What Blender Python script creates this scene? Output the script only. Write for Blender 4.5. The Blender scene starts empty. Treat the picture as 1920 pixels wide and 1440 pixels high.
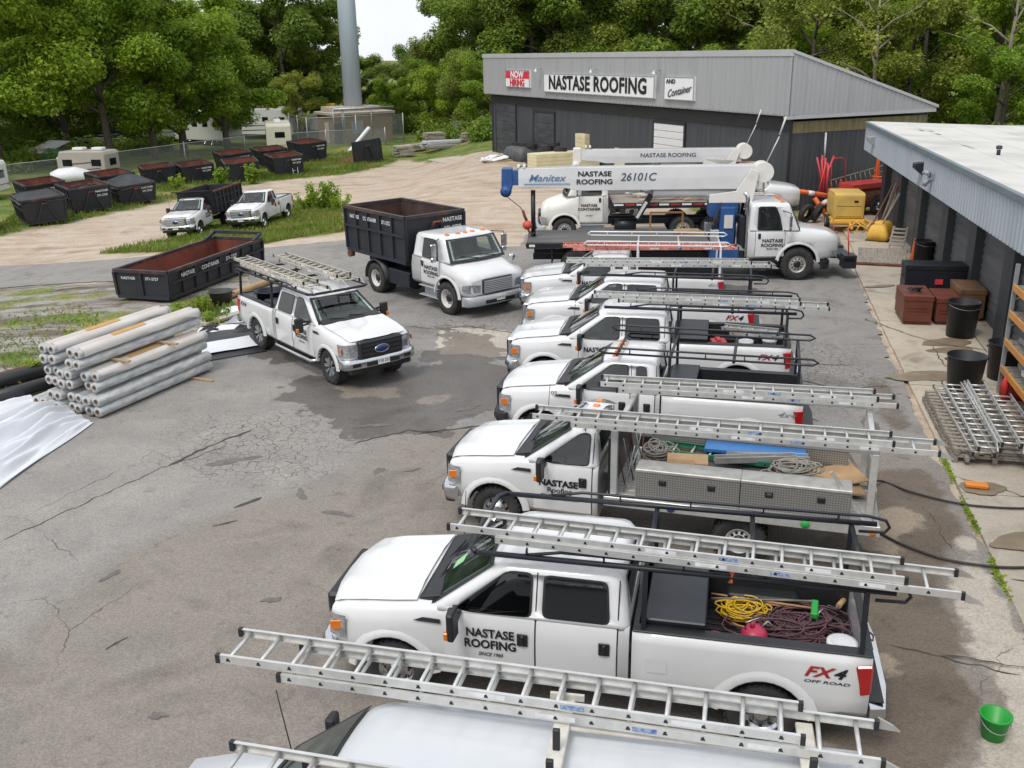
import bpy, bmesh, math, random
import numpy as np
from mathutils import Matrix, Vector
R = math.radians
PI = math.pi
SC = bpy.context.scene
COL = SC.collection

# ---------------------------------------------------------------- camera
PITCH, ROLL, CAM_H = R(19.05), R(-1.0), 7.6
cam_d = bpy.data.cameras.new('camera')
cam_d.sensor_width = 36.0
cam_d.lens = 36.0 * 1800.0 / 1920.0
cam_d.clip_end = 2000
cam = bpy.data.objects.new('camera', cam_d)
COL.objects.link(cam)
_f = Vector((0, math.cos(PITCH), -math.sin(PITCH)))
_r0 = Vector((1, 0, 0))
_u0 = _r0.cross(_f)
_r = _r0 * math.cos(ROLL) + _u0 * math.sin(ROLL)
_u = -_r0 * math.sin(ROLL) + _u0 * math.cos(ROLL)
cam.matrix_world = Matrix(((_r.x, _u.x, -_f.x, 0), (_r.y, _u.y, -_f.y, 0), (_r.z, _u.z, -_f.z, CAM_H), (0, 0, 0, 1)))
SC.camera = cam

# ---------------------------------------------------------------- sky, sun, exposure
SUN_EL, SUN_AZ = R(58), R(215)          # azimuth clockwise from +Y
world = bpy.data.worlds.new('World')
SC.world = world
world.use_nodes = True
wn = world.node_tree
wn.nodes.clear()
w_out = wn.nodes.new('ShaderNodeOutputWorld')
w_bg = wn.nodes.new('ShaderNodeBackground')
w_sky = wn.nodes.new('ShaderNodeTexSky')
w_sky.sky_type = 'NISHITA'
w_sky.sun_disc = False
w_sky.sun_elevation = SUN_EL
w_sky.sun_rotation = SUN_AZ
w_sky.air_density = 1.0
w_sky.dust_density = 4.0
w_tc = wn.nodes.new('ShaderNodeTexCoord')
w_n = wn.nodes.new('ShaderNodeTexNoise')
w_n.inputs['Scale'].default_value = 3.0
w_n.inputs['Detail'].default_value = 6.0
w_map = wn.nodes.new('ShaderNodeMapping')
w_map.inputs['Scale'].default_value = (1, 1, 2.2)
w_ramp = wn.nodes.new('ShaderNodeValToRGB')
w_ramp.color_ramp.elements[0].position = 0.3
w_ramp.color_ramp.elements[0].color = (6.6, 6.9, 7.4, 1)
w_ramp.color_ramp.elements[1].position = 0.7
w_ramp.color_ramp.elements[1].color = (8.4, 8.6, 8.9, 1)
w_mix = wn.nodes.new('ShaderNodeMix')
w_mix.data_type = 'RGBA'
w_mix.inputs['Factor'].default_value = 0.86        # overcast layer over the clear sky
L = wn.links.new
L(w_tc.outputs['Generated'], w_map.inputs['Vector'])
L(w_map.outputs['Vector'], w_n.inputs['Vector'])
L(w_n.outputs['Fac'], w_ramp.inputs['Fac'])
L(w_sky.outputs['Color'], w_mix.inputs['A'])
L(w_ramp.outputs['Color'], w_mix.inputs['B'])
L(w_mix.outputs['Result'], w_bg.inputs['Color'])
w_bg.inputs['Strength'].default_value = 0.115
L(w_bg.outputs['Background'], w_out.inputs['Surface'])
sun_d = bpy.data.lights.new('sun', 'SUN')
sun_d.energy = 1.4
sun_d.angle = R(18)
sun_d.color = (1.0, 0.96, 0.90)
sun = bpy.data.objects.new('sun', sun_d)
COL.objects.link(sun)
_sd = Vector((math.sin(SUN_AZ) * math.cos(SUN_EL), math.cos(SUN_AZ) * math.cos(SUN_EL), math.sin(SUN_EL)))
sun.rotation_euler = (-_sd).to_track_quat('-Z', 'Y').to_euler()
SC.view_settings.view_transform = 'Standard'
SC.view_settings.look = 'None'
SC.view_settings.exposure = 0.38
SC.view_settings.gamma = 1.0
SC.view_settings.use_curve_mapping = False
SC.cycles.use_adaptive_sampling = True
SC.cycles.max_bounces = 6
SC.cycles.diffuse_bounces = 3
SC.cycles.transparent_max_bounces = 8

# ---------------------------------------------------------------- materials
MATS = {}
def nodes_of(name):
    m = bpy.data.materials.new(name)
    m.use_nodes = True
    return m, m.node_tree.nodes, m.node_tree.links, m.node_tree.nodes['Principled BSDF']

def mat(name, col, rough=0.5, metal=0.0, var=0.12, scale=3.0, bump=0.0, bscale=40.0, col2=None, lo=0.35, hi=0.7,
        coat=0.0, spec=0.5, stretch=None, detail=3.0, emit=None, alpha=None, trans=None):
    """procedural material: colour varied by noise (towards col2 or darker), optional bump"""
    if name in MATS:
        return MATS[name]
    m, N, K, b = nodes_of(name)
    col = tuple(col)
    if col2 is None:
        col2 = tuple(c * (1 - var) for c in col)
    tc = N.new('ShaderNodeTexCoord')
    mp = N.new('ShaderNodeMapping')
    if stretch:
        mp.inputs['Scale'].default_value = stretch
    K.new(tc.outputs['Object'], mp.inputs['Vector'])
    n = N.new('ShaderNodeTexNoise')
    n.inputs['Scale'].default_value = scale
    n.inputs['Detail'].default_value = detail
    K.new(mp.outputs['Vector'], n.inputs['Vector'])
    rp = N.new('ShaderNodeValToRGB')
    rp.color_ramp.elements[0].position = lo
    rp.color_ramp.elements[0].color = col + (1,)
    rp.color_ramp.elements[1].position = hi
    rp.color_ramp.elements[1].color = tuple(col2) + (1,)
    K.new(n.outputs['Fac'], rp.inputs['Fac'])
    K.new(rp.outputs['Color'], b.inputs['Base Color'])
    b.inputs['Roughness'].default_value = rough
    b.inputs['Metallic'].default_value = metal
    b.inputs['Specular IOR Level'].default_value = spec
    if coat:
        b.inputs['Coat Weight'].default_value = coat
        b.inputs['Coat Roughness'].default_value = 0.06
    if bump:
        n2 = N.new('ShaderNodeTexNoise')
        n2.inputs['Scale'].default_value = bscale
        n2.inputs['Detail'].default_value = 4
        K.new(mp.outputs['Vector'], n2.inputs['Vector'])
        bp = N.new('ShaderNodeBump')
        bp.inputs['Strength'].default_value = bump
        bp.inputs['Distance'].default_value = 0.02
        K.new(n2.outputs['Fac'], bp.inputs['Height'])
        K.new(bp.outputs['Normal'], b.inputs['Normal'])
    if emit:
        b.inputs['Emission Color'].default_value = tuple(emit[:3]) + (1,)
        b.inputs['Emission Strength'].default_value = emit[3]
    if alpha is not None:
        b.inputs['Alpha'].default_value = alpha
    if trans is not None:
        b.inputs['Transmission Weight'].default_value = trans
    MATS[name] = m
    return m

WHITE = mat('white_paint', (0.66, 0.665, 0.67), 0.25, col2=(0.585, 0.585, 0.58), scale=1.1, lo=.42, hi=.80, detail=5, coat=0.6)
WHITE2 = mat('off_white_paint', (0.62, 0.61, 0.58), 0.4, var=0.10, scale=1.6, coat=0.2)
BLACKP = mat('black_plastic', (0.017, 0.018, 0.021), 0.5, var=0.3)
BLACKM = mat('black_metal', (0.014, 0.017, 0.024), 0.4, var=0.3, scale=6)
RUBBER = mat('tyre_rubber', (0.020, 0.020, 0.021), 0.85, col2=(0.045, 0.042, 0.04), scale=5, bump=0.4, bscale=30)
GLASS = mat('dark_glass', (0.006, 0.008, 0.010), 0.06, var=0.4, scale=0.8, spec=0.42, col2=(0.014, 0.018, 0.019))
GLASSG = mat('green_glass', (0.018, 0.034, 0.030), 0.05, scale=1.6, spec=0.5, col2=(0.07, 0.105, 0.095), lo=0.4, hi=0.62)
CHROME = mat('chrome', (0.62, 0.63, 0.65), 0.16, metal=1.0, var=0.1)
ALU = mat('aluminium', (0.66, 0.66, 0.64), 0.42, metal=0.55, var=0.18, scale=8)
ALU2 = mat('dull_aluminium', (0.50, 0.49, 0.46), 0.5, metal=0.5, var=0.25, scale=6)
AMBER = mat('amber_lens', (0.75, 0.20, 0.02), 0.2, var=0.2)
REDL = mat('red_lens', (0.42, 0.010, 0.012), 0.15, var=0.3, coat=0.5)
LENS = mat('headlight_lens', (0.55, 0.57, 0.60), 0.10, metal=0.6, var=0.5, scale=14)
TEXTB = mat('black_lettering', (0.012, 0.012, 0.014), 0.5, var=0.1)
TEXTW = mat('white_lettering', (0.72, 0.73, 0.74), 0.6, var=0.25, scale=9)
DARKGAP = mat('dark_gap', (0.010, 0.010, 0.011), 0.9, var=0.1)
SILVER = mat('silver_paint', (0.42, 0.44, 0.46), 0.45, metal=0.3, var=0.1)
BLUE = mat('blue_paint', (0.020, 0.085, 0.26), 0.45, var=0.25, scale=4)
ORANGE = mat('orange_plastic', (0.75, 0.14, 0.03), 0.55, var=0.2, scale=4)
YELLOW = mat('yellow_paint', (0.72, 0.42, 0.06), 0.55, col2=(0.45, 0.24, 0.05), scale=2.5, lo=0.5, hi=0.8)
REDP = mat('red_paint', (0.50, 0.035, 0.03), 0.5, col2=(0.28, 0.03, 0.02), scale=3)
RUST = mat('rust', (0.17, 0.060, 0.032), 0.9, col2=(0.055, 0.024, 0.018), scale=2.5, bump=0.3)
DUMPST = mat('dumpster_paint', (0.017, 0.021, 0.029), 0.55, col2=(0.040, 0.030, 0.026), scale=1.4, lo=0.5, hi=0.8, bump=0.15, bscale=6)
WOOD = mat('timber', (0.48, 0.33, 0.18), 0.8, col2=(0.30, 0.20, 0.11), scale=3, stretch=(1, 8, 8))
GREYWOOD = mat('weathered_timber', (0.33, 0.29, 0.24), 0.9, col2=(0.17, 0.15, 0.125), scale=3, stretch=(1, 8, 8), bump=0.3)
CARD = mat('cardboard', (0.46, 0.30, 0.16), 0.85, var=0.25)
GREYST = mat('galvanised_steel', (0.42, 0.44, 0.46), 0.5, metal=0.6, var=0.2, scale=5)

def see_through(name, tint, refl=0.9):
    m, N, K, b = nodes_of(name)
    N.remove(b)
    tr = N.new('ShaderNodeBsdfTransparent'); tr.inputs['Color'].default_value = tuple(tint) + (1,)
    gl = N.new('ShaderNodeBsdfGlossy'); gl.inputs['Roughness'].default_value = 0.03; gl.inputs['Color'].default_value = (refl, refl, refl, 1)
    lw = N.new('ShaderNodeLayerWeight'); lw.inputs['Blend'].default_value = 0.5
    pw = N.new('ShaderNodeMath'); pw.operation = 'POWER'; K.new(lw.outputs['Facing'], pw.inputs[0]); pw.inputs[1].default_value = 4.0
    fr = N.new('ShaderNodeMapRange'); K.new(pw.outputs[0], fr.inputs['Value']); fr.inputs['To Min'].default_value = 0.075; fr.inputs['To Max'].default_value = 0.9
    mx = N.new('ShaderNodeMixShader')
    K.new(fr.outputs['Result'], mx.inputs['Fac']); K.new(tr.outputs['BSDF'], mx.inputs[1]); K.new(gl.outputs['BSDF'], mx.inputs[2])
    K.new(mx.outputs['Shader'], N['Material Output'].inputs['Surface'])
    return m
CLEAR = see_through('clear_side_glass', (0.50, 0.56, 0.54))
TINTED = see_through('tinted_glass', (0.10, 0.11, 0.12))
SCREEN = see_through('windscreen_glass', (0.66, 0.78, 0.72))
INTER = mat('cab_interior', (0.055, 0.053, 0.052), 0.8, var=0.3)
SEATM = mat('seat_fabric', (0.115, 0.110, 0.105), 0.9, var=0.3, scale=6)

# ---------------------------------------------------------------- mesh builder
class MB:
    def __init__(s):
        s.v = []; s.f = []; s.m = []; s.s = []
    def add(s, vs, fs, mi=0, smooth=False):
        o = len(s.v)
        s.v.extend([tuple(p) for p in vs])
        for q in fs:
            s.f.append([i + o for i in q]); s.m.append(mi); s.s.append(smooth)
        return s
    def box(s, x0, x1, y0, y1, z0, z1, mi=0):
        return s.add([(x0, y0, z0), (x1, y0, z0), (x1, y1, z0), (x0, y1, z0), (x0, y0, z1), (x1, y0, z1), (x1, y1, z1), (x0, y1, z1)],
                     [(3, 2, 1, 0), (4, 5, 6, 7), (0, 1, 5, 4), (1, 2, 6, 5), (2, 3, 7, 6), (3, 0, 4, 7)], mi)
    def obox(s, c, sx, sy, sz, rot=(0, 0, 0), mi=0):
        from mathutils import Euler
        e = Euler(rot).to_matrix()
        vs = []
        for dz in (-1, 1):
            for dx, dy in ((-1, -1), (1, -1), (1, 1), (-1, 1)):
                vs.append(Vector(c) + e @ Vector((dx * sx / 2, dy * sy / 2, dz * sz / 2)))
        return s.add(vs, [(3, 2, 1, 0), (4, 5, 6, 7), (0, 1, 5, 4), (1, 2, 6, 5), (2, 3, 7, 6), (3, 0, 4, 7)], mi)
    def bar(s, a, b, w, hgt, mi=0, up=(0, 0, 1)):
        a, b = Vector(a), Vector(b)
        d = (b - a).normalized()
        u = Vector(up)
        if abs(d.dot(u)) > 0.95: u = Vector((1, 0, 0))
        sd = d.cross(u).normalized() * (w / 2)
        uu = sd.cross(d).normalized() * (hgt / 2)
        vs = [a - sd - uu, a + sd - uu, a + sd + uu, a - sd + uu, b - sd - uu, b + sd - uu, b + sd + uu, b - sd + uu]
        return s.add(vs, [(0, 1, 2, 3), (7, 6, 5, 4), (0, 4, 5, 1), (1, 5, 6, 2), (2, 6, 7, 3), (3, 7, 4, 0)], mi)
    def tube(s, pts, r, n=8, mi=0, caps=True, smooth=True):
        pts = [Vector(p) for p in pts]
        rr = r if isinstance(r, (list, tuple)) else [r] * len(pts)
        rings = []
        prev = None
        for i, p in enumerate(pts):
            if i == 0: d = pts[1] - p
            elif i == len(pts) - 1: d = p - pts[i - 1]
            else: d = (pts[i + 1] - p).normalized() + (p - pts[i - 1]).normalized()
            if d.length < 1e-9: d = Vector((0, 0, 1))
            d.normalize()
            if prev is None:
                a = Vector((0, 0, 1)) if abs(d.z) < 0.9 else Vector((1, 0, 0))
                sd = d.cross(a).normalized()
            else:
                sd = prev - d * prev.dot(d)
                sd = sd.normalized() if sd.length > 1e-6 else d.orthogonal().normalized()
            prev = sd
            up = sd.cross(d)
            rings.append([p + (sd * math.cos(2 * PI * k / n) + up * math.sin(2 * PI * k / n)) * rr[i] for k in range(n)])
        return s.loft(rings, mi, caps, smooth)
    def loft(s, rings, mi=0, caps=True, smooth=True, closed=True):
        n = len(rings[0])
        vs = [p for r_ in rings for p in r_]
        fs = []
        for i in range(len(rings) - 1):
            for k in range(n if closed else n - 1):
                a = i * n + k; b = i * n + (k + 1) % n
                fs.append((a, b, b + n, a + n))
        o = len(s.v)
        s.add(vs, fs, mi, smooth)
        if caps:
            s.f.append([o + k for k in range(n)][::-1]); s.m.append(mi); s.s.append(False)
            s.f.append([o + (len(rings) - 1) * n + k for k in range(n)]); s.m.append(mi); s.s.append(False)
        return s
    def lathe(s, prof, n=24, axis='z', c=(0, 0, 0), mi=0, smooth=True, closed_prof=False):
        rings = []
        for (r_, h_) in prof:
            ring = []
            for k in range(n):
                a = 2 * PI * k / n
                p = (r_ * math.cos(a), r_ * math.sin(a), h_)
                if axis == 'y': p = (r_ * math.cos(a), h_, r_ * math.sin(a))
                if axis == 'x': p = (h_, r_ * math.cos(a), r_ * math.sin(a))
                ring.append((p[0] + c[0], p[1] + c[1], p[2] + c[2]))
            rings.append(ring)
        return s.loft(rings, mi, caps=False, smooth=smooth)
    def prism(s, prof, a, b, axis='y', mi=0, smooth=False):
        """extrude a closed 2-D profile; axis y: (x,z) profile, axis x: (y,z), axis z: (x,y)"""
        def pt(p, t):
            return (p[0], t, p[1]) if axis == 'y' else ((t, p[0], p[1]) if axis == 'x' else (p[0], p[1], t))
        return s.loft([[pt(p, a) for p in prof], [pt(p, b) for p in prof]], mi, True, smooth)
    def xform(s, Mx):
        s.v = [tuple(Mx @ Vector(p)) for p in s.v]
        return s
    def mesh(s, name, mats, bevel=0.0, bang=35, fix=True):
        me = bpy.data.meshes.new(name)
        me.from_pydata(s.v, [], s.f)
        for m_ in (mats if isinstance(mats, (list, tuple)) else [mats]):
            me.materials.append(m_)
        me.polygons.foreach_set('material_index', s.m)
        me.polygons.foreach_set('use_smooth', s.s)
        if fix or bevel:
            bm = bmesh.new(); bm.from_mesh(me)
            if fix: bmesh.ops.recalc_face_normals(bm, faces=bm.faces)
            if bevel:
                ed = [e for e in bm.edges if len(e.link_faces) == 2 and e.calc_face_angle(0) > R(bang)]
                bmesh.ops.bevel(bm, geom=ed, offset=bevel, segments=1, affect='EDGES', clamp_overlap=True)
            bm.to_mesh(me); bm.free()
        return me
    def part(s, name, mats, parent=None, bevel=0.0, loc=None, rot=None, bang=35, fix=True):
        return link(name, s.mesh(name, mats, bevel, bang, fix), parent, loc, rot)

def link(name, me, parent=None, loc=None, rot=None):
    o = bpy.data.objects.new(name, me)
    COL.objects.link(o)
    if parent: o.parent = parent
    if loc is not None: o.location = loc
    if rot is not None: o.rotation_euler = rot
    return o

def tag(o, label=None, cat=None, group=None, kind=None):
    if label: o['label'] = label
    if cat: o['category'] = cat
    if group: o['group'] = group
    if kind: o['kind'] = kind
    return o

def thing(name, label, cat, loc=(0, 0, 0), rz=0.0, group=None, rot=None, scale=None):
    o = bpy.data.objects.new(name, None)
    o.empty_display_size = 0.2
    COL.objects.link(o)
    o.location = loc
    o.rotation_euler = rot if rot else (0, 0, rz)
    if scale: o.scale = (scale,) * 3
    return tag(o, label, cat, group)

def sub(name, parent, loc=(0, 0, 0), rot=(0, 0, 0)):
    o = bpy.data.objects.new(name, None)
    o.empty_display_size = 0.1
    COL.objects.link(o)
    o.parent = parent; o.location = loc; o.rotation_euler = rot
    return o

def copy_tree(o, parent=None):
    c = o.copy()
    COL.objects.link(c)
    c.parent = parent
    for ch in o.children:
        copy_tree(ch, c)
    return c

# ---------------------------------------------------------------- lettering
TXT = {}
def text_mesh(s, bold=0.0, shear=0.0, width=1.0, spacing=1.0):
    key = (s, bold, shear, width, spacing)
    if key in TXT: return TXT[key]
    cu = bpy.data.curves.new('t', 'FONT')
    cu.body = s
    cu.size = 1.0
    cu.align_x = 'CENTER'; cu.align_y = 'CENTER'
    cu.offset = bold; cu.shear = shear; cu.space_character = spacing; cu.space_line = 0.86
    cu.resolution_u = 3
    o = bpy.data.objects.new('t', cu)
    COL.objects.link(o)
    dg = bpy.context.evaluated_depsgraph_get()
    me = bpy.data.meshes.new_from_object(o.evaluated_get(dg))
    bpy.data.objects.remove(o); bpy.data.curves.remove(cu)
    for v in me.vertices: v.co.x *= width
    me.materials.clear()
    TXT[key] = me
    return me

def lettering(s, parent, loc, size, face='-y', m=None, bold=0.02, shear=0.0, width=1.0, spacing=1.0, rz=None, rot=None, name='lettering'):
    """flat lettering; face says which way it looks (-y, y, x, -x, z)"""
    me = text_mesh(s, bold, shear, width, spacing)
    me2 = me.copy()
    me2.materials.append(m or TEXTB)
    rots = {'-y': (PI / 2, 0, 0), 'y': (PI / 2, 0, PI), 'x': (PI / 2, 0, PI / 2), '-x': (PI / 2, 0, -PI / 2), 'z': (0, 0, 0)}
    o = link(name, me2, parent, loc, rot if rot else rots[face])
    o.scale = (size, size, size)
    return o

# ---------------------------------------------------------------- terrain
def sst(a, b, x):
    t = min(1.0, max(0.0, (x - a) / (b - a)))
    return t * t * (3 - 2 * t)
def gz(x, y):
    return -1.6 * sst(26, 48, -0.85 * x + 0.53 * y) * sst(1, 9, -x)
def gnp(x, y):
    def s_(a, b, q):
        t = np.clip((q - a) / (b - a), 0, 1)
        return t * t * (3 - 2 * t)
    return -1.6 * s_(26, 48, -0.85 * x + 0.53 * y) * s_(1, 9, -x)

def sdist(px, py, poly):
    """signed distance (inside positive) of points to a polygon, numpy"""
    px = np.asarray(px, float); py = np.asarray(py, float)
    d = np.full(px.shape, 1e9); ins = np.zeros(px.shape, bool)
    n = len(poly)
    for i in range(n):
        x0, y0 = poly[i]; x1, y1 = poly[(i + 1) % n]
        ex, ey = x1 - x0, y1 - y0
        t = np.clip(((px - x0) * ex + (py - y0) * ey) / (ex * ex + ey * ey + 1e-12), 0, 1)
        d = np.minimum(d, np.hypot(px - x0 - t * ex, py - y0 - t * ey))
        c = ((y0 > py) != (y1 > py)) & (px < (x1 - x0) * (py - y0) / (y1 - y0 + 1e-12) + x0)
        ins ^= c
    return np.where(ins, d, -d)
# ================================================================ the ground
ASPH = [(-30, -6), (-30, 6), (-20, 9), (-13, 14), (-11.6, 19.5), (-11.3, 21.6), (-8.9, 24.4), (-8.3, 26.6), (-8.8, 29.6), (-8.5, 31.2), (-9.5, 34.3),
        (-10.8, 35.8), (-14.7, 35.3), (-19.8, 36.6), (-26, 38.4), (-48, 46), (-50, 52), (-28, 45.6), (-23.8, 44.4), (-18, 42.8), (-10.9, 41.0), (-7.3, 41.8),
        (-4.6, 42.2), (-2.0, 41.3), (0.4, 39.0), (0.9, 43.0), (4.8, 43.8), (13.9, 43.2), (14.4, 42.4), (12.99, 36.4), (10.68, 27.2), (9.27, 21.55),
        (8.18, 16.9), (7.6, 14.1), (7.09, 11.85), (6.3, 8), (5.4, 2), (4.4, -6)]
WETS = [[(-5.6, 21.6), (-4.9, 23.0), (-4.2, 23.6), (-2.7, 23.5), (-2.2, 23.3), (-1.95, 25.8), (-1.7, 26.6), (-0.6, 26.2), (0.1, 22.85), (-0.3, 19.9), (-1.18, 19.5),
         (-1.49, 18.9), (-3.2, 18.5), (-3.5, 19.4), (-4.55, 20.1)],
        [(-7.2, 26.2), (-5.2, 25.2), (-4.6, 24.4), (-5.0, 23.8), (-6.2, 24.0), (-7.4, 24.6)],
        [(6.6, 16.6), (7.8, 16.6), (7.75, 15.1), (7.35, 14.1), (6.7, 13.25), (6.3, 12.5), (5.9, 11.1), (5.75, 10.65), (5.7, 9.8), (5.1, 9.0), (4.2, 8.4), (3.2, 9.6), (4.0, 11.5), (5.0, 14)],
        [(9.0, 22.0), (8.6, 19.6), (8.1, 18.6), (7.8, 19.0), (8.3, 20.6), (8.7, 22.1)],
        [(3.2, 31.2), (7.6, 30.2), (8.6, 30.6), (8.0, 31.8), (5, 32.2), (3.4, 32.1)]]
LIGHTS = [[(-1.9, 27.2), (0.3, 26.6), (0.5, 24.0), (-1.9, 24.6), (-2.1, 25.6)],
          [(-3.5, 21.9), (-2.9, 21.9), (-2.6, 21.1), (-3.9, 21.2), (-4.5, 22.4)], [(-2.2, 21.1), (-1.1, 21.4), (-1.3, 20.9), (-2.3, 20.7)],
          [(6.2, 15.0), (6.9, 15.0), (6.85, 14.4), (6.31, 13.95), (6.1, 13.4), (5.5, 13.6), (5.5, 14.3)],
          [(7.4, 14.0), (6.9, 13.3), (6.5, 12.5), (6.1, 11.1), (6.0, 10.6), (6.0, 9.8), (5.5, 9.2), (4.8, 8.2), (4.4, 6), (6, 6), (6.4, 9), (7.0, 11.85)],
          [(4.5, 10.6), (4.9, 10.9), (5.0, 10.4), (4.6, 10.2)]]
CRACKLE = [[(-6.9, 20.2), (-4.9, 20.5), (-3.3, 18.6), (-3.6, 16.8), (-5.0, 16.5), (-7.2, 17.7)], [(5.0, 24.5), (8.6, 25.5), (9.2, 21.6), (7.6, 19.4), (5.6, 20)],
           [(-3, 29), (0.5, 28.6), (0.5, 26), (-2, 26.4)]]
BROWN = [[(-30, -6), (-30, 9), (-13, 11.5), (-7.3, 11.4), (-6.6, 14.4), (-3.4, 17.0), (-3.0, 18.4), (-1.8, 18.9), (1.0, 18.9), (5, 19), (8.1, 17.3), (7.6, 14.1), (7.1, 11.85), (4.4, -6)]]
GREYLIGHT = [[(-13, 11.5), (-9.4, 17.2), (-8.8, 22.5), (-5.5, 22.5), (-5, 20), (-3.2, 17.6), (-6.4, 14.2), (-7.2, 11.4)]]
GRASS = [[(-19.7, 45.6), (-18.1, 48.5), (-16.5, 49.2), (-18.6, 55), (-18.4, 60), (-15.4, 66.2), (-12.0, 62), (-9.8, 56), (-7.6, 44.6), (-9.4, 43.6), (-11.3, 42.2), (-14.5, 42.6)],
         [(-60, 30), (-36, 42), (-29.2, 52.4), (-27.0, 56.2), (-25.2, 60.4), (-22.6, 67), (-20.6, 73.0), (-17.2, 77.2), (-14.4, 78.8), (-11.6, 83), (-9.4, 90.4), (-5.2, 82), (-1.2, 80.4), (2, 84), (60, 120),
          (900, 300), (900, 1600), (-900, 1600), (-900, 20)],
         [(9.5, 46.5), (30, 46.5), (34, 70), (150, 80), (900, 300), (60, 300), (20, 90), (15, 58), (9, 52)]]
GREYGRAV = [[(-48, 46), (-26, 38.4), (-14.7, 35.3), (-9.4, 34.3), (-8.6, 29.6), (-8.6, 25), (-11, 21), (-16, 14), (-40, 14)]]

def attr(me, name, vals):
    a = me.attributes.new(name, 'FLOAT', 'POINT')
    a.data.foreach_set('value', np.clip(np.asarray(vals, np.float32), -3, 3))

def maxd(X, Y, polys):
    d = np.full(X.shape, -3.0)
    for p in polys: d = np.maximum(d, sdist(X, Y, p))
    return d

def grid_mesh(name, xs, ys, zoff):
    X, Y = np.meshgrid(xs, ys)
    X, Y = X.ravel(), Y.ravel()
    return X, Y

# --- node helpers
def attr_mask(N, K, name, vec, nscale, namp, soft):
    a = N.new('ShaderNodeAttribute'); a.attribute_name = name
    n = N.new('ShaderNodeTexNoise'); n.inputs['Scale'].default_value = nscale; n.inputs['Detail'].default_value = 4; n.inputs['Roughness'].default_value = 0.62
    K.new(vec, n.inputs['Vector'])
    ma = N.new('ShaderNodeMath'); ma.operation = 'MULTIPLY_ADD'
    K.new(n.outputs['Fac'], ma.inputs[0]); ma.inputs[1].default_value = namp; ma.inputs[2].default_value = -namp / 2
    ad = N.new('ShaderNodeMath'); ad.operation = 'ADD'
    K.new(a.outputs['Fac'], ad.inputs[0]); K.new(ma.outputs[0], ad.inputs[1])
    mr = N.new('ShaderNodeMapRange'); mr.interpolation_type = 'SMOOTHSTEP'
    mr.inputs['From Min'].default_value = -soft; mr.inputs['From Max'].default_value = soft
    K.new(ad.outputs[0], mr.inputs['Value'])
    return mr.outputs['Result']

def noise_ramp(N, K, vec, scale, stops, detail=6, rough=0.55, dist=0.0):
    n = N.new('ShaderNodeTexNoise'); n.inputs['Scale'].default_value = scale; n.inputs['Detail'].default_value = detail
    n.inputs['Roughness'].default_value = rough; n.inputs['Distortion'].default_value = dist
    K.new(vec, n.inputs['Vector'])
    r_ = N.new('ShaderNodeValToRGB')
    while len(r_.color_ramp.elements) < len(stops): r_.color_ramp.elements.new(0.5)
    for e, (p, c) in zip(r_.color_ramp.elements, stops):
        e.position = p; e.color = tuple(c) + (1,)
    K.new(n.outputs['Fac'], r_.inputs['Fac'])
    return r_.outputs['Color']

def mixc(N, K, fac, a, b, mode='MIX'):
    m = N.new('ShaderNodeMix'); m.data_type = 'RGBA'; m.blend_type = mode
    for s_, v in (('Factor', fac), ('A', a), ('B', b)):
        if isinstance(v, (int, float)): m.inputs[s_].default_value = v
        elif isinstance(v, tuple): m.inputs[s_].default_value = v + (1,)
        else: K.new(v, m.inputs[s_])
    return m.outputs['Result']

def bumpn(N, K, b, vec, scale, strength, dist=0.02):
    n = N.new('ShaderNodeTexNoise'); n.inputs['Scale'].default_value = scale; n.inputs['Detail'].default_value = 2
    K.new(vec, n.inputs['Vector'])
    bp = N.new('ShaderNodeBump'); bp.inputs['Strength'].default_value = strength; bp.inputs['Distance'].default_value = dist
    K.new(n.outputs['Fac'], bp.inputs['Height']); K.new(bp.outputs['Normal'], b.inputs['Normal'])
    return bp

# --- terrain sheet
def spread(lo, hi, step, far_lo, far_hi, g=1.25):
    c = list(np.arange(lo, hi + 1e-6, step))
    s_ = step; x = hi
    while x < far_hi: s_ *= g; x += s_; c.append(x)
    s_ = step; x = lo
    while x > far_lo: s_ *= g; x -= s_; c.insert(0, x)
    return np.array(c)
gx = spread(-44, 26, 0.5, -900, 900)
gy = spread(6, 100, 0.5, -60, 1500)
X, Y = np.meshgrid(gx, gy)
nx, ny = len(gx), len(gy)
X, Y = X.ravel(), Y.ravel()
Z = gnp(X, Y)
rough_ = (np.random.RandomState(3).rand(len(X)) - 0.5) * 0.05
inside_asph = sdist(X, Y, ASPH)
Z = Z + np.where(inside_asph > -0.8, -0.02, rough_ * np.clip((-inside_asph - 0.8), 0, 1))
in_apron = (X > 6.0) & (X < 40) & (Y < 70) & (Y > -20) & (inside_asph < 0)
Z = np.where(in_apron, -0.06, Z)
me = bpy.data.meshes.new('ground')
idx = np.arange(nx * ny).reshape(ny, nx)
quads = np.stack([idx[:-1, :-1].ravel(), idx[:-1, 1:].ravel(), idx[1:, 1:].ravel(), idx[1:, :-1].ravel()], 1)
me.from_pydata(np.stack([X, Y, Z], 1).tolist(), [], quads.tolist())
attr(me, 'grass', maxd(X, Y, GRASS))
attr(me, 'greygrav', maxd(X, Y, GREYGRAV))
me.polygons.foreach_set('use_smooth', [True] * len(me.polygons))
m, N, K, b = nodes_of('ground_earth')
tc = N.new('ShaderNodeTexCoord').outputs['Object']
grav = noise_ramp(N, K, tc, 0.35, [(0.3, (0.47, 0.375, 0.285)), (0.5, (0.54, 0.455, 0.365)), (0.68, (0.41, 0.315, 0.235))], 4, 0.6, 0.4)
grit = noise_ramp(N, K, tc, 14, [(0.35, (0.62, 0.62, 0.62)), (0.62, (1.05, 1.05, 1.05))], 4, 0.75)
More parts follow.
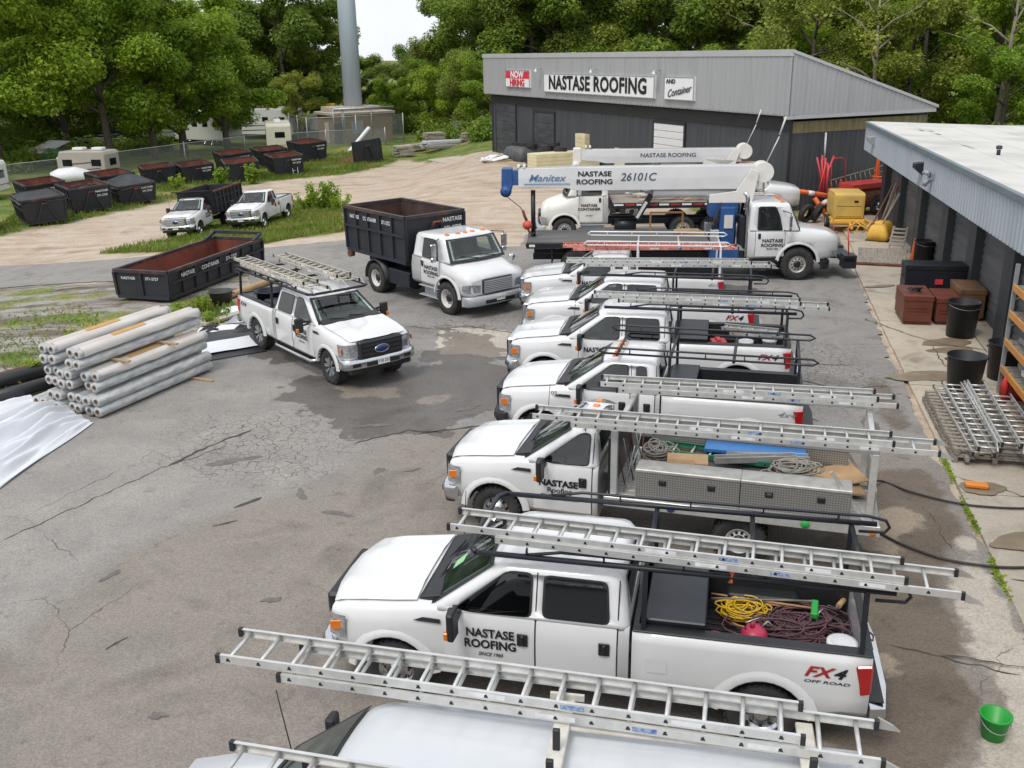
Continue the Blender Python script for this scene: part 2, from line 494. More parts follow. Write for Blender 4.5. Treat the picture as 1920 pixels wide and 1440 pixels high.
grav = mixc(N, K, 0.75, grav, grit, 'MULTIPLY')
tcm = N.new('ShaderNodeMapping'); tcm.inputs['Rotation'].default_value = (0, 0, R(-33)); tcm.inputs['Scale'].default_value = (0.25, 1.6, 1)
K.new(tc, tcm.inputs['Vector'])
ruts = noise_ramp(N, K, tcm.outputs['Vector'], 0.8, [(0.46, (1, 1, 1)), (0.66, (0.74, 0.68, 0.62))], 5, 0.6, 0.6)
grav = mixc(N, K, 0.8, grav, ruts, 'MULTIPLY')
ggrav = noise_ramp(N, K, tc, 1.2, [(0.3, (0.30, 0.275, 0.25)), (0.5, (0.36, 0.34, 0.31)), (0.66, (0.19, 0.165, 0.14))], 4, 0.7, 0.3)
ggrav = mixc(N, K, 0.8, ggrav, grit, 'MULTIPLY')
tcm2 = N.new('ShaderNodeMapping'); tcm2.inputs['Rotation'].default_value = (0, 0, R(-20)); tcm2.inputs['Scale'].default_value = (0.2, 1.6, 1)
K.new(tc, tcm2.inputs['Vector'])
ruts2 = noise_ramp(N, K, tcm2.outputs['Vector'], 0.9, [(0.46, (1, 1, 1)), (0.60, (0.42, 0.36, 0.30))], 3, 0.6, 0.5)
ggrav = mixc(N, K, 0.9, ggrav, ruts2, 'MULTIPLY')
gmsk = noise_ramp(N, K, tc, 0.5, [(0.50, (0, 0, 0)), (0.60, (1, 1, 1))], 4, 0.65)
grasscol = noise_ramp(N, K, tc, 0.45, [(0.32, (0.085, 0.14, 0.026)), (0.5, (0.15, 0.20, 0.045)), (0.66, (0.30, 0.26, 0.10))], 4, 0.65)
grassfine = noise_ramp(N, K, tc, 9, [(0.35, (0.45, 0.45, 0.45)), (0.65, (1.2, 1.2, 1.2))], 3, 0.7)
grasscol = mixc(N, K, 0.85, grasscol, grassfine, 'MULTIPLY')
ggrav = mixc(N, K, gmsk, ggrav, grasscol)
base = mixc(N, K, attr_mask(N, K, 'greygrav', tc, 0.6, 2.0, 0.5), grav, ggrav)
base = mixc(N, K, attr_mask(N, K, 'grass', tc, 0.55, 3.4, 0.55), base, grasscol)
K.new(base, b.inputs['Base Color'])
b.inputs['Roughness'].default_value = 0.95
b.inputs['Specular IOR Level'].default_value = 0.2
bumpn(N, K, b, tc, 7, 0.9, 0.06)
me.materials.append(m)
tag(link('ground', me), kind='structure')

# --- asphalt sheet, clipped grid snapped to its outline
def clipped_sheet(poly, step, z, jag=0.10, seed=1):
    rs = np.random.RandomState(seed)
    P_ = []
    for i in range(len(poly)):
        a = np.array(poly[i], float); c = np.array(poly[(i + 1) % len(poly)], float)
        n = max(1, int(np.hypot(*(c - a)) / (step * 0.6)))
        for k in range(n):
            P_.append(a + (c - a) * k / n + (rs.rand(2) - 0.5) * jag * 2)
    P_ = np.array(P_)
    x0, y0 = P_.min(0); x1, y1 = P_.max(0)
    xs = np.arange(x0 - step, x1 + step, step); ys = np.arange(y0 - step, y1 + step, step)
    X, Y = np.meshgrid(xs, ys)
    sh = X.shape
    X, Y = X.ravel().copy(), Y.ravel().copy()
    d = sdist(X, Y, [tuple(p) for p in P_])
    keep = d > -step * 0.75
    near = keep & (d < step * 0.55)
    ii = np.where(near)[0]
    for i in ii:                                # snap rim vertices to the outline
        q = np.array((X[i], Y[i])); best = None
        A = P_; B = np.roll(P_, -1, 0); E = B - A
        t = np.clip(((q - A) * E).sum(1) / ((E * E).sum(1) + 1e-12), 0, 1)
        C_ = A + E * t[:, None]
        j = np.argmin(((C_ - q) ** 2).sum(1))
        if d[i] < 0 or d[i] < step * 0.3: X[i], Y[i] = C_[j]
    idx = np.arange(len(X)).reshape(sh)
    q = np.stack([idx[:-1, :-1].ravel(), idx[:-1, 1:].ravel(), idx[1:, 1:].ravel(), idx[1:, :-1].ravel()], 1)
    q = q[keep[q].all(1)]
    used = np.unique(q); mp = -np.ones(len(X), int); mp[used] = np.arange(len(used))
    X, Y = X[used], Y[used]
    return X, Y, gnp(X, Y) + z, mp[q]

X, Y, Z, q = clipped_sheet(ASPH, 0.3, 0.004)
me = bpy.data.meshes.new('asphalt')
me.from_pydata(np.stack([X, Y, Z], 1).tolist(), [], q.tolist())
for nm, ps in (('wet', WETS[:2] + WETS[4:]), ('damp', WETS[2:4]), ('light', LIGHTS), ('crackle', CRACKLE), ('brown', BROWN), ('pale', GREYLIGHT)):
    attr(me, nm, maxd(X, Y, ps))
me.polygons.foreach_set('use_smooth', [True] * len(me.polygons))
m, N, K, b = nodes_of('worn_asphalt')
tc = N.new('ShaderNodeTexCoord').outputs['Object']
grey = noise_ramp(N, K, tc, 0.5, [(0.3, (0.205, 0.199, 0.192)), (0.52, (0.262, 0.254, 0.244)), (0.7, (0.178, 0.171, 0.162))], 4, 0.6, 0.5)
brown = noise_ramp(N, K, tc, 0.6, [(0.3, (0.198, 0.180, 0.160)), (0.52, (0.238, 0.217, 0.194)), (0.7, (0.166, 0.150, 0.132))], 4, 0.6, 0.5)
pale = noise_ramp(N, K, tc, 0.8, [(0.3, (0.225, 0.217, 0.205)), (0.7, (0.295, 0.284, 0.266))], 4, 0.6, 0.4)
conc = noise_ramp(N, K, tc, 1.2, [(0.3, (0.40, 0.365, 0.315)), (0.7, (0.47, 0.435, 0.38))], 4, 0.6)
base = mixc(N, K, attr_mask(N, K, 'brown', tc, 0.7, 2.2, 0.5), grey, brown)
base = mixc(N, K, attr_mask(N, K, 'pale', tc, 0.7, 1.6, 0.5), base, pale)
base = mixc(N, K, attr_mask(N, K, 'light', tc, 1.4, 0.9, 0.07), base, conc)
# aggregate speckle
vs_ = N.new('ShaderNodeTexVoronoi'); vs_.inputs['Scale'].default_value = 46
K.new(tc, vs_.inputs['Vector'])
sp = N.new('ShaderNodeValToRGB'); sp.color_ramp.elements[0].color = (0.62, 0.60, 0.58, 1); sp.color_ramp.elements[1].color = (1.32, 1.28, 1.22, 1)
sep = N.new('ShaderNodeSeparateColor'); K.new(vs_.outputs['Color'], sep.inputs['Color']); K.new(sep.outputs[0], sp.inputs['Fac'])
base = mixc(N, K, 0.5, base, sp.outputs['Color'], 'MULTIPLY')
blot = noise_ramp(N, K, tc, 2.6, [(0.58, (1, 1, 1)), (0.72, (0.62, 0.60, 0.58))], 4, 0.68, 0.2)
base = mixc(N, K, 0.7, base, blot, 'MULTIPLY')
# alligator cracking inside its own areas, a few long cracks everywhere
dn = N.new('ShaderNodeTexNoise'); dn.inputs['Scale'].default_value = 2.5; dn.inputs['Detail'].default_value = 4; K.new(tc, dn.inputs['Vector'])
vm = N.new('ShaderNodeVectorMath'); vm.operation = 'MULTIPLY_ADD'; K.new(dn.outputs['Color'], vm.inputs[0]); vm.inputs[1].default_value = (0.35, 0.35, 0); K.new(tc, vm.inputs[2])
def cracks(scale, w):
    v = N.new('ShaderNodeTexVoronoi'); v.feature = 'DISTANCE_TO_EDGE'; v.inputs['Scale'].default_value = scale
    K.new(vm.outputs['Vector'], v.inputs['Vector'])
    r_ = N.new('ShaderNodeMapRange'); r_.inputs['From Min'].default_value = w * 0.3; r_.inputs['From Max'].default_value = w
    r_.inputs['To Min'].default_value = 1; r_.inputs['To Max'].default_value = 0
    K.new(v.outputs['Distance'], r_.inputs['Value'])
    return r_.outputs['Result']
c1 = cracks(4.6, 0.034)
cm = N.new('ShaderNodeMath'); cm.operation = 'MULTIPLY'; K.new(c1, cm.inputs[0]); K.new(attr_mask(N, K, 'crackle', tc, 0.9, 2.6, 0.8), cm.inputs[1])
c2 = cracks(0.28, 0.0035)
gate = noise_ramp(N, K, tc, 0.22, [(0.56, (0, 0, 0)), (0.62, (1, 1, 1))], 3)
cm2 = N.new('ShaderNodeMath'); cm2.operation = 'MULTIPLY'; K.new(c2, cm2.inputs[0]); K.new(gate, cm2.inputs[1])
cmx = N.new('ShaderNodeMath'); cmx.operation = 'MAXIMUM'; K.new(cm.outputs[0], cmx.inputs[0]); K.new(cm2.outputs[0], cmx.inputs[1])
base = mixc(N, K, cmx.outputs[0], base, (0.085, 0.075, 0.066))
damp = attr_mask(N, K, 'damp', tc, 1.1, 1.0, 0.10)
base = mixc(N, K, damp, base, mixc(N, K, 1.0, base, (0.66, 0.60, 0.54), 'MULTIPLY'))
wet = attr_mask(N, K, 'wet', tc, 1.0, 2.4, 0.05)
base = mixc(N, K, wet, base, mixc(N, K, 1.0, base, (0.50, 0.48, 0.465), 'MULTIPLY'))
K.new(base, b.inputs['Base Color'])
rm = N.new('ShaderNodeMapRange'); K.new(wet, rm.inputs['Value']); rm.inputs['To Min'].default_value = 0.92; rm.inputs['To Max'].default_value = 0.5
K.new(rm.outputs['Result'], b.inputs['Roughness'])
b.inputs['Specular IOR Level'].default_value = 0.3
bumpn(N, K, b, tc, 34, 0.35, 0.012)
me.materials.append(m)
asph = tag(link('asphalt', me), kind='structure')
ASPHM = m

# --- long open cracks in the asphalt
rnd = random.Random(5)
CRM = mat('crack_dirt', (0.045, 0.040, 0.034), 0.95, col2=(0.075, 0.068, 0.05), scale=5)
def crack(pts, w, parent=asph, z=0.008):
    P_ = []
    for (a, c) in zip(pts[:-1], pts[1:]):
        n = max(2, int(math.dist(a, c) / 0.14))
        for k in range(n):
            t = k / n
            P_.append((a[0] + (c[0] - a[0]) * t + rnd.uniform(-.035, .035), a[1] + (c[1] - a[1]) * t + rnd.uniform(-.035, .035)))
    P_.append(pts[-1])
    mb = MB(); vs = []
    for i, p in enumerate(P_):
        q0 = P_[max(0, i - 1)]; q1 = P_[min(len(P_) - 1, i + 1)]
        dx, dy = q1[0] - q0[0], q1[1] - q0[1]; l = math.hypot(dx, dy) or 1
        ww = w * rnd.uniform(0.3, 1.0) * (0.3 if i in (0, len(P_) - 1) else 1)
        vs += [(p[0] - dy / l * ww, p[1] + dx / l * ww, gz(*p) + z), (p[0] + dy / l * ww, p[1] - dx / l * ww, gz(*p) + z)]
    mb.add(vs, [(2 * i, 2 * i + 2, 2 * i + 3, 2 * i + 1) for i in range(len(P_) - 1)])
    mb.part('crack', CRM, parent, fix=False)
for pts, w in (([(-8.6, 14.4), (-6.9, 17.3), (-5.9, 18.4)], .018), ([(-5.6, 19.3), (-6.3, 18.4), (-6.8, 17.4)], .05), ([(8.9, 21.4), (7.6, 21.2), (6.6, 22.3), (5.8, 23.2)], .05),
               ([(9.0, 20.8), (7.9, 20.6), (7.0, 21.6)], .04), ([(-2.0, 18.9), (-0.6, 19.3), (0.8, 19.2)], .05), ([(-3.3, 18.4), (-2.2, 19.1), (-1.5, 18.9)], .05),
               ([(-3.0, 27.4), (-2.2, 27.0), (-1.3, 27.3), (0.2, 26.4)], .04), ([(6.6, 19.2), (5.4, 20.8), (5.9, 22.4)], .03), ([(5.0, 11.0), (5.6, 10.7), (6.4, 10.3)], .03),
               ([(-5, 15.5), (-4.6, 15.9)], .06), ([(-5.2, 14.8), (-4.8, 15.0)], .05), ([(-2.1, 16.9), (-1.8, 17.1)], .05),
               ([(5.9, 24.6), (6.8, 23.2), (8.6, 23.0)], .03), ([(-5.6, 11.2), (-5.4, 11.5)], .07), ([(2.6, 31.6), (6.0, 31.0), (8.2, 31.2)], .04)):
    crack(pts, w)

# --- concrete apron of separate slabs along the workshop
AP0 = Vector((12.99, 36.4)); AP1 = Vector((7.09, 11.85))
ad = (AP1 - AP0).normalized(); an = Vector((-ad.y, ad.x))      # an points to the right of the edge (towards the workshop)
if an.x < 0: an = -an
apron = thing('concrete_apron', None, None)
apron['kind'] = 'structure'
m, N, K, b = nodes_of('old_concrete')
tc = N.new('ShaderNodeTexCoord').outputs['Object']
oi = N.new('ShaderNodeObjectInfo')
base = noise_ramp(N, K, tc, 0.9, [(0.3, (0.40, 0.355, 0.285)), (0.52, (0.47, 0.425, 0.35)), (0.7, (0.35, 0.305, 0.245))], 4, 0.62, 0.3)
tint = N.new('ShaderNodeValToRGB'); tint.color_ramp.elements[0].color = (0.88, 0.88, 0.90, 1); tint.color_ramp.elements[1].color = (1.08, 1.05, 1.0, 1)
K.new(oi.outputs['Random'], tint.inputs['Fac'])
base = mixc(N, K, 1.0, base, tint.outputs['Color'], 'MULTIPLY')
sp = noise_ramp(N, K, tc, 24, [(0.35, (0.85, 0.84, 0.82)), (0.65, (1.08, 1.08, 1.08))], 3, 0.7)
base = mixc(N, K, 0.8, base, sp, 'MULTIPLY')
st = noise_ramp(N, K, tc, 0.7, [(0.60, (1, 1, 1)), (0.70, (0.60, 0.54, 0.47))], 3, 0.6, 0.4)
base = mixc(N, K, 0.8, base, st, 'MULTIPLY')
K.new(base, b.inputs['Base Color'])
b.inputs['Roughness'].default_value = 0.9
bumpn(N, K, b, tc, 22, 0.25, 0.01)
CONC = m
srnd = random.Random(11)
def slab(s0, s1, w0, w1, z1=0.022):
    g = 0.012
    j = lambda: srnd.uniform(-.012, .012)
    P_ = []
    for (s_, w_) in ((s0 + g, w0 + g), (s1 - g, w0 + g), (s1 - g, w1 - g), (s0 + g, w1 - g)):
        q = AP0 + ad * (s_ + j()) + an * (w_ + j())
        P_.append((q.x, q.y))
    dz = srnd.uniform(-.006, .006)
    MB().prism(P_, -0.12, z1 + dz, 'z').part('concrete_slab', CONC, apron, bevel=0.006)
ss_ = [-6.5, -3.0, 0.2, 3.4, 6.6, 9.6, 12.4, 15.4, 18.6, 21.4, 24.4, 27.6, 31, 34.5]
for a, c in zip(ss_[:-1], ss_[1:]):
    if a < -1:
        ws = [0.3, 2.8, 4.4]
    else:
        ws = [0.02, 2.35, 4.9]
    if a > 12: ws = [0.02, 2.6, 5.4, 8.2, 11]
    for w0, w1 in zip(ws[:-1], ws[1:]): slab(a, c, w0, w1)
# damp patches on the slabs
DAMP = mat('damp_concrete', (0.19, 0.145, 0.095), 0.45, col2=(0.26, 0.205, 0.14), scale=2.5, spec=0.4)
def blob(cx, cy, rx, ry, rot, name, m_, parent, z, seed=0, n=40, amp=.22):
    rr = random.Random(seed)
    ph = [rr.uniform(0, 6.28) for _ in range(6)]
    P_ = []
    for k in range(n):
        a = 2 * PI * k / n
        q = 1 + amp * (math.sin(2 * a + ph[0]) * .5 + math.sin(3 * a + ph[1]) * .35 + math.sin(5 * a + ph[2]) * .25 + math.sin(9 * a + ph[3]) * .12) + rr.uniform(-.02, .02)
        x, y = rx * q * math.cos(a), ry * q * math.sin(a)
        P_.append((cx + x * math.cos(rot) - y * math.sin(rot), cy + x * math.sin(rot) + y * math.cos(rot), z))
    mb = MB(); mb.add(P_, [list(range(n))])
    return mb.part(name, m_, parent, fix=False)
for i, (cx, cy, rx, ry, ro) in enumerate(((11.75, 24.75, .75, .34, .1), (11.55, 24.05, .6, .28, .1), (9.85, 22.0, .8, .32, .15), (10.6, 21.9, .6, .3, .2), (8.45, 15.7, .36, .3, 0), (8.3, 13.7, .7, .3, .2),
                                         (7.9, 11.4, .5, .3, .4), (9.6, 20.2, .25, .15, .2), (12.3, 31.2, .5, .16, .2))):
    blob(cx, cy, rx, ry, ro, 'damp_patch', DAMP, apron, 0.031 + .0025 * i, i)
# old concrete pad in front of the shop
SLABPAD = thing('concrete_pad', None, None); SLABPAD['kind'] = 'structure'
for i, q in enumerate(([(-7.2, 88), (-4.4, 83), (-2.4, 75.4), (-5.0, 78.6)], [(-4.3, 82.9), (-1.3, 78.6), (1.6, 73.5), (-2.3, 75.3)], [(-2.2, 75.0), (1.7, 73.2), (4.2, 68.6), (0.4, 71.6)])):
    mb = MB()
    mb.loft([[(x, y, gz(x, y) - 0.2) for x, y in q], [(x, y, gz(x, y) + 0.04) for x, y in q]], smooth=False)
    mb.part('concrete_slab', CONC, SLABPAD, bevel=0.006)
# ================================================================ buildings
def frame_empty(name, label, cat, origin, xdir):
    return thing(name, label, cat, (origin[0], origin[1], 0), math.atan2(xdir[1], xdir[0]))

def corrugated(mb, x0, x1, z0, z1, y, pitch, depth, mi=0, ztop=None):
    """vertical-rib sheet on the plane y, ribs proud towards -y; ztop(x) optional sloping top"""
    n = max(1, int(round((x1 - x0) / pitch)))
    p = (x1 - x0) / n
    xs = []
    for k in range(n):
        a = x0 + k * p
        xs += [(a, 0), (a + .62 * p, 0), (a + .70 * p, -depth), (a + .92 * p, -depth)]
    xs.append((x1, 0))
    vs = []
    for (x, d) in xs:
        vs += [(x, y + d, z0), (x, y + d, ztop(x) if ztop else z1)]
    mb.add(vs, [(2 * i, 2 * i + 2, 2 * i + 3, 2 * i + 1) for i in range(len(xs) - 1)], mi)
    return mb

FGREY = mat('grey_siding', (0.325, 0.335, 0.345), 0.5, col2=(0.27, 0.28, 0.285), lo=.45, hi=.8, scale=1.1, stretch=(2.5, 2.5, .25), bump=.12, bscale=1.2)
FGREY2 = mat('grey_trim', (0.40, 0.41, 0.42), 0.5, var=0.08, scale=1)
CHAR = mat('charcoal_siding', (0.042, 0.048, 0.057), 0.6, col2=(0.062, 0.066, 0.072), scale=.9, stretch=(2.5, 2.5, .25))
CHARD = mat('dark_charcoal', (0.022, 0.024, 0.028), 0.6, var=0.25, scale=0.8)
CHARDOOR = mat('charcoal_door', (0.035, 0.038, 0.044), 0.6, col2=(0.070, 0.076, 0.085), scale=0.8, stretch=(1, 1, 4))
MOSS = mat('mossy_band', (0.24, 0.205, 0.105), 0.85, col2=(0.13, 0.12, 0.06), scale=2.0, stretch=(3, 3, .4))
WHITED = mat('white_door', (0.66, 0.67, 0.68), 0.5, var=0.08)
SIGNW = mat('sign_white', (0.74, 0.75, 0.77), 0.5, var=0.04)
SIGNR = mat('sign_red', (0.62, 0.03, 0.05), 0.5, var=0.08)

# ---- the shop: local x along the front from the right corner to the left end is -X; here x runs from the LEFT end to the right corner
KX, KY = 13.58, 47.48
FV = Vector((-0.4115, 0.9114)); SV = Vector((0.9114, 0.4115))
LEN, DEP = 35.9, 8.8
shop = thing('roofing_shop', 'long charcoal shop building with sloping roof and big grey signboard band', 'building', (KX, KY, 0), math.atan2(-FV.y, -FV.x))
# local: +x = from left to right along the front, corner at x=0, left end at x=-LEN; +y = back (SV)
ZW, ZB, ZT, OH = 4.25, 4.54, 7.5, 0.5
mb = MB(); corrugated(mb, -LEN, 0, -1.5, ZW + .4, 0.0, 0.42, 0.03)
mb.part('front_wall', CHAR, shop, fix=False)
mb = MB(); mb.box(-LEN + .02, -.02, 0.05, DEP, -1.5, ZW)
mb.part('wall_core', CHARD, shop)
w = MB(); corrugated(w, 0.0, DEP, -1.2, ZW - .55, 0, 0.30, 0.03)
w.xform(Matrix.Rotation(PI / 2, 4, 'Z')).part('side_wall', CHAR, shop, fix=False)
for q in ((-0.03, 0.055, -.06, .08, -1, ZW), (-LEN - .06, -LEN + .3, -.06, .2, -1.5, ZW)):
    w = MB(); w.box(*q); w.part('corner_trim', CHARD, shop)
w = MB(); w.box(0.01, 0.05, 0.1, DEP, ZW - .56, ZW - .02); w.part('mossy_band', MOSS, shop)
w = MB(); w.box(-LEN, 0.06, -.10, .04, ZW - .42, ZW + .15); w.part('dark_header_band', CHARD, shop)
# signboard band
w = MB(); corrugated(w, -LEN - .5, 0.35, ZB, ZT - .28, -OH, 0.40, 0.015)
w.box(-LEN - .5, 0.35, -OH + .02, -OH + .10, ZB, ZT - .3)
w.box(-LEN - .5, 0.35, -OH, 0.02, ZB - .02, ZB + .04)
w.part('signboard_band', FGREY, shop, fix=False)
w = MB(); w.box(-LEN - .52, 0.37, -OH - .05, -OH + .14, ZT - .28, ZT + .02); w.part('top_flashing', FGREY2, shop, bevel=.01)
# side cladding under the sloping roof
zback = 4.72
def ztop(y): return ZT - .05 + (zback - ZT) * (y + OH) / (DEP + .3 + OH)
w = MB(); corrugated(w, -OH, DEP + .2, ZB, 0, 0, 0.30, 0.025, ztop=ztop)
w.xform(Matrix.Translation((0.35, 0, 0)) @ Matrix.Rotation(PI / 2, 4, 'Z')).part('side_cladding', FGREY, shop, fix=False)
w = MB(); w.box(0.04, 0.37, -OH, DEP + .2, ZB - .16, ZB + .0); w.part('side_trim', FGREY2, shop)
w = MB()
a, c = (ZT + .02, zback)
w.add([(-LEN - .5, -OH, a), (0.42, -OH, a), (0.42, DEP + .3, c), (-LEN - .5, DEP + .3, c), (-LEN - .5, -OH, a - .14), (0.42, -OH, a - .14), (0.42, DEP + .3, c - .14), (-LEN - .5, DEP + .3, c - .14)],
      [(0, 1, 2, 3), (7, 6, 5, 4), (0, 4, 5, 1), (1, 5, 6, 2), (2, 6, 7, 3), (3, 7, 4, 0)])
w.part('roof', FGREY2, shop)
w = MB(); w.tube([(0.12, 2.1, ZW - .6), (0.12, 2.15, ZW - 1.9)], .05, 8); w.part('downpipe', TEXTW, shop)
# doors
def door_panels(x0, x1, z0, z1, n, m_, y=-.045, name='door', frame=CHARD):
    d = sub(name, shop)
    w = MB(); w.box(x0 - .15, x0, y - .04, y + .06, z0, z1 + .15); w.box(x1, x1 + .15, y - .04, y + .06, z0, z1 + .15); w.box(x0, x1, y - .04, y + .06, z1, z1 + .15)
    w.part('door_frame', frame, d)
    hgt = (z1 - z0) / n
    for k in range(n):
        w = MB(); w.box(x0, x1, y - .025, y + .03, z0 + k * hgt + .012, z0 + (k + 1) * hgt - .012)
        w.part('door_panel', m_, d, bevel=.012)
door_panels(-35.0, -31.4, -.3, 3.95, 6, CHARDOOR)
door_panels(-28.1, -24.9, -.1, 3.45, 5, CHARDOOR)
door_panels(-11.9, -8.85, 0, 3.56, 9, WHITED)
# signs
def sign(x0, x1, z0, z1, y, name='sign'):
    o = sub(name, shop)
    w = MB(); w.box(x0, x1, y - .12, y + .02, z0, z1); w.part('sign_board', SIGNW, o, bevel=.01)
    w = MB()
    for a in ((x0, x1, z0, z0 + .05), (x0, x1, z1 - .05, z1), (x0, x0 + .06, z0 + .05, z1 - .05), (x1 - .06, x1, z0 + .05, z1 - .05)):
        w.box(a[0], a[1], y - .14, y - .121, a[2], a[3])
    w.part('sign_frame', GREYST, o)
    return o
YS = -OH - .02
o = sign(-25.3, -11.1, 4.95, 6.19, YS)
lettering('NASTASE ROOFING', o, (-18.2, YS - .145, 5.57), 1.22, m=TEXTB, bold=0.035, width=1.12, spacing=1.05)
o = sign(-31.8, -27.6, 5.15, 6.38, YS)
w = MB(); w.box(-31.7, -27.7, YS - .135, YS - .122, 5.78, 6.3); w.part('red_field', SIGNR, o)
lettering('NOW', o, (-29.7, YS - .15, 6.04), .66, m=SIGNW, bold=0.04, width=1.3)
lettering('HIRING', o, (-29.7, YS - .15, 5.46), .66, m=SIGNR, bold=0.04, width=1.15)
o = sign(-10.1, -7.2, 4.95, 6.19, YS)
lettering('AND', o, (-9.42, YS - .15, 5.93), .32, m=TEXTB, bold=0.035, width=1.3)
lettering('Container', o, (-8.62, YS - .15, 5.42), .56, m=TEXTB, bold=0.012, shear=.45, rot=(PI / 2, R(-9), 0))
for x in (-25.9, -18.0, -10.7):
    l = sub('sign_lamp', shop)
    w = MB(); w.tube([(x, -OH - .02, 6.5), (x, -OH - .4, 6.5)], .02, 6); w.lathe([(.02, .12), (.10, .05), (.17, -.06), (.19, -.10)], 12, c=(x, -OH - .45, 6.42)); w.part('lamp_shade', GREYST, l)

# ---- the workshop on the right
O2 = Vector((16.3, 44.9)); D2 = Vector((-0.2003, -0.9797))
wsh = thing('workshop', 'low workshop with pale flat roof, ribbed blue-grey fascia and dark doors', 'building', (O2.x, O2.y, 0), math.atan2(D2.y, D2.x))
# local: +x = towards the camera, y: left of that direction = +y -> (0.98,-0.2)
BGREY = mat('bluegrey_siding', (0.36, 0.40, 0.44), 0.5, var=0.10, scale=0.8, stretch=(1, 1, .3))
BTRIM = mat('bluegrey_trim', (0.15, 0.19, 0.21), 0.5, var=0.2, scale=1.5)
ROOFM = mat('membrane_roof', (0.55, 0.54, 0.51), 0.8, col2=(0.42, 0.41, 0.385), scale=0.45, lo=0.42, hi=0.68, detail=6)
WL = 46.0
w = MB(); corrugated(w, 0, WL, 3.15, 4.2, 0, 0.30, 0.035)
w.part('ribbed_fascia', BGREY, wsh, fix=False)
w = MB(); w.box(0, WL, .02, .10, 3.12, 4.2); w.box(-.02, 0, -.03, 10, 3.15, 4.2); w.part('fascia_back', BGREY, wsh)
w = MB(); w.box(-.08, WL, -.07, .14, 4.2, 4.38); w.part('roof_edge_trim', BTRIM, wsh, bevel=.012)
w = MB()
w.add([(-.05, .05, 4.385), (WL, .05, 4.385), (WL, 18, 3.75), (-.05, 18, 3.75), (-.05, .05, 4.16), (WL, .05, 4.16), (WL, 18, 3.5), (-.05, 18, 3.5)], [(0, 1, 2, 3), (7, 6, 5, 4), (0, 4, 5, 1), (1, 5, 6, 2), (2, 6, 7, 3), (3, 7, 4, 0)])
rf = w.part('roof', ROOFM, wsh)
TARP = mat('roof_patch', (0.11, 0.10, 0.085), 0.9, var=.3)
rr = random.Random(4)
for k in range(13):
    x = rr.uniform(1, 22); y = rr.uniform(.8, 9); l = rr.uniform(.4, 1.3); zz = 4.385 - .0354 * y + .004
    w = MB(); w.add([(x, y, zz), (x + l, y + .05, zz), (x + l * 1.02, y + .16, zz - .004), (x + .1, y + .13, zz - .004)], [(0, 1, 2, 3)]); w.part('roof_patch', TARP, rf, fix=False)
for y in (1.6, 3.2, 4.8, 6.4, 8.0, 9.6, 11.2):
    zz = 4.385 - .0354 * y
    w = MB(); w.box(0, WL, y - .012, y + .012, zz - .01, zz + .012); w.part('roof_seam', ROOFM, rf)
w = MB(); w.tube([(14.2, 1.9, 4.3), (14.2, 1.9, 4.48)], .06, 8); w.lathe([(.09, 4.5), (.09, 4.6), (.02, 4.62)], 10, c=(14.2, 1.9, 0)); w.part('roof_vent', BLACKM, rf)
w = MB(); w.box(.0, WL, 1.15, 12, -.1, 3.5); w.part('wall_core', CHARD, wsh)
w = MB(); w.box(0, WL, .1, 1.2, 3.08, 3.15); w.part('soffit', CHARD, wsh)
PX = [0.6, 4.4, 8.6, 12.9, 16.6, 20.4, 24.6, 28.8]
SLAT = mat('dark_door_board', (0.075, 0.078, 0.082), 0.7, col2=(0.13, 0.13, 0.13), scale=1.2, stretch=(.3, 1, 3))
for i, x in enumerate(PX):
    w = MB(); w.box(x - .42, x + .42, .86, 1.2, -.02, 3.08); w.part('pillar', CHAR, wsh, bevel=.01)
for x0, x1 in zip(PX[:-1], PX[1:]):
    d = sub('garage_door', wsh)
    n = 13
    for k in range(n):
        z0 = 3.0 * k / n
        w = MB(); w.add([(x0 + .42, 1.10, z0), (x1 - .42, 1.10, z0), (x1 - .42, 1.145, z0 + 3.0 / n), (x0 + .42, 1.145, z0 + 3.0 / n), (x0 + .42, 1.16, z0), (x1 - .42, 1.16, z0), (x1 - .42, 1.16, z0 + 3.0 / n), (x0 + .42, 1.16, z0 + 3.0 / n)],
                        [(0, 1, 2, 3), (0, 4, 5, 1), (3, 2, 6, 7), (0, 3, 7, 4), (1, 5, 6, 2)])
        w.part('board', SLAT, d)
# lamps on the fascia
LAMP = mat('lit_lamp', (0.8, 0.75, 0.5), 0.4, emit=(1.0, 0.85, 0.45, 1.6))
def wall_lamp(x, z, lit):
    l = sub('wall_lamp', wsh)
    w = MB(); w.prism([(0, z + .18), (-.30, z + .14), (-.30, z - .02), (-.05, z - .22), (0, z - .22)], x - .2, x + .2, 'x')
    w.part('lamp_housing', BLACKM if lit else GREYST, l, bevel=.01)
    w = MB(); w.add([(x - .215, -.05, z - .20), (x - .215, -.28, z - .02), (x - .215, -.28, z + .11), (x - .215, -.05, z + .14)], [(0, 1, 2, 3)])
    w.part('lamp_lens', LAMP if lit else LENS, l, fix=False)
wall_lamp(2.6, 3.78, False); wall_lamp(12.9, 3.78, True)
c_ = sub('flood_light', wsh)
w = MB(); w.box(14.55, 14.75, -.12, 0, 3.6, 3.8); w.tube([(14.65, -.1, 3.7), (14.5, -.22, 3.82), (14.35, -.25, 3.78)], .07, 8); w.tube([(14.65, -.1, 3.7), (14.75, -.22, 3.85), (14.95, -.25, 3.8)], .06, 8); w.tube([(14.65, -.1, 3.66), (14.6, -.2, 3.5), (14.55, -.25, 3.42)], .08, 8)
w.part('flood_heads', GREYST, c_)

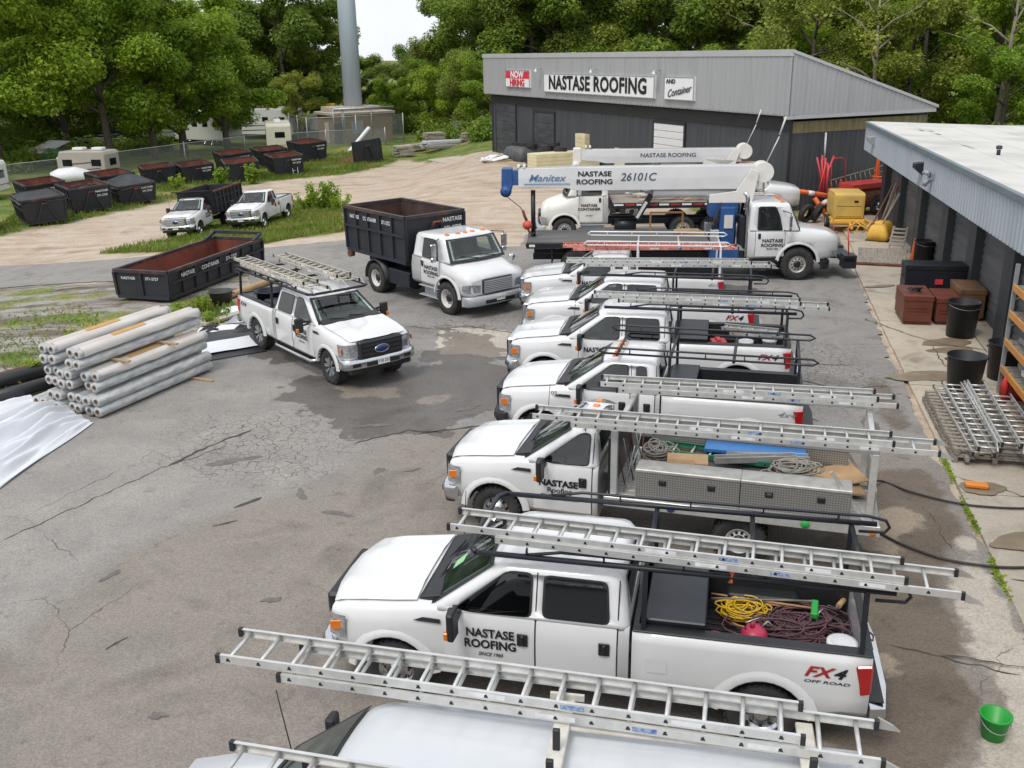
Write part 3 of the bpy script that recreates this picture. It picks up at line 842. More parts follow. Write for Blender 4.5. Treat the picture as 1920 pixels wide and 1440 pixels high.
# ---- brick equipment hut and mast
TAN = mat('tan_brick', (0.30, 0.195, 0.105), 0.85, col2=(0.23, 0.15, 0.085), scale=4, bump=.2)
HROOF = mat('hut_roof', (0.46, 0.40, 0.33), 0.8, var=.2)
hx, hy = -18.9, 108.0
hut = thing('equipment_hut', 'tan brick equipment hut with flat roof at foot of the steel mast', 'building', (hx, hy, -1.6), math.atan2(3.5, 6.0))
w = MB(); w.box(0, 6.9, 0, 5, 0, 3.0); w.part('wall', TAN, hut)
w = MB(); w.box(-.3, 7.2, -.3, 5.3, 3.0, 3.3); w.part('roof', HROOF, hut, bevel=.03)
w = MB(); w.box(.4, 6.4, 2.0, 4.8, 3.31, 3.8); w.part('upper_roof', HROOF, hut, bevel=.03)
w = MB(); w.box(.05, .9, -.05, 0, .05, 2.2); w.part('door', CHAR, hut)
w = MB(); w.box(2.0, 3.4, -.12, 0, 1.0, 2.4); w.part('vent_grille', GREYST, hut)
w = MB(); w.box(-.05, 0, 1.6, 2.7, .05, 2.2); w.part('door', WHITE2, hut)
for x in (-.2, .8, 1.0, 4.2):
    w = MB(); w.tube([(x, -.6, .8), (x, -.6, 3.75)], .06, 6); w.part('conduit', GREYST, hut)
w = MB(); w.tube([(-.2, -.6, 3.7), (6.9, -.6, 3.7)], .16, 6); w.part('cable_tray', GREYST, hut)
MASTM = mat('mast_steel', (0.46, 0.53, 0.60), 0.5, metal=.05, var=.12, scale=.5, stretch=(2, 2, .3))
mast = thing('mast', 'tall grey steel monopole mast rising behind the tan hut', 'mast', (-17.35, 112.6, -1.6))
w = MB(); w.tube([(0, 0, 0), (0, 0, 16), (0, 0, 34)], [1.06, .98, .8], 18); w.part('pole', MASTM, mast)
w = MB(); w.lathe([(1.06, .0), (1.4, 0), (1.4, .12), (1.06, .12)], 18); w.part('base_flange', MASTM, mast)

# ---- chain-link fence
m, N, K, b = nodes_of('chain_link')
tcn = N.new('ShaderNodeTexCoord').outputs['Object']
b.inputs['Base Color'].default_value = (0.30, 0.32, 0.33, 1); b.inputs['Metallic'].default_value = .4; b.inputs['Roughness'].default_value = .5
def wires(rot):
    mp = N.new('ShaderNodeMapping'); mp.inputs['Rotation'].default_value = (0, rot, 0); K.new(tcn, mp.inputs['Vector'])
    wv = N.new('ShaderNodeTexWave'); wv.bands_direction = 'X'; wv.inputs['Scale'].default_value = 3.0; K.new(mp.outputs['Vector'], wv.inputs['Vector'])
    g = N.new('ShaderNodeMath'); g.operation = 'GREATER_THAN'; g.inputs[1].default_value = 0.93; K.new(wv.outputs['Fac'], g.inputs[0])
    return g.outputs[0]
mx = N.new('ShaderNodeMath'); mx.operation = 'MAXIMUM'; K.new(wires(PI / 4), mx.inputs[0]); K.new(wires(-PI / 4), mx.inputs[1])
K.new(mx.outputs[0], b.inputs['Alpha'])
LINK = m
def fence(name, label, pts, hgt, step):
    o = thing(name, label, 'fence', (pts[0][0], pts[0][1], gz(*pts[0])))
    bx, by, bz = o.location
    P_ = []
    for a, c in zip(pts[:-1], pts[1:]):
        n = max(1, round(math.dist(a, c) / step))
        P_ += [(a[0] + (c[0] - a[0]) * k / n, a[1] + (c[1] - a[1]) * k / n) for k in range(n)]
    P_.append(pts[-1])
    L_ = [(x - bx, y - by, gz(x, y) - bz) for x, y in P_]
    for p in L_:
        w = MB(); w.tube([(p[0], p[1], p[2] - .2), (p[0], p[1], p[2] + hgt + .15)], .065, 6); w.part('post', GREYST, o)
    w = MB(); w.tube([(p[0], p[1], p[2] + hgt) for p in L_], .04, 6); w.part('top_rail', GREYST, o)
    for a, c in zip(L_[:-1], L_[1:]):
        d = math.atan2(c[1] - a[1], c[0] - a[0]); l = math.dist(a[:2], c[:2])
        me_ = bpy.data.meshes.new('chain_mesh')
        me_.from_pydata([(0, 0, 0.05), (l, 0, 0.05 + c[2] - a[2]), (l, 0, hgt + c[2] - a[2]), (0, 0, hgt)], [], [(0, 1, 2, 3)])
        me_.materials.append(LINK)
        link('chain_mesh', me_, o, a, (0, 0, d))
fence('chain_link_fence', 'long galvanised chain-link fence running behind the row of dumpsters', [(-45, 64), (-36.2, 79), (-33.5, 84.5), (-30.2, 92), (-26.5, 99.4), (-19.2, 104.4), (-13.2, 106.6)], 1.7, 7.2)
fence('chain_link_fence', 'tall chain-link compound fence around the tan hut', [(-24.6, 112), (-21.2, 104.8), (-11.5, 109.5)], 3.0, 4.5)
# ================================================================ trees and weeds
def leaf_material(name, c1, c2, c3):
    m, N, K, b = nodes_of(name)
    tc = N.new('ShaderNodeTexCoord').outputs['Object']
    oi = N.new('ShaderNodeObjectInfo'); geo = N.new('ShaderNodeNewGeometry')
    vm = N.new('ShaderNodeVectorMath'); vm.operation = 'ADD'; K.new(tc, vm.inputs[0])
    sc = N.new('ShaderNodeMath'); sc.operation = 'MULTIPLY'; K.new(oi.outputs['Random'], sc.inputs[0]); sc.inputs[1].default_value = 60
    K.new(sc.outputs[0], vm.inputs[1])
    col = noise_ramp(N, K, vm.outputs['Vector'], 0.45, [(0.32, c1), (0.5, c2), (0.68, c3)], 5, 0.6)
    rv = N.new('ShaderNodeValToRGB'); rv.color_ramp.elements[0].color = (0.62, 0.66, 0.6, 1); rv.color_ramp.elements[1].color = (1.35, 1.3, 1.2, 1)
    K.new(geo.outputs['Random Per Island'], rv.inputs['Fac'])
    col = mixc(N, K, 1.0, col, rv.outputs['Color'], 'MULTIPLY')
    ob = N.new('ShaderNodeValToRGB'); ob.color_ramp.elements[0].color = (0.80, 0.86, 0.82, 1); ob.color_ramp.elements[1].color = (1.2, 1.12, 0.98, 1)
    K.new(oi.outputs['Random'], ob.inputs['Fac'])
    col = mixc(N, K, 1.0, col, ob.outputs['Color'], 'MULTIPLY')
    K.new(col, b.inputs['Base Color'])
    b.inputs['Roughness'].default_value = 0.55; b.inputs['Specular IOR Level'].default_value = 0.25
    tr = N.new('ShaderNodeBsdfTranslucent'); K.new(col, tr.inputs['Color'])
    mx = N.new('ShaderNodeMixShader'); mx.inputs['Fac'].default_value = 0.45
    out = N['Material Output']
    K.new(b.outputs['BSDF'], mx.inputs[1]); K.new(tr.outputs['BSDF'], mx.inputs[2]); K.new(mx.outputs['Shader'], out.inputs['Surface'])
    return m
LEAF_B = leaf_material('bright_foliage', (0.18, 0.30, 0.030), (0.26, 0.39, 0.045), (0.36, 0.47, 0.07))
LEAF_D = leaf_material('deep_foliage', (0.135, 0.225, 0.040), (0.19, 0.29, 0.05), (0.26, 0.35, 0.066))
LEAF_O = leaf_material('olive_foliage', (0.19, 0.26, 0.048), (0.26, 0.32, 0.066), (0.33, 0.38, 0.10))
BARK = mat('bark', (0.105, 0.082, 0.064), 0.95, col2=(0.055, 0.044, 0.036), scale=3, stretch=(4, 4, .6), bump=.6, bscale=14)
BARKP = mat('pale_dead_bark', (0.34, 0.29, 0.24), 0.95, col2=(0.20, 0.17, 0.14), scale=3, stretch=(4, 4, .6), bump=.4, bscale=14)

def leaves(rs, centers, radii, per, size, flat=0.75, droop=0.0):
    """leaf quads scattered through ellipsoidal clumps"""
    C_ = np.repeat(np.array(centers), per, 0); Rr = np.repeat(np.array(radii), per)
    n = len(C_)
    d = rs.normal(size=(n, 3)); d /= np.linalg.norm(d, axis=1)[:, None]
    rad = rs.rand(n) ** 0.45
    pos = C_ + d * (rad * Rr)[:, None] * np.array([1, 1, flat])
    pos[:, 2] -= droop * (rad ** 2) * Rr
    nrm = d * 0.55 + rs.normal(size=(n, 3)) * 0.55 + np.array([0, 0, 0.85])
    nrm /= np.linalg.norm(nrm, axis=1)[:, None]
    t = np.cross(nrm, rs.normal(size=(n, 3))); t /= np.linalg.norm(t, axis=1)[:, None]
    bt = np.cross(nrm, t)
    L_ = size * (0.6 + 0.8 * rs.rand(n)); W_ = L_ * (0.42 + .2 * rs.rand(n))
    a = pos - t * L_[:, None] * .5; c = pos + t * L_[:, None] * .5
    s1 = pos + bt * W_[:, None] * .5 + nrm * (W_ * .12)[:, None]; s2 = pos - bt * W_[:, None] * .5 + nrm * (W_ * .12)[:, None]
    V = np.stack([a, s1, c, s2], 1).reshape(-1, 3)
    return V

def leaf_mesh(name, V, m):
    n = len(V) // 4
    me = bpy.data.meshes.new(name)
    me.vertices.add(len(V)); me.vertices.foreach_set('co', V.astype(np.float32).ravel())
    me.loops.add(4 * n); me.loops.foreach_set('vertex_index', np.arange(4 * n, dtype=np.int32))
    me.polygons.add(n); me.polygons.foreach_set('loop_start', np.arange(0, 4 * n, 4, dtype=np.int32))
    me.polygons.foreach_set('loop_total', np.full(n, 4, np.int32))
    me.update(calc_edges=True); me.validate()
    me.materials.append(m)
    return me

def make_tree_meshes(seed, H_, crown_r, base, m, per=170, size=.42, nl=9, sparse=1.0, bark=BARK, trunk_r=.34):
    """tapered trunk with limbs that fork; clumps of leaves sit on limb ends and along them"""
    rs = np.random.RandomState(seed); rd = random.Random(seed)
    mb = MB(); cen = []; rad = []
    lean = (rd.uniform(-.5, .5), rd.uniform(-.5, .5))
    def tp(z): return Vector((lean[0] * z / H_, lean[1] * z / H_, z))
    top = H_ * .86
    mb.tube([tp(-.4) , tp(.3), tp(H_ * .25), tp(H_ * .5), tp(top)], [trunk_r * 1.35, trunk_r, trunk_r * .8, trunk_r * .55, .05], 9)
    for i in range(nl):
        z0 = base + (top - base) * (i + .3) / nl * .92
        ang = i * 2.4 + rd.uniform(-.5, .5)
        rel = (z0 - base) / (H_ - base)
        ext = crown_r * (0.55 + 1.0 * math.sin(PI * min(1, .22 + rel * .78))) * rd.uniform(.6, .95) * .72
        p0 = tp(z0); rise = rd.uniform(.35, .8) * ext * (0.6 + rel)
        p3 = p0 + Vector((math.cos(ang) * ext, math.sin(ang) * ext, rise))
        p1 = p0.lerp(p3, .4) + Vector((0, 0, rise * .15)) ; p2 = p0.lerp(p3, .75) + Vector((rd.uniform(-.3, .3), rd.uniform(-.3, .3), rise * .08))
        r0 = trunk_r * (.5 - .3 * rel)
        mb.tube([p0, p1, p2, p3], [r0, r0 * .65, r0 * .4, .02], 6)
        for t, k in ((.55, .75), (.8, .95), (1.0, 1.0)):
            q = p0.lerp(p3, t) if t < .9 else p3
            for _ in range(2 if t > .7 else 1):
                o_ = Vector((rd.gauss(0, .7), rd.gauss(0, .7), rd.uniform(-.5, .8))) * crown_r * .16
                cen.append(tuple(q + o_)); rad.append(crown_r * rd.uniform(.20, .34) * k)
        for _ in range(2):
            a2 = ang + rd.uniform(-1, 1); t = rd.uniform(.45, .8)
            q = p0.lerp(p3, t); e2 = ext * rd.uniform(.3, .5)
            q2 = q + Vector((math.cos(a2) * e2, math.sin(a2) * e2, rd.uniform(.1, .6) * e2))
            mb.tube([q, q.lerp(q2, .5) + Vector((0, 0, .1)), q2], [r0 * .35, r0 * .22, .015], 5)
            cen.append(tuple(q2)); rad.append(crown_r * rd.uniform(.18, .30))
    for k in range(4):
        cen.append(tuple(tp(top) + Vector((rd.gauss(0, .8), rd.gauss(0, .8), rd.uniform(-1.2, .9))))); rad.append(crown_r * rd.uniform(.22, .34))
    if sparse < 1:
        keep = [i for i in range(len(cen)) if rd.random() < sparse]
        cen = [cen[i] for i in keep]; rad = [rad[i] for i in keep]
    V = leaves(rs, cen, rad, per, size)
    return mb.mesh('trunk', bark, fix=False), leaf_mesh('crown', V, m)

TREES = [make_tree_meshes(1, 15, 6.0, 3.0, LEAF_B, 520, .31, 11), make_tree_meshes(2, 16, 5.5, 2.0, LEAF_D, 520, .33, 12), make_tree_meshes(3, 14, 5.2, 1.6, LEAF_O, 520, .31, 11),
         make_tree_meshes(4, 17, 6.2, 1.5, LEAF_D, 540, .33, 13), make_tree_meshes(5, 13, 5.0, 1.2, LEAF_B, 500, .30, 10), make_tree_meshes(6, 15, 5.6, 2.5, LEAF_O, 300, .28, 12, .7)]
BARE = make_tree_meshes(8, 14, 5.0, 4.0, LEAF_O, 60, .34, 12, .35, BARKP, .26)

def tree(k, x, y, s, rz, label, group, sz=1.0, z=None):
    t_, c_ = BARE if k == 'bare' else TREES[k]
    o = thing('tree', label, 'tree', (x, y, gz(x, y) if z is None else z), rz, group)
    o.scale = (s, s, s * sz)
    link('trunk', t_, o); link('crown', c_, o)
    return o
tree(0, -36.5, 90.5, 1.12, 0.4, 'bright green broadleaf tree with leaning forked trunk behind covered dumpsters', 'trees by the fence')
tree(0, -34.2, 95.5, 1.05, 2.3, 'bright green tree just right of the forked trunk, overhanging the fence', 'trees by the fence')
tree(4, -33.0, 100.5, 1.22, 4.0, 'green tree with dark straight trunk in front of the white trailers', 'trees by the fence')
tree(4, -29.6, 104.0, 1.0, 1.2, 'leafy green tree beside the cream motorhome rear', 'trees by the fence')
tree(0, -44.5, 86, 1.2, 3.3, 'big bright green tree at the left edge above the grey shed roof', 'trees by the fence')
rt = random.Random(21)
names = ['deep green', 'olive green', 'fresh green', 'dark green']
n_t = 0
# far wood behind the trailers, the mast and the shop
rows = []
for x in np.arange(-86, -24, 5.2): rows.append((x + rt.uniform(-1.5, 1.5), 126 + rt.uniform(-5, 5), rt.choice((1, 3, 3, 2)), rt.uniform(1.15, 1.4) if x < -48 else rt.uniform(.82, .98)))
for x in np.arange(-98, -26, 7.0): rows.append((x + rt.uniform(-1.5, 1.5), 146 + rt.uniform(-4, 4), rt.choice((1, 3)), rt.uniform(1.5, 1.75) if x < -56 else rt.uniform(.9, 1.05)))
for x, y, s_ in ((-60, 106, 1.2), (-53, 100, 1.15), (-50, 112, 1.25), (-58, 92, 1.1), (-66, 98, 1.2), (-47, 118, 1.2), (-27.5, 124, 1.12), (-24.6, 131, 1.15), (-36, 121, 1.0)): rows.append((x, y, rt.choice((0, 2, 3)), s_))
for x, y, k, s_ in ((-20.5, 142, 1, .60), (-16.5, 138, 2, .60), (-13, 145, 3, .62), (-10.5, 136, 4, .66), (-7.5, 140, 1, .76), (-9.6, 122, 4, .62), (-6.8, 126, 2, .80), (-4.4, 119, 1, .95), (-2.2, 113, 3, .90), (-6.2, 112, 4, .66),
                    (-3.6, 105, 2, .62), (-1.6, 98, 4, .58), (-0.2, 124, 2, 1.2), (-24.5, 116, 2, .55), (-14.5, 121, 4, .5)): rows.append((x, y, k, s_))
for x in np.arange(2, 66, 4.4): rows.append((x + rt.uniform(-1, 1), 116 - .35 * x + rt.uniform(-4, 4), rt.choice((0, 1, 2, 3, 4, 5)), rt.uniform(1.05, 1.3)))
for x in np.arange(4, 80, 6.5): rows.append((x + rt.uniform(-1, 1), 136 - .3 * x + rt.uniform(-4, 4), rt.choice((1, 3)), rt.uniform(1.4, 1.6)))
for x, y, k, s_ in ((26, 86, 5, .9), (33, 82, 2, .85), (37, 74, 4, .62), (43, 67, 0, .62), (49, 64, 4, .8), (46, 73, 0, .95), (53, 72, 4, 1.0), (57, 78, 0, 1.1), (20, 86, 4, .6), (40, 82, 4, .95), (30, 90, 0, .95)): rows.append((x, y, k, s_))
place = ['far left behind the trailers', 'behind the mast', 'behind the shop roof', 'behind the workshop roof']
labs = []
for (x, y, k, s_) in rows:
    w_ = 0 if x < -28 else (1 if x < -1 else (2 if x < 28 else 3))
    labs.append((['bright green', 'deep green', 'olive green', 'dense dark green', 'fresh green', 'thin airy'][k] + ' tree in the wood ' + place[w_], place[w_]))
ords = ['leftmost', 'second from left', 'third from left', 'fourth from left', 'fifth from left', 'sixth from left', 'seventh from left', 'eighth from left', 'ninth from left', 'tenth from left', 'eleventh from left', 'twelfth from left', 'thirteenth from left', 'fourteenth from left']
for i, (x, y, k, s_) in enumerate(rows):
    same = sorted((q[0] / q[1], j) for j, q in enumerate(rows) if labs[j] == labs[i])
    n_ = [j for _, j in same].index(i)
    lb = labs[i][0] if len(same) == 1 else labs[i][0] + ', ' + ords[min(n_, 13)]
    tree(k, x, y, s_, rt.uniform(0, 6.28), lb, 'wood ' + labs[i][1])
tree('bare', 29.5, 80, 1.0, 1.0, 'nearly bare tree with pale dead limbs behind the shop roof slope', 'dead trees')
tree('bare', 38.5, 78, 1.05, 3.1, 'nearly bare pale tree standing over the workshop roof', 'dead trees')
tree('bare', 24, 88, .95, 5.0, 'leafless grey tree with fine twigs above the shop corner', 'dead trees')

# hedge-like undergrowth that reads as one mass
rs = np.random.RandomState(9)
cen = []; rad = []
def scrub(x0, y0, x1, y1, n, r0, r1, w):
    for k in range(n):
        t = rs.rand()
        x = x0 + (x1 - x0) * t + rs.normal() * w; y = y0 + (y1 - y0) * t + rs.normal() * w
        r_ = r0 + (r1 - r0) * rs.rand()
        cen.append((x, y, gz(x, y) + r_ * .45)); rad.append(r_)
scrub(-50, 78, -44, 92, 40, .7, 1.6, 2.0); scrub(-44, 96, -36, 106, 26, .8, 1.8, 2.0)
scrub(-9.5, 113, -3.0, 104, 34, 1.0, 2.2, 1.0); scrub(-4, 103, -1.0, 92, 26, .9, 2.0, .8)
scrub(-70, 118, -26, 124, 70, 1.5, 3.2, 2.0); scrub(-8, 128, 60, 100, 80, 2.0, 3.6, 3.0); scrub(30, 64, 60, 60, 40, 1.2, 2.6, 2.0); scrub(-24, 124, -9, 126, 26, 1.2, 2.4, 1.5)
scrub(-44, 165, 14, 158, 60, 3.5, 6.0, 4.0); scrub(-22, 146, -6, 144, 24, 2.0, 3.6, 1.5); scrub(36, 72, 70, 66, 40, 1.6, 3.0, 2.0); scrub(-60, 90, -52, 104, 30, 1.0, 2.2, 2)
o = link('undergrowth', leaf_mesh('undergrowth', leaves(rs, cen, rad, 260, .36), LEAF_D))
tag(o, 'dark leafy undergrowth filling the foot of the wood', 'undergrowth', kind='stuff')

# grass blades and weeds
GRASSM = leaf_material('grass_blades', (0.13, 0.21, 0.034), (0.19, 0.26, 0.055), (0.31, 0.29, 0.11))
def blades(name, label, regions, seed):
    rs = np.random.RandomState(seed)
    P_ = []
    for (poly, n, hmin, hmax) in regions:
        q = np.array(poly); lo, hi = q.min(0), q.max(0)
        pts = lo + rs.rand(n * 3, 2) * (hi - lo)
        d = sdist(pts[:, 0], pts[:, 1], poly)
        nz = np.sin(pts[:, 0] * .9 + 1.3 * np.sin(pts[:, 1] * .7)) * np.cos(pts[:, 1] * .8 + pts[:, 0] * .35)
        pts = pts[(d > 0) & (nz + rs.normal(size=len(d)) * .5 > -.1)][:n]
        P_.append(np.column_stack([pts, hmin + (hmax - hmin) * rs.rand(len(pts)) ** 2]))
    P_ = np.concatenate(P_)
    n = len(P_)
    z = gnp(P_[:, 0], P_[:, 1])
    a = rs.rand(n) * 6.28; w = .02 + .03 * rs.rand(n); ln = rs.normal(size=(n, 2)) * .35
    h_ = P_[:, 2]
    base = np.column_stack([P_[:, :2], z])
    sd = np.column_stack([np.cos(a), np.sin(a), np.zeros(n)]) * w[:, None]
    top = base + np.column_stack([ln * h_[:, None], h_])
    mid = base + np.column_stack([ln * h_[:, None] * .35, h_ * .55])
    V = np.stack([base - sd, mid - sd * .8, top, mid + sd * .8], 1).reshape(-1, 3)
    tag(link(name, leaf_mesh(name, V, GRASSM)), label, 'grass', kind='stuff')
blades('grass', 'weedy grass around the two old parked trucks', [(GRASS[0], 42000, .06, .32)], 1)
blades('grass', 'rough grass in front of and between the dumpsters',
       [([(-29.2, 52.4), (-27.0, 56.2), (-25.2, 60.4), (-22.6, 67), (-20.6, 73.0), (-17.2, 77.2), (-14.4, 78.8), (-11.6, 83), (-9.4, 92), (-15, 100), (-22, 92), (-28, 80), (-33, 68)], 56000, .06, .36)], 2)
blades('grass', 'tufts of weeds in the gravel left of the pallets', [([(-13, 22), (-10.9, 23.0), (-11, 26), (-14, 31), (-20, 32), (-20, 24)], 2600, .03, .14), ([(-10.4, 31), (-9.0, 30.5), (-8.6, 28), (-9.4, 27), (-10.6, 29)], 1200, .06, .28)], 3)
# taller weeds, each a plant
def weed(x, y, hgt, spread_, n, label, group, m=None, seed=0):
    rs = np.random.RandomState(seed); rd = random.Random(seed)
    o = thing('weed', label, 'plant', (x, y, gz(x, y)), 0, group)
    mb = MB(); cen = []; rad = []
    for k in range(n):
        a = rd.uniform(0, 6.28); r_ = spread_ * rd.uniform(.2, 1); hh = hgt * rd.uniform(.55, 1)
        p = (math.cos(a) * r_, math.sin(a) * r_, hh)
        mb.tube([(p[0] * .25, p[1] * .25, 0), (p[0] * .6, p[1] * .6, hh * .6), p], [.02, .014, .006], 5)
        for t in (.35, .55, .75, .95):
            cen.append((p[0] * (.3 + .7 * t), p[1] * (.3 + .7 * t), hh * t)); rad.append(hgt * .16)
    mb.part('stem', m or GRASSM, o, fix=False)
    link('foliage', leaf_mesh('foliage', leaves(rs, cen, rad, 22, hgt * .13), m or LEAF_B), o)
for i, (x, y, h_, s_, n, lb) in enumerate(((-10.9, 57.0, 1.7, 1.0, 14, 'tall bushy weed behind the white pickup tailgate'), (-12.2, 58.5, 1.2, .9, 10, 'leafy weed left of the tall bushy weed behind the pickup'), (-9.6, 55.2, 1.0, .8, 10, 'weed clump right of the tall bushy weed by the gravel drive'),
        (-21.6, 73.5, 1.5, .6, 9, 'tall feathery weed at the corner of the grey dumpster'), (-19.6, 74.6, 1.5, .7, 10, 'second feathery weed in front of the grey dumpster'), (-24.6, 72.2, 1.1, .8, 10, 'dry weed clump between dumpsters'),
        (-12.0, 23.2, .55, .3, 7, 'green weed behind the black roofing rolls'), (-14.4, 24.6, .8, .5, 10, 'leafy bush at the left edge in grey gravel'), (-12.6, 26.4, .4, .2, 5, 'small weed beside the stacked rolls'),
        (-9.7, 29.4, .55, .3, 8, 'flowering weed against the open container'), (-10.3, 28.7, .5, .3, 7, 'yellow-green weed at the container corner'), (-9.1, 28.0, .4, .25, 6, 'weed clump left of the black bucket'))):
    weed(x, y, h_, s_, n, lb, 'tall weeds', seed=i + 3)
# moss strip in the long joint of the apron
rs = np.random.RandomState(5)
pts = [(AP0 + ad * t) for t in np.linspace(19.5, 27.5, 600)]
B_ = np.array([(p.x + rs.normal() * .03, p.y + rs.normal() * .03, .02) for p in pts if math.sin(p.y * 3.1) + rs.normal() * .4 > -.1])
V = leaves(rs, B_, [.03] * len(B_), 5, .045)
tag(link('joint_moss', leaf_mesh('joint_moss', V, LEAF_B)), 'green moss and weeds growing in the long joint of the concrete', 'moss', kind='stuff')
# ================================================================ vehicles
def rrect(x0, x1, hw, r, z, bow=0.0, n=5):
    """rounded rectangle ring at height z, x0..x1 by +-hw; bow pushes the x0 side forward at the middle"""
    P_ = []
    for cx, cy, a0 in ((x1 - r, hw - r, 0), (x0 + r, hw - r, PI / 2), (x0 + r, -hw + r, PI), (x1 - r, -hw + r, 1.5 * PI)):
        for k in range(n + 1):
            a = a0 + PI / 2 * k / n
            P_.append([cx + r * math.cos(a), cy + r * math.sin(a), z])
        if a0 == PI / 2:
            for k in range(1, 6):
                P_.append([x0, (hw - r) * (1 - k / 3.0), z])
    for p in P_:
        if bow and p[0] < x0 + r + .01:
            p[0] -= bow * max(0, 1 - (p[1] / hw) ** 2)
    return [tuple(p) for p in P_]

def boolean_cut(obj, cutter):
    md = obj.modifiers.new('cut', 'BOOLEAN')
    md.operation = 'DIFFERENCE'; md.object = cutter; md.solver = 'EXACT'
    try: md.material_mode = 'TRANSFER'
    except Exception: pass
    dg = bpy.context.evaluated_depsgraph_get()
    me = bpy.data.meshes.new_from_object(obj.evaluated_get(dg))
    obj.modifiers.clear(); obj.data = me
    bpy.data.objects.remove(cutter)

def cyl(mb, x, z, r_, y0, y1, n=32):
    mb.loft([[(x + r_ * math.cos(2 * PI * k / n), y, z + r_ * math.sin(2 * PI * k / n)) for k in range(n)] for y in (y0, y1)], 0, True, False)

WHEELS = {}
RIMK = mat('black_rim', (0.02, 0.02, 0.022), 0.3, var=.2)
RIMW = mat('white_rim', (0.62, 0.61, 0.57), 0.5, var=.2, scale=6)
def wheel_meshes(Rw, w, rr, style):
    key = (Rw, w, rr, style)
    if key in WHEELS: return WHEELS[key]
    t = MB()
    hw = w / 2
    t.lathe([(rr - .01, -hw * .80), (rr + .03, -hw * .98), ((Rw + rr) / 2, -hw * 1.06), (Rw - .035, -hw * .98), (Rw - .008, -hw * .80), (Rw, -hw * .4), (Rw, hw * .4), (Rw - .008, hw * .80),
             (Rw - .035, hw * .98), ((Rw + rr) / 2, hw * 1.06), (rr + .03, hw * .98), (rr - .01, hw * .80)], 30, 'y')
    for k in range(30):                      # tread lugs
        a = 2 * PI * (k + .5) / 30
        for sgn in (-1, 1):
            c = (math.cos(a) * (Rw + .001), sgn * hw * .70, math.sin(a) * (Rw + .001))
            t.obox(c, .022, hw * .5, Rw * .10, (0, -a, 0))
    m = MB()
    if style in ('steel', 'chrome'):
        m.lathe([(rr, -hw * .86), (rr - .012, -hw * .80), (rr - .03, -hw * .55), (rr * .72, -hw * .42), (rr * .62, -hw * .62), (rr * .40, -hw * .66), (rr * .38, -hw * .86), (rr * .16, -hw * .92), (.0, -hw * .92)], 24, 'y', mi=0)
        for k in range(8):
            a = 2 * PI * k / 8
            m.lathe([(.001, -hw * .60), (.026 * rr / .22, -hw * .60)], 8, 'y', (rr * .66 * math.cos(a), -.002, rr * .66 * math.sin(a)), mi=1)
    elif style == 'spoke':
        m.lathe([(rr, -hw * .86), (rr - .02, -hw * .84), (rr - .03, -hw * .30), (.03, -hw * .28)], 24, 'y', mi=1)
        for k in range(8):
            a = 2 * PI * k / 8
            for da in (-.10, .10):
                p0 = (math.cos(a) * .05, -hw * .62, math.sin(a) * .05); p1 = (math.cos(a + da) * (rr - .02), -hw * .80, math.sin(a + da) * (rr - .02))
                m.bar(p0, p1, .022, .05, 0, up=(0, 1, 0))
        m.lathe([(.075, -hw * .5), (.07, -hw * .76), (.0, -hw * .78)], 14, 'y', mi=1)
    else:                                    # dished truck wheel with hand holes
        m.lathe([(rr, -hw * .90), (rr - .02, -hw * .86), (rr - .045, -hw * .45), (rr * .80, -hw * .10 if style == 'dish' else -hw * .55), (rr * .42, -hw * .02 if style == 'dish' else -hw * .62)], 28, 'y', mi=0)
        m.lathe([(rr * .42, -hw * .05 if style == 'dish' else -hw * .62), (rr * .40, -hw * .45 if style == 'dish' else -hw * .98), (rr * .22, -hw * .5 if style == 'dish' else -hw * 1.04), (0, -hw * .5 if style == 'dish' else -hw * 1.04)], 20, 'y', mi=2)
        for k in range(10):
            a = 2 * PI * k / 10
            d = -hw * .06 if style == 'dish' else -hw * .595
            m.lathe([(.001, d - .002), (.028, d - .004)], 8, 'y', (rr * .62 * math.cos(a), 0, rr * .62 * math.sin(a)), mi=1)
    rim_m = {'steel': CHROME, 'chrome': CHROME, 'spoke': GREYST, 'dish': RIMW, 'hub': ALU2, 'hubw': RIMW}[style]
    WHEELS[key] = (t.mesh('tyre', RUBBER, fix=False), m.mesh('rim', [rim_m, RIMK, BLACKM], fix=False))
    return WHEELS[key]

def wheel(parent, x, y, Rw, w=.27, rr=.235, style='steel', flip=False, steer=0.0):
    """y is the outer face; faces -y unless flip"""
    s_ = 1 if flip else -1
    o = sub('wheel', parent, (x, y - s_ * w / 2, Rw), (0, 0, (PI if flip else 0) + steer))
    t, m = wheel_meshes(Rw, w, rr, style)
    link('tyre', t, o); link('rim', m, o)
    return o

def body_ring(x, zt, w, wt, zb, crown=.03):
    h_ = [(0, zb), (w - .10, zb), (w - .015, zb + .10), (w, zb + .45 * (zt - zb)), (w - .004, zb + .68 * (zt - zb)), (w - .03, zt - .10 * (zt - zb)), (wt, zt), (wt * .55, zt + crown * .8), (0, zt + crown)]
    return [(x, y, z) for y, z in h_] + [(x, -y, z) for y, z in h_[-2:0:-1]]

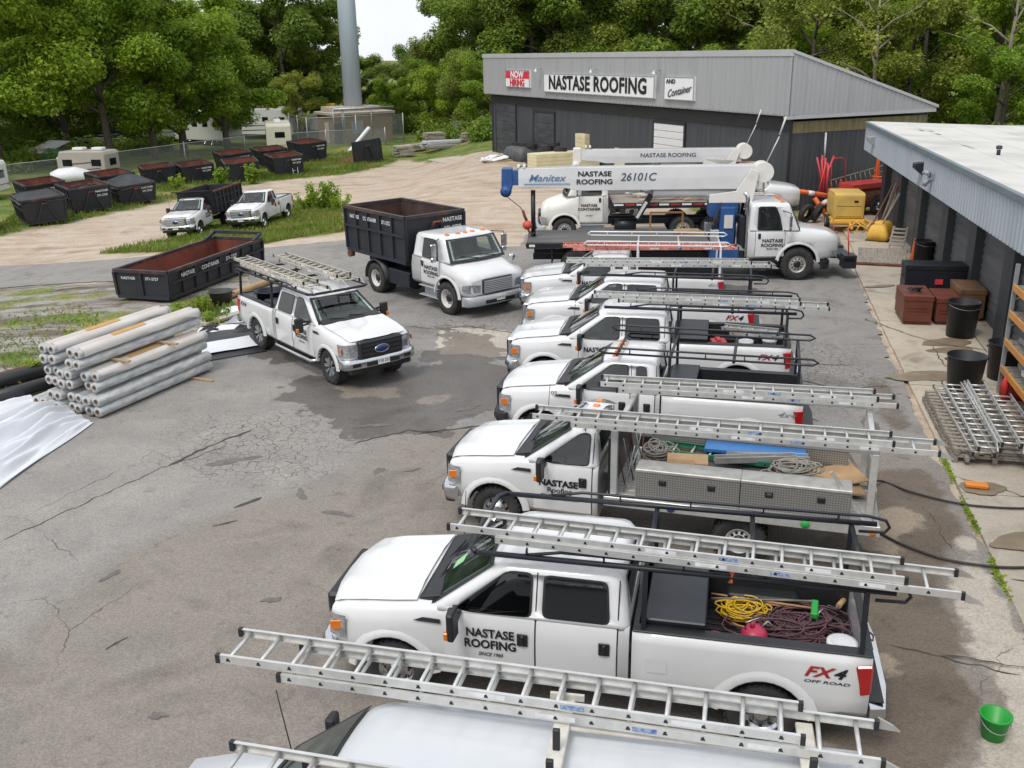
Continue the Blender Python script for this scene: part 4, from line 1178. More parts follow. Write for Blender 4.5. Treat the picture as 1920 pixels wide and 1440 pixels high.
def arc_flare(mb, x, z, y, r0, r1, a0, a1, th, mi=0, n=14):
    """raised lip round a wheel opening on the side y (sign matters)"""
    sg = 1 if y > 0 else -1
    rings = []
    for k in range(n + 1):
        a = a0 + (a1 - a0) * k / n
        c, s_ = math.cos(a), math.sin(a)
        rings.append([(x + c * r0, y - sg * .06, z + s_ * r0), (x + c * r0, y + sg * th, z + s_ * r0), (x + c * (r0 + .02), y + sg * (th + .012), z + s_ * (r0 + .02)),
                      (x + c * (r0 + (r1 - r0) * .6), y + sg * th * .7, z + s_ * (r0 + (r1 - r0) * .6)), (x + c * r1, y - sg * .004, z + s_ * r1)])
    mb.loft(rings, mi, caps=False, smooth=True, closed=False)

def poly_panel(mb, pts2, fy, off, mi=0):
    """ngon in (x,z) mapped to side surface y=fy(x,z), pushed outwards by off"""
    vs = [(x, fy(x, z) + (off if fy(x, z) > 0 else -off), z) for x, z in pts2]
    mb.add(vs, [list(range(len(vs)))], mi)

def seal_ring(outer, inner, fy, off):
    mb = MB(); n = len(outer); g = lambda x, z: fy(x, z) + (off if fy(x, z) > 0 else -off)
    mb.add([(x, g(x, z), z) for x, z in outer] + [(x, g(x, z), z) for x, z in inner], [(k, (k + 1) % n, n + (k + 1) % n, n + k) for k in range(n)])
    return mb

def round_poly(pts, r=.05, n=3):
    out = []
    m_ = len(pts)
    for i in range(m_):
        a = Vector(pts[i - 1]); p = Vector(pts[i]); c = Vector(pts[(i + 1) % m_])
        d0 = (a - p); d1 = (c - p)
        r_ = min(r, d0.length * .45, d1.length * .45)
        p0 = p + d0.normalized() * r_; p1 = p + d1.normalized() * r_
        for k in range(n + 1):
            t = k / n
            out.append(tuple((p0 * (1 - t) ** 2) + (p * 2 * t * (1 - t)) + (p1 * t * t)))
    return out

def make_cab(root, xb, belt=1.36, roof=1.96, xw=.50, xr=1.26, hb=.915, ht=.735, glassm=GLASS, doors=((.62, 1.72), ), windows=(), wsm=GLASSG, lights=False, bow=.12, paint=WHITE, rake_rear=.10):
    """greenhouse: xw windscreen foot, xr roof front edge, xb rear of cab"""
    g = MB()
    rings = [rrect(xw, xb, hb, .10, belt - .03, bow), rrect(xw + .03, xb, hb - .01, .10, belt + .03, bow)]
    for t in (.25, .5, .75, .92):
        z = belt + .03 + (roof - .06 - belt - .03) * t
        rings.append(rrect(xw + .03 + (xr - xw - .03) * t, xb - rake_rear * t, hb - .01 + (ht - hb + .01) * t, .11 + .04 * t, z, bow * (1 - .35 * t)))
    rings.append(rrect(xr + .05, xb - rake_rear - .03, ht - .045, .16, roof - .022, bow * .6))
    rings.append(rrect(xr + .16, xb - rake_rear - .12, ht - .14, .18, roof - .003, bow * .4))
    rings.append(rrect(xr + .34, xb - rake_rear - .3, ht - .34, .18, roof + .012, bow * .2))
    g.loft(rings, 0, True, True)
    roof_o = g.part('cab_roof', [paint, INTER], root)
    # windscreen
    def ws(u, t):
        hw = (hb - .01 + (ht - hb + .01) * t) - .10
        y = hw * u
        x = xw + .03 + (xr - xw - .03) * t - bow * (1 - .35 * t) * max(0, 1 - (y / (hb - .02 + (ht - hb) * t)) ** 2)
        return x, y, belt + .03 + (roof - .06 - belt - .03) * t
    nrm = Vector((-(roof - belt - .09), 0, (xr - xw - .03))).normalized()
    def sheet(u0, t0, t1, off, mi, mb):
        vs = []; nu, nt = 10, 5
        for j in range(nt + 1):
            for i in range(nu + 1):
                p = ws(-u0 + 2 * u0 * i / nu, t0 + (t1 - t0) * j / nt)
                vs.append((p[0] + nrm.x * off, p[1], p[2] + nrm.z * off))
        mb.add(vs, [(j * (nu + 1) + i, j * (nu + 1) + i + 1, (j + 1) * (nu + 1) + i + 1, (j + 1) * (nu + 1) + i) for j in range(nt) for i in range(nu)], mi, True)
    # hollow the cab, open the windscreen, the side windows and the rear window
    cv = MB()
    cv.loft([rrect(xw + .06 + (xr - xw - .03) * t, xb - .06 - rake_rear * t, hb - .07 + (ht - hb + .01) * t, .08, belt + .0 + (roof - .12 - belt) * t, bow * .8 * (1 - .35 * t)) for t in (0, .5, 1)], 0, True, False)
    boolean_cut(roof_o, cv.part('cutter', INTER, root))
    cv = MB()
    if windows:
        q = [ws(-.90, .06), ws(.90, .06), ws(.90, .88), ws(-.90, .88)]
        cv.loft([[(p[0] + nrm.x * d, p[1], p[2] + nrm.z * d) for p in q] for d in (-.30, .30)], 0, True, False)
        for poly in windows:
            for y0, y1 in ((-1.3, -.45), (.45, 1.3)): cv.prism(poly, y0, y1, 'y')
        cv.prism([(-ht + .18, belt + .12), (ht - .18, belt + .12), (ht - .22, roof - .17), (-ht + .22, roof - .17)], xb - .35, xb + .2, 'x')
        boolean_cut(roof_o, cv.part('cutter', INTER, root))
        w = MB(); w.box(xw + .12, xb - .08, -hb + .10, hb - .10, belt + .005, belt + .03); w.part('cabin_floor', INTER, root)
        w = MB(); w.prism([(xw + .04, belt + .02), (xw + .06, belt + .09), (xw + .34, belt + .10), (xw + .42, belt + .03)], -hb + .14, hb - .14, 'y'); w.part('dashboard', INTER, root, bevel=.02)
        sw = MB(); sw.tube([(xw + .50 + .05 * math.sin(a_), -.36 + .17 * math.cos(a_), belt + .09 + .13 * math.sin(a_)) for a_ in [2 * PI * k / 14 for k in range(15)]], .014, 6); sw.part('steering_wheel', BLACKP, root)
        rows_ = [xw + .95] + ([xw + 1.95] if xb - xw > 2.1 else [])
        for ri, xs_ in enumerate(rows_):
            for y_ in (-.36, .36):
                st_ = MB(); st_.loft([[(xs_ + dx + .10 * t, y_ + yy * (1 - .12 * t), belt + .03 + (roof - belt) * .42 * t) for dx, yy in ((-.06, -.23), (-.06, .23), (.06, .23), (.06, -.23))] for t in (0, .6, 1)], 0, True, False)
                se = st_.part('seat', SEATM, root, bevel=.02)
                st_ = MB(); st_.obox((xs_ + .11, y_, belt + .06 + (roof - belt) * .54), .09, .24, .15, (0, .12, 0)); st_.part('headrest', SEATM, se, bevel=.02)
        rp = MB(); rp.add([(xb - .035 - .06 * t_, y, belt + .10 + t_ * (roof - belt - .25)) for y, t_ in ((-ht + .15, 0), (ht - .15, 0), (ht - .20, 1), (-ht + .20, 1))], [(0, 1, 2, 3)]); rp.part('rear_window', TINTED, root, fix=False)
    w = MB()
    for (u0_, u1_, t0_, t1_) in ((-1.07, -.97, -.10, .97), (.97, 1.07, -.10, .97), (-.97, .97, -.10, .035), (-.97, .97, .90, .97)):
        vs = []; nu, nt = 8, 4
        for j in range(nt + 1):
            for i_ in range(nu + 1):
                p = ws(u0_ + (u1_ - u0_) * i_ / nu, t0_ + (t1_ - t0_) * j / nt); vs.append((p[0] + nrm.x * .012, p[1], p[2] + nrm.z * .012))
        w.add(vs, [(j * (nu + 1) + i_, j * (nu + 1) + i_ + 1, (j + 1) * (nu + 1) + i_ + 1, (j + 1) * (nu + 1) + i_) for j in range(nt) for i_ in range(nu)], 0, True)
    w.part('windscreen_seal', BLACKP, root, fix=False)
    w = MB(); sheet(.99, .02, .92, .016, 0, w); wsp = w.part('windscreen', SCREEN if windows else GLASSG, root, fix=False)
    for y0 in (-.62, .08):
        p0 = ws(y0, .0); p1 = ws(y0 + .62, .14)
        w = MB(); w.bar((p0[0] - .02, p0[1], p0[2] + .03), (p1[0] - .03, p1[1], p1[2] + .035), .02, .02); w.part('wiper', BLACKP, wsp)
    def fy(sgn):
        def f_(x, z):
            t = min(1, max(0, (z - belt - .03) / (roof - .06 - belt - .03)))
            return sgn * (hb - .01 + (ht - hb + .01) * t)
        return f_
    if lights:
        for y in (-.5, -.24, 0, .24, .5):
            w = MB(); w.prism([(xr + .10, roof - .02), (xr + .13, roof + .035), (xr + .22, roof + .035), (xr + .25, roof + .0)], y - .045, y + .045, 'y'); w.part('marker_lamp', AMBER, root, bevel=.008)
    return ws, fy

def pickup(label, loc, rz, cab='crew', bed=2.6, wb=4.38, group=None, style='steel', grille='black', chrome_bumper=True, rim_steer=0.0, liner=True, lights=False, flat=False, era=2, side_step=False,
           Rw=.41, box=False, paint=WHITE, name='pickup_truck', scale=None, mirrors=True, vent=True, tail=True, dark=False):
    """x runs rearwards from the front axle, -y is the driver's side"""
    T_ = thing(name, label, 'truck', (loc[0], loc[1], gz(*loc)), rz, group, scale=scale)
    xb = {'crew': 2.86, 'ext': 2.36, 'single': 1.72}[cab]
    belt = 1.36
    # lower body with wheel openings
    st = [(-.86, 1.10, .84, .74, .64), (-.80, 1.19, .91, .81, .58), (-.62, 1.255, .95, .845, .54), (-.3, 1.30, .97, .86, .51), (0, 1.33, .975, .865, .50), (.35, 1.375, .972, .875, .49), (.55, 1.385, .966, .88, .47),
          (.75, 1.36, .965, .89, .46), (1.6, 1.355, .967, .895, .46), (xb, 1.355, .965, .895, .46)]
    b = MB(); b.loft([body_ring(*s_) for s_ in st], 0, True, True)
    body = b.part('body', [paint, BLACKP], T_)
    c = MB(); cyl(c, 0, .44, .485, -1.3, -.55); cyl(c, 0, .44, .485, .55, 1.3)
    co = c.part('cutter', BLACKP, T_)
    boolean_cut(body, co)
    for y in (-.968, .968):
        f_ = MB(); arc_flare(f_, 0, .44, y, .485, .60, .10, PI - .06, .022); f_.part('wheel_arch_flare', paint, body, fix=False)
    # bonnet panel lines and cowl
    cw = MB(); cw.prism([(.30, 1.392), (.36, 1.43), (.56, 1.47), (.70, 1.42), (.62, 1.34)], -.80, .80, 'y'); cw.part('cowl', BLACKP, T_, bevel=.01)
    hd = MB(); rings = []
    for x, z, hw in ((-.80, 1.205, .76), (-.70, 1.262, .80), (-.4, 1.318, .825), (0, 1.362, .838), (.30, 1.402, .842)):
        rings.append([(x - .10 * (1 - (u * .98) ** 2) * (1 if x < -.6 else .3), hw * u, z + .022 * (1 - u * u) + (.014 if .32 < abs(u) < .7 else 0)) for u in (-1, -.97, -.85, -.7, -.5, -.32, 0, .32, .5, .7, .85, .97, 1)])
    hd.loft(rings, 0, False, True, closed=False)
    hd.part('bonnet', paint, T_, fix=False)
    # cab
    # doors with windows and handles
    spans = {'crew': [(.66, 1.76), (1.775, 2.72)], 'ext': [(.66, 1.78), (1.795, 2.26)], 'single': [(.66, 1.62)]}[cab]
    def win(i, x0, x1):
        if i == 0: return [(.80, belt + .035), (1.02, belt + .005), (1.14, belt + .005), (x1 - .07, belt + .02), (x1 - .07, 1.845), (1.40, 1.845)]
        return [(x0 + .09, belt + .04), (min(x1, xb - .2) - .05, belt + .04), (min(x1, xb - .2) - .09, 1.835), (x0 + .09, 1.845)]
    wsf, fyf = make_cab(T_, xb, belt, lights=lights, paint=paint, windows=[round_poly(win(i, *q), .07) for i, q in enumerate(spans)])
    ringref = body_ring(0, 1.355, .967, .90, .46)[2:7]
    for sg in (-1, 1):
        for i, (x0, x1) in enumerate(spans):
            d = MB()
            prof = [(y * 1.0 + .007, z) for (_, y, z) in ringref]
            vs = []
            for x in (x0, x0 + .02, x1 - .02, x1):
                e = -.004 if x in (x0, x1) else 0
                vs.append([(x, sg * (y + e), z) for y, z in prof])
            d.loft(vs, 0, False, True, closed=False)
            # upper frame
            t1 = min(xb - .16, x1)
            dp = d.part('door', paint, T_, fix=False)
            w = MB(); w.add([(xx, sg * (y + .003), z) for xx in (x1 + .0, x1 + .015) for y, z in prof], [(k, k + 1, k + 1 + len(prof), k + len(prof)) for k in range(len(prof) - 1)]); w.part('door_gap', DARKGAP, dp, fix=False)
            hx = x1 - .14
            w = MB(); w.obox((hx, sg * .985, 1.10), .13, .02, .17); w.obox((hx, sg * 1.002, 1.10), .04, .025, .13)
            w.part('door_handle', BLACKP, dp, bevel=.012)
            fy = fyf(sg)
            base = win(i, x0, x1)
            cx_ = sum(p[0] for p in base) / len(base); cz_ = sum(p[1] for p in base) / len(base)
            big = [(cx_ + (p[0] - cx_) * 1.07, cz_ + (p[1] - cz_) * 1.09) for p in base]
            sml = [(cx_ + (p[0] - cx_) * .98, cz_ + (p[1] - cz_) * .97) for p in base]
            seal_ring(round_poly(big, .08), round_poly(sml, .07), fy, .006).part('window_seal', BLACKP, dp, fix=False)
            wn_ = MB(); poly_panel(wn_, round_poly(base, .07), fy, .009); wn_.part('window', TINTED if (dark or i > 0) else CLEAR, dp, fix=False)
            ln = MB(); ln.add([(xx, fy(xx, z) + sg * .004, z) for xx in (x1, x1 + .014) for z in (belt, 1.5, 1.7, 1.88)], [(k, k + 1, k + 5, k + 4) for k in range(3)]); ln.part('door_gap', DARKGAP, dp, fix=False)
        if mirrors:
            mm = sub('mirror', T_)
            w = MB(); w.bar((.80, sg * .93, 1.42), (.84, sg * 1.16, 1.44), .05, .05); w.bar((.86, sg * .93, 1.36), (.86, sg * 1.14, 1.34), .04, .04); w.part('mirror_arm', BLACKP, mm)
            w = MB(); w.loft([[(.84 + dx * .9, sg * (1.22 + dy), z) for dx, dy in ((-.07, -.10), (-.045, .10), (.05, .11), (.06, -.11))] for z in (1.18, 1.22, 1.50, 1.54)][0:4], 0, True, False); w.part('mirror_head', BLACKP, mm, bevel=.02)
            w = MB(); w.obox((.79, sg * 1.29, 1.25), .05, .07, .10); w.part('mirror_lamp', AMBER, mm, bevel=.01)
        # fender vent badge
        if vent:
            w = MB(); w.add([(x, sg * (.977 - max(0, (z - 1.2)) * .22), z) for x, z in ((.28, 1.20), (.40, 1.25), (.62, 1.245), (.62, 1.19))], [(0, 1, 2, 3)]); w.part('fender_vent', BLACKP, T_, fix=False)
        # headlamp
        hp = [(-.905, .60), (-.885, .78), (-.83, .905), (-.74, .958), (-.60, .982)]
        w = MB(); w.add([(x, sg * y, z) for z in (.845, 1.0, 1.15) for x, y in [(px + (.02 if z > 1.1 else 0), py) for px, py in hp]], [(r5 * 5 + k, r5 * 5 + k + 1, r5 * 5 + k + 6, r5 * 5 + k + 5) for r5 in range(2) for k in range(4)], 0, True)
        hl = w.part('headlight', LENS, T_, fix=False)
        w = MB(); w.obox((-.70, sg * .972, 1.01), .17, .02, .12, (0, 0, -sg * .22 + (0 if sg < 0 else 0))); w.part('indicator', AMBER, hl, bevel=.005)
    # grille
    g = sub('grille', T_)
    w = MB(); w.box(-.985, -.80, -.605, .605, .76, 1.205); w.part('grille_surround', BLACKP if grille == 'black' else CHROME, g, bevel=.04)
    for z in (.86, .965, 1.07):
        w = MB(); w.box(-1.0, -.985, -.52, .52, z - .03, z + .03); w.part('grille_bar', BLACKP if grille == 'black' else CHROME, g, bevel=.01)
    bd = MB(); bd.lathe([(.001, -1.02), (.075, -1.02), (.085, -1.0)], 18, 'x'); bd.v = [(x, y * 2.1, z + .965) for x, y, z in bd.v]
    bd.part('badge', mat('badge_blue', (0.03, 0.05, 0.16), .2, metal=.3), g, fix=False)
    bo = MB(); bo.lathe([(.085, -1.004), (.098, -1.015), (.10, -.99)], 18, 'x'); bo.v = [(x, y * 2.05, z + .965) for x, y, z in bo.v]; bo.part('badge_rim', CHROME, g, fix=False)
    # bumpers
    fb = sub('front_bumper', T_)
    w = MB()
    rings = []
    for y, dx in ((-1.0, .28), (-.97, .12), (-.80, .02), (-.4, -.03), (0, -.04), (.4, -.03), (.8, .02), (.97, .12), (1.0, .28)):
        rings.append([(-.96 + dx, y, .54), (-1.0 + dx, y, .60), (-1.0 + dx, y, .74), (-.95 + dx, y, .79), (-.80 + dx * .6, y, .79), (-.80 + dx * .6, y, .54)])
    w.loft(rings, 0, True, True); w.part('bumper_bar', CHROME if chrome_bumper else BLACKP, fb)
    w = MB(); w.box(-1.045, -1.02, -.45, .45, .60, .70); w.part('air_slot', BLACKP, fb)
    for sg in (-1, 1):
        w = MB(); w.obox((-.985, sg * .70, .66), .03, .22, .10, (0, 0, -sg * .12)); w.part('fog_lamp_recess', BLACKP, fb, bevel=.01)
    w = MB(); w.box(-.93, -.75, -.85, .85, .42, .55); w.part('air_dam', BLACKP, fb, bevel=.03)
    w = MB(); w.box(-1.065, -1.05, -.16, .16, .60, .75); w.part('number_plate', SIGNW, fb)
    lettering('718 221', fb, (-1.07, 0, .675), .10, '-x', TEXTB, .01)
    # wheels
    for sg in (-1, 1):
        wheel(T_, 0, sg * .925, Rw, .27, .225 if style != 'spoke' else .26, style, sg > 0, rim_steer)
        if not flat: wheel(T_, wb, sg * .925, Rw, .27, .225 if style != 'spoke' else .26, style, sg > 0)
        w = MB()
    w = MB(); w.tube([(0, -.8, Rw), (0, .8, Rw)], .05, 8); w.part('front_axle', BLACKM, T_)
    w = MB(); w.tube([(wb, -.8, Rw), (wb, .8, Rw)], .06, 8); w.part('rear_axle', BLACKM, T_)
    w = MB(); w.box(-.6, xb + (bed if not flat else 2.9), -.45, -.35, .52, .68); w.box(-.6, xb + (bed if not flat else 2.9), .35, .45, .52, .68); w.box(.3, 2.2, -.35, .35, .45, .62); w.part('chassis', BLACKM, T_)
    # rocker / step
    for sg in (-1, 1):
        if side_step:
            w = MB(); w.tube([(.62, sg * .88, .46), (.8, sg * 1.0, .42), (2.7, sg * 1.0, .42), (2.85, sg * .88, .46)], .045, 8); w.part('side_step', CHROME, T_)
    w = MB(); w.tube([(.42, .86, 1.40), (.46, .88, 2.05)], .006, 5); w.part('aerial', BLACKM, T_)
    if not flat:
        xs, xe = xb + .035, xb + .035 + bed
        fl = .86
        for sg in (-1, 1):
            prof = [(.80, .56), (.90, .50), (.95, .58), (.965, .80), (.968, 1.02), (.955, 1.22), (.935, 1.352), (.80, 1.352)]
            w = MB(); ns = 9
            rings = []
            for k in range(ns + 1):
                x = xs + (xe - xs) * k / ns
                rings.append([(x, sg * (y - (.012 if k == ns else 0)), z + (.06 if (k > ns - 2 and z < .6) else 0)) for y, z in prof])
            w.loft(rings, 0, True, True)
            bs = w.part('bed_side', [paint, BLACKP], T_)
            c = MB(); cyl(c, wb, .44, .485, min(sg * .62, sg * 1.3), max(sg * .62, sg * 1.3))
            boolean_cut(bs, c.part('cutter', BLACKP, T_))
            f2 = MB(); arc_flare(f2, wb, .44, sg * .966, .485, .62, .10, PI - .10, .022); f2.part('wheel_arch_flare', paint, bs, fix=False)
            w = MB(); w.box(xs, xe, min(sg * .785, sg * .945), max(sg * .785, sg * .945), 1.353, 1.378); w.part('rail_cap', BLACKP, bs, bevel=.008)
            if tail:
                w = MB(); w.prism([(xe - .17, 1.24), (xe + .012, 1.27), (xe + .014, .90), (xe - .10, .86)], sg * .83, sg * .972, 'y'); w.part('tail_light', REDL, T_, bevel=.02)
            w = MB(); w.box(xs, xe - .06, min(sg * .775, sg * .80), max(sg * .775, sg * .80), fl, 1.35); w.part('bed_liner_side', BLACKP if liner else paint, bs)
            w = MB(); w.prism([(wb - .55, fl), (wb - .42, fl + .22), (wb + .42, fl + .22), (wb + .55, fl)], sg * .56, sg * .79, 'y'); w.part('wheel_house', BLACKP if liner else paint, bs, bevel=.02)
        w = MB(); w.box(xs + .06, xe - .06, -.775, .775, fl - .08, fl); 
        w.part('bed_floor', BLACKP if liner else paint, T_)
        fo = T_.children[-1]
        for k in range(12):
            y = -.70 + k * 1.4 / 11
            w = MB(); w.box(xs + .1, xe - .1, y - .03, y + .03, fl, fl + .015); w.part('floor_rib', BLACKP if liner else paint, fo, bevel=.004)
        w = MB(); w.box(xs, xs + .06, -.80, .80, fl - .1, 1.36); w.part('bed_front', BLACKP if liner else paint, T_)
        w = MB(); w.box(xe - .06, xe, -.80, .80, .66, 1.355); tg = w.part('tailgate', paint, T_, bevel=.015)
        w = MB(); w.box(xe - .075, xe + .01, -.80, .80, 1.356, 1.385); w.part('tailgate_cap', BLACKP, tg, bevel=.006)
        w = MB(); w.box(xe, xe + .02, -.14, .14, 1.10, 1.22); w.part('tailgate_handle', BLACKP, tg)
        w = MB(); rings = []
        for y, dx in ((-.97, -.16), (-.93, 0), (-.5, .06), (.5, .06), (.93, 0), (.97, -.16)):
            rings.append([(xe + .02, y, .56), (xe + .17 + dx, y, .56), (xe + .20 + dx, y, .62), (xe + .19 + dx, y, .72), (xe + .02, y, .74)])
        w.loft(rings, 0, True, False); rbp = w.part('rear_bumper', CHROME if chrome_bumper else BLACKP, T_, bevel=.01)
        w = MB(); w.box(xe + .02, xe + .18, -.86, .86, .741, .755); w.part('bumper_pad', BLACKP, rbp)
        w = MB(); poly_panel(w, round_poly([(xs + .16, 1.05), (xs + .40, 1.05), (xs + .40, .86), (xs + .16, .86)], .03), lambda x, z: -.972, .0); w.part('fuel_flap', paint, T_, fix=False)
        T_['xs'], T_['xe'] = xs, xe
    T_['xb'] = xb
    return T_

def cab_lettering(T_, lines, x, z, sg=-1, gap=.15, size=.158, y=.985):
    for i, (s_, k, b_, sh) in enumerate(lines):
        lettering(s_, T_, (x, sg * y, z - i * gap + (.02 if i == 2 else 0)), size * k, '-y' if sg < 0 else 'y', TEXTB, b_, sh, .90, 1.0)

STD = [('NASTASE', 1.0, .032, 0), ('ROOFING', 1.0, .032, 0), ('SINCE 1960', .42, .02, .3)]

def rack(T_, kind, x0, x1, z=2.12, hy=.86, front=None, m=BLACKM):
    """over-bed ladder rack: posts, side rails with an upper rail, cross bars"""
    k = sub('ladder_rack', T_)
    xs, xe = T_.get('xs', T_['xb']), T_.get('xe', x1)
    for sg in (-1, 1):
        w = MB()
        yy = sg * hy
        if kind == 'loop':
            w.tube([(x0 + .1, yy, z), (x1 - .1, yy, z), (x1, yy, z + .05), (x1 - .1, yy, z + .11), (x0 + .1, yy, z + .11), (x0, yy, z + .05), (x0 + .1, yy, z)], .022, 7)
        else:
            w.tube([(x0, yy, z), (x1 - .15, yy, z)], .035, 8)
            w.tube([(x0 + .45, yy, z), (x0 + 1.0, yy, z + .10), (x1 - .25, yy, z + .10), (x1 - .05, yy, z + .06), (x1, yy, z - .03), (x1 - .05, yy, z - .10), (x1 - .35, yy, z - .11)], .02, 7)
        w.part('side_rail', m, k)
        n = 5
        for i in range(n):
            x = x0 + .6 + (x1 - x0 - 1.2) * i / (n - 1)
            w = MB(); w.bar((x, yy, z), (x, yy, z + .11), .05, .02); w.part('rail_spacer', m, k)
        for x in (xs + .12, xe - .12):
            w = MB(); w.bar((x + (.0 if x < xs + .5 else .0), sg * .88, 1.36), (x, yy, z), .055, .055); w.part('post', m, k)
    for x in (xs + .12, (xs + xe) / 2, xe - .12):
        w = MB(); w.tube([(x, -hy, z - .03), (x, hy, z - .03)], .03, 8); w.part('cross_bar', m, k)
    if front:
        w = MB(); w.tube([(x0, -hy, z), (x0 - .10, -hy + .12, z), (x0 - .12, 0, z), (x0 - .10, hy - .12, z), (x0, hy, z)], .035, 8); w.part('front_bar', m, k)
    return k

def bed_box(T_, x0, x1, hy=.74, z0=.92, z1=1.44, m=BLACKM, label=None):
    k = sub('tool_box', T_)
    w = MB(); w.box(x0, x1, -hy, hy, z0, z1 - .06); w.part('box_body', m, k, bevel=.01)
    w = MB(); w.box(x0 - .015, x1 + .015, -hy - .02, hy + .02, z1 - .06, z1); w.part('box_lid', m, k, bevel=.015)
    return k

# ---------------------------------------------------------------- ladders
LADM = {}
LABB = mat('ladder_label', (0.35, 0.42, 0.52), .5, col2=(0.05, 0.12, 0.35), scale=30)
def ladder(label, p, yaw, length, sections=2, width=.44, offset=.6, mrail=None, mrung=None, tilt=0.0, roll_=0.0, group='extension ladders', feet='hi', name='extension_ladder', gap=.085, cut=None):
    """lies flat: p is the low-x end centre, runs along +x local; base section below, fly section on top shifted by offset"""
    mrail = mrail or ALU; mrung = mrung or mrail
    T_ = thing(name, label, 'ladder', p, 0, group, rot=(roll_, tilt, yaw))
    for s_ in range(sections):
        wv = width - .05 * s_
        L_ = length - (abs(offset) if sections > 1 else 0)
        x0 = (max(0, offset) if s_ == 0 else max(0, -offset)) if sections > 1 else 0
        z = s_ * gap
        sec = sub('base_section' if s_ == 0 else 'fly_section', T_, (x0, 0, z))
        for sg in (-1, 1):
            w = MB(); yy = sg * wv / 2
            t = .006
            prof = [(yy - sg * .03, -.04), (yy, -.04), (yy, .04), (yy - sg * .03, .04), (yy - sg * .03, .034), (yy - sg * t, .034), (yy - sg * t, -.034), (yy - sg * .03, -.034)]
            w.prism(prof, 0, L_, 'x'); w.part('side_rail', mrail, sec)
            if sg < 0 and L_ > 3:
                for k_, xl in enumerate((.46, .62, .8)):
                    w = MB(); w.box(L_ * xl, L_ * xl + (.34, .2, .26)[k_], yy - .0035, yy - .0005, -.022, .022); w.part('rail_label', (TEXTW, LABB, TEXTW)[k_], sec)
            for e in (0, L_):
                w = MB(); w.box(e - .015 if e else -.025, e + .025 if e else .015, yy - .022 - (sg * .012), yy + .022 - (sg * .012), -.043, .043); w.part('end_cap', BLACKP, sec)
            if s_ == 0 and feet:
                e = L_ if feet == 'hi' else 0
                w = MB(); d = 1 if feet == 'hi' else -1
                w.prism([(e + d * .02, .05), (e + d * .14, -.01), (e + d * .20, -.06), (e + d * .02, -.05)], yy + sg * .004, yy + sg * .03, 'y'); w.part('foot', ALU2, sec)
        n = int((L_ - .2) / .305)
        key = (round(wv, 3), mrung.name)
        if key not in LADM:
            w = MB(); w.tube([(0, -wv / 2 - .002, 0), (0, wv / 2 + .002, 0)], .019, 8)
            for sg in (-1, 1): w.prism([(-.020, -.014), (.020, -.014), (.006, .020), (-.012, .016)], sg * (wv / 2 + .001), sg * (wv / 2 + .005), 'y', mi=1)
            LADM[key] = w.mesh('rung', [mrung, BLACKP])
        for i in range(n + 1):
            link('rung', LADM[key], sec, (.1 + i * .305, 0, 0))
    return T_
# ================================================================ the fleet row
def wp(T_, x, y, z=0.0):
    a = T_.rotation_euler[2]; s_ = T_.scale[0]
    return (T_.location.x + s_ * (x * math.cos(a) - y * math.sin(a)), T_.location.y + s_ * (x * math.sin(a) + y * math.cos(a)), T_.location.z + s_ * z)

def tangle(name, label, cat, c, rx, ry, h_, n, r_, m, rz=0, seed=0, tails=0, messy=.35):
    """loose coil of cable: many uneven loops"""
    rd = random.Random(seed); mb = MB()
    P_ = []
    for k in range(n):
        ox, oy = rd.gauss(0, rx * messy * .5), rd.gauss(0, ry * messy * .5)
        sx, sy = rx * rd.uniform(.45, 1.0), ry * rd.uniform(.45, 1.0)
        ph = rd.uniform(0, 6.28); z0 = h_ * k / n; tw = rd.uniform(-.4, .4)
        for i in range(14):
            a = ph + 2 * PI * i / 14 * 1.02
            P_.append((ox + sx * math.cos(a) * (1 + .12 * math.sin(2 * a + tw)), oy + sy * math.sin(a), z0 + rd.uniform(0, h_ * .25) + r_))
    sm = []
    for i in range(len(P_)):
        q = [P_[max(0, min(len(P_) - 1, i + d))] for d in (-1, 0, 1)]
        sm.append(tuple(sum(v[j] for v in q) / 3 for j in range(3)))
    mb.tube(sm, r_, 5)
    for k in range(tails):
        a = rd.uniform(0, 6.28)
        mb.tube([(rx * .7 * math.cos(a), ry * .7 * math.sin(a), r_ * 2), (rx * 1.2 * math.cos(a + .3), ry * 1.2 * math.sin(a + .3), r_ * 1.2), (rx * 1.5 * math.cos(a + .2), ry * 1.3 * math.sin(a - .2), r_)], r_, 5)
    o = mb.part(name, m, None, loc=c, rot=(0, 0, rz), fix=False)
    return tag(o, label, cat)

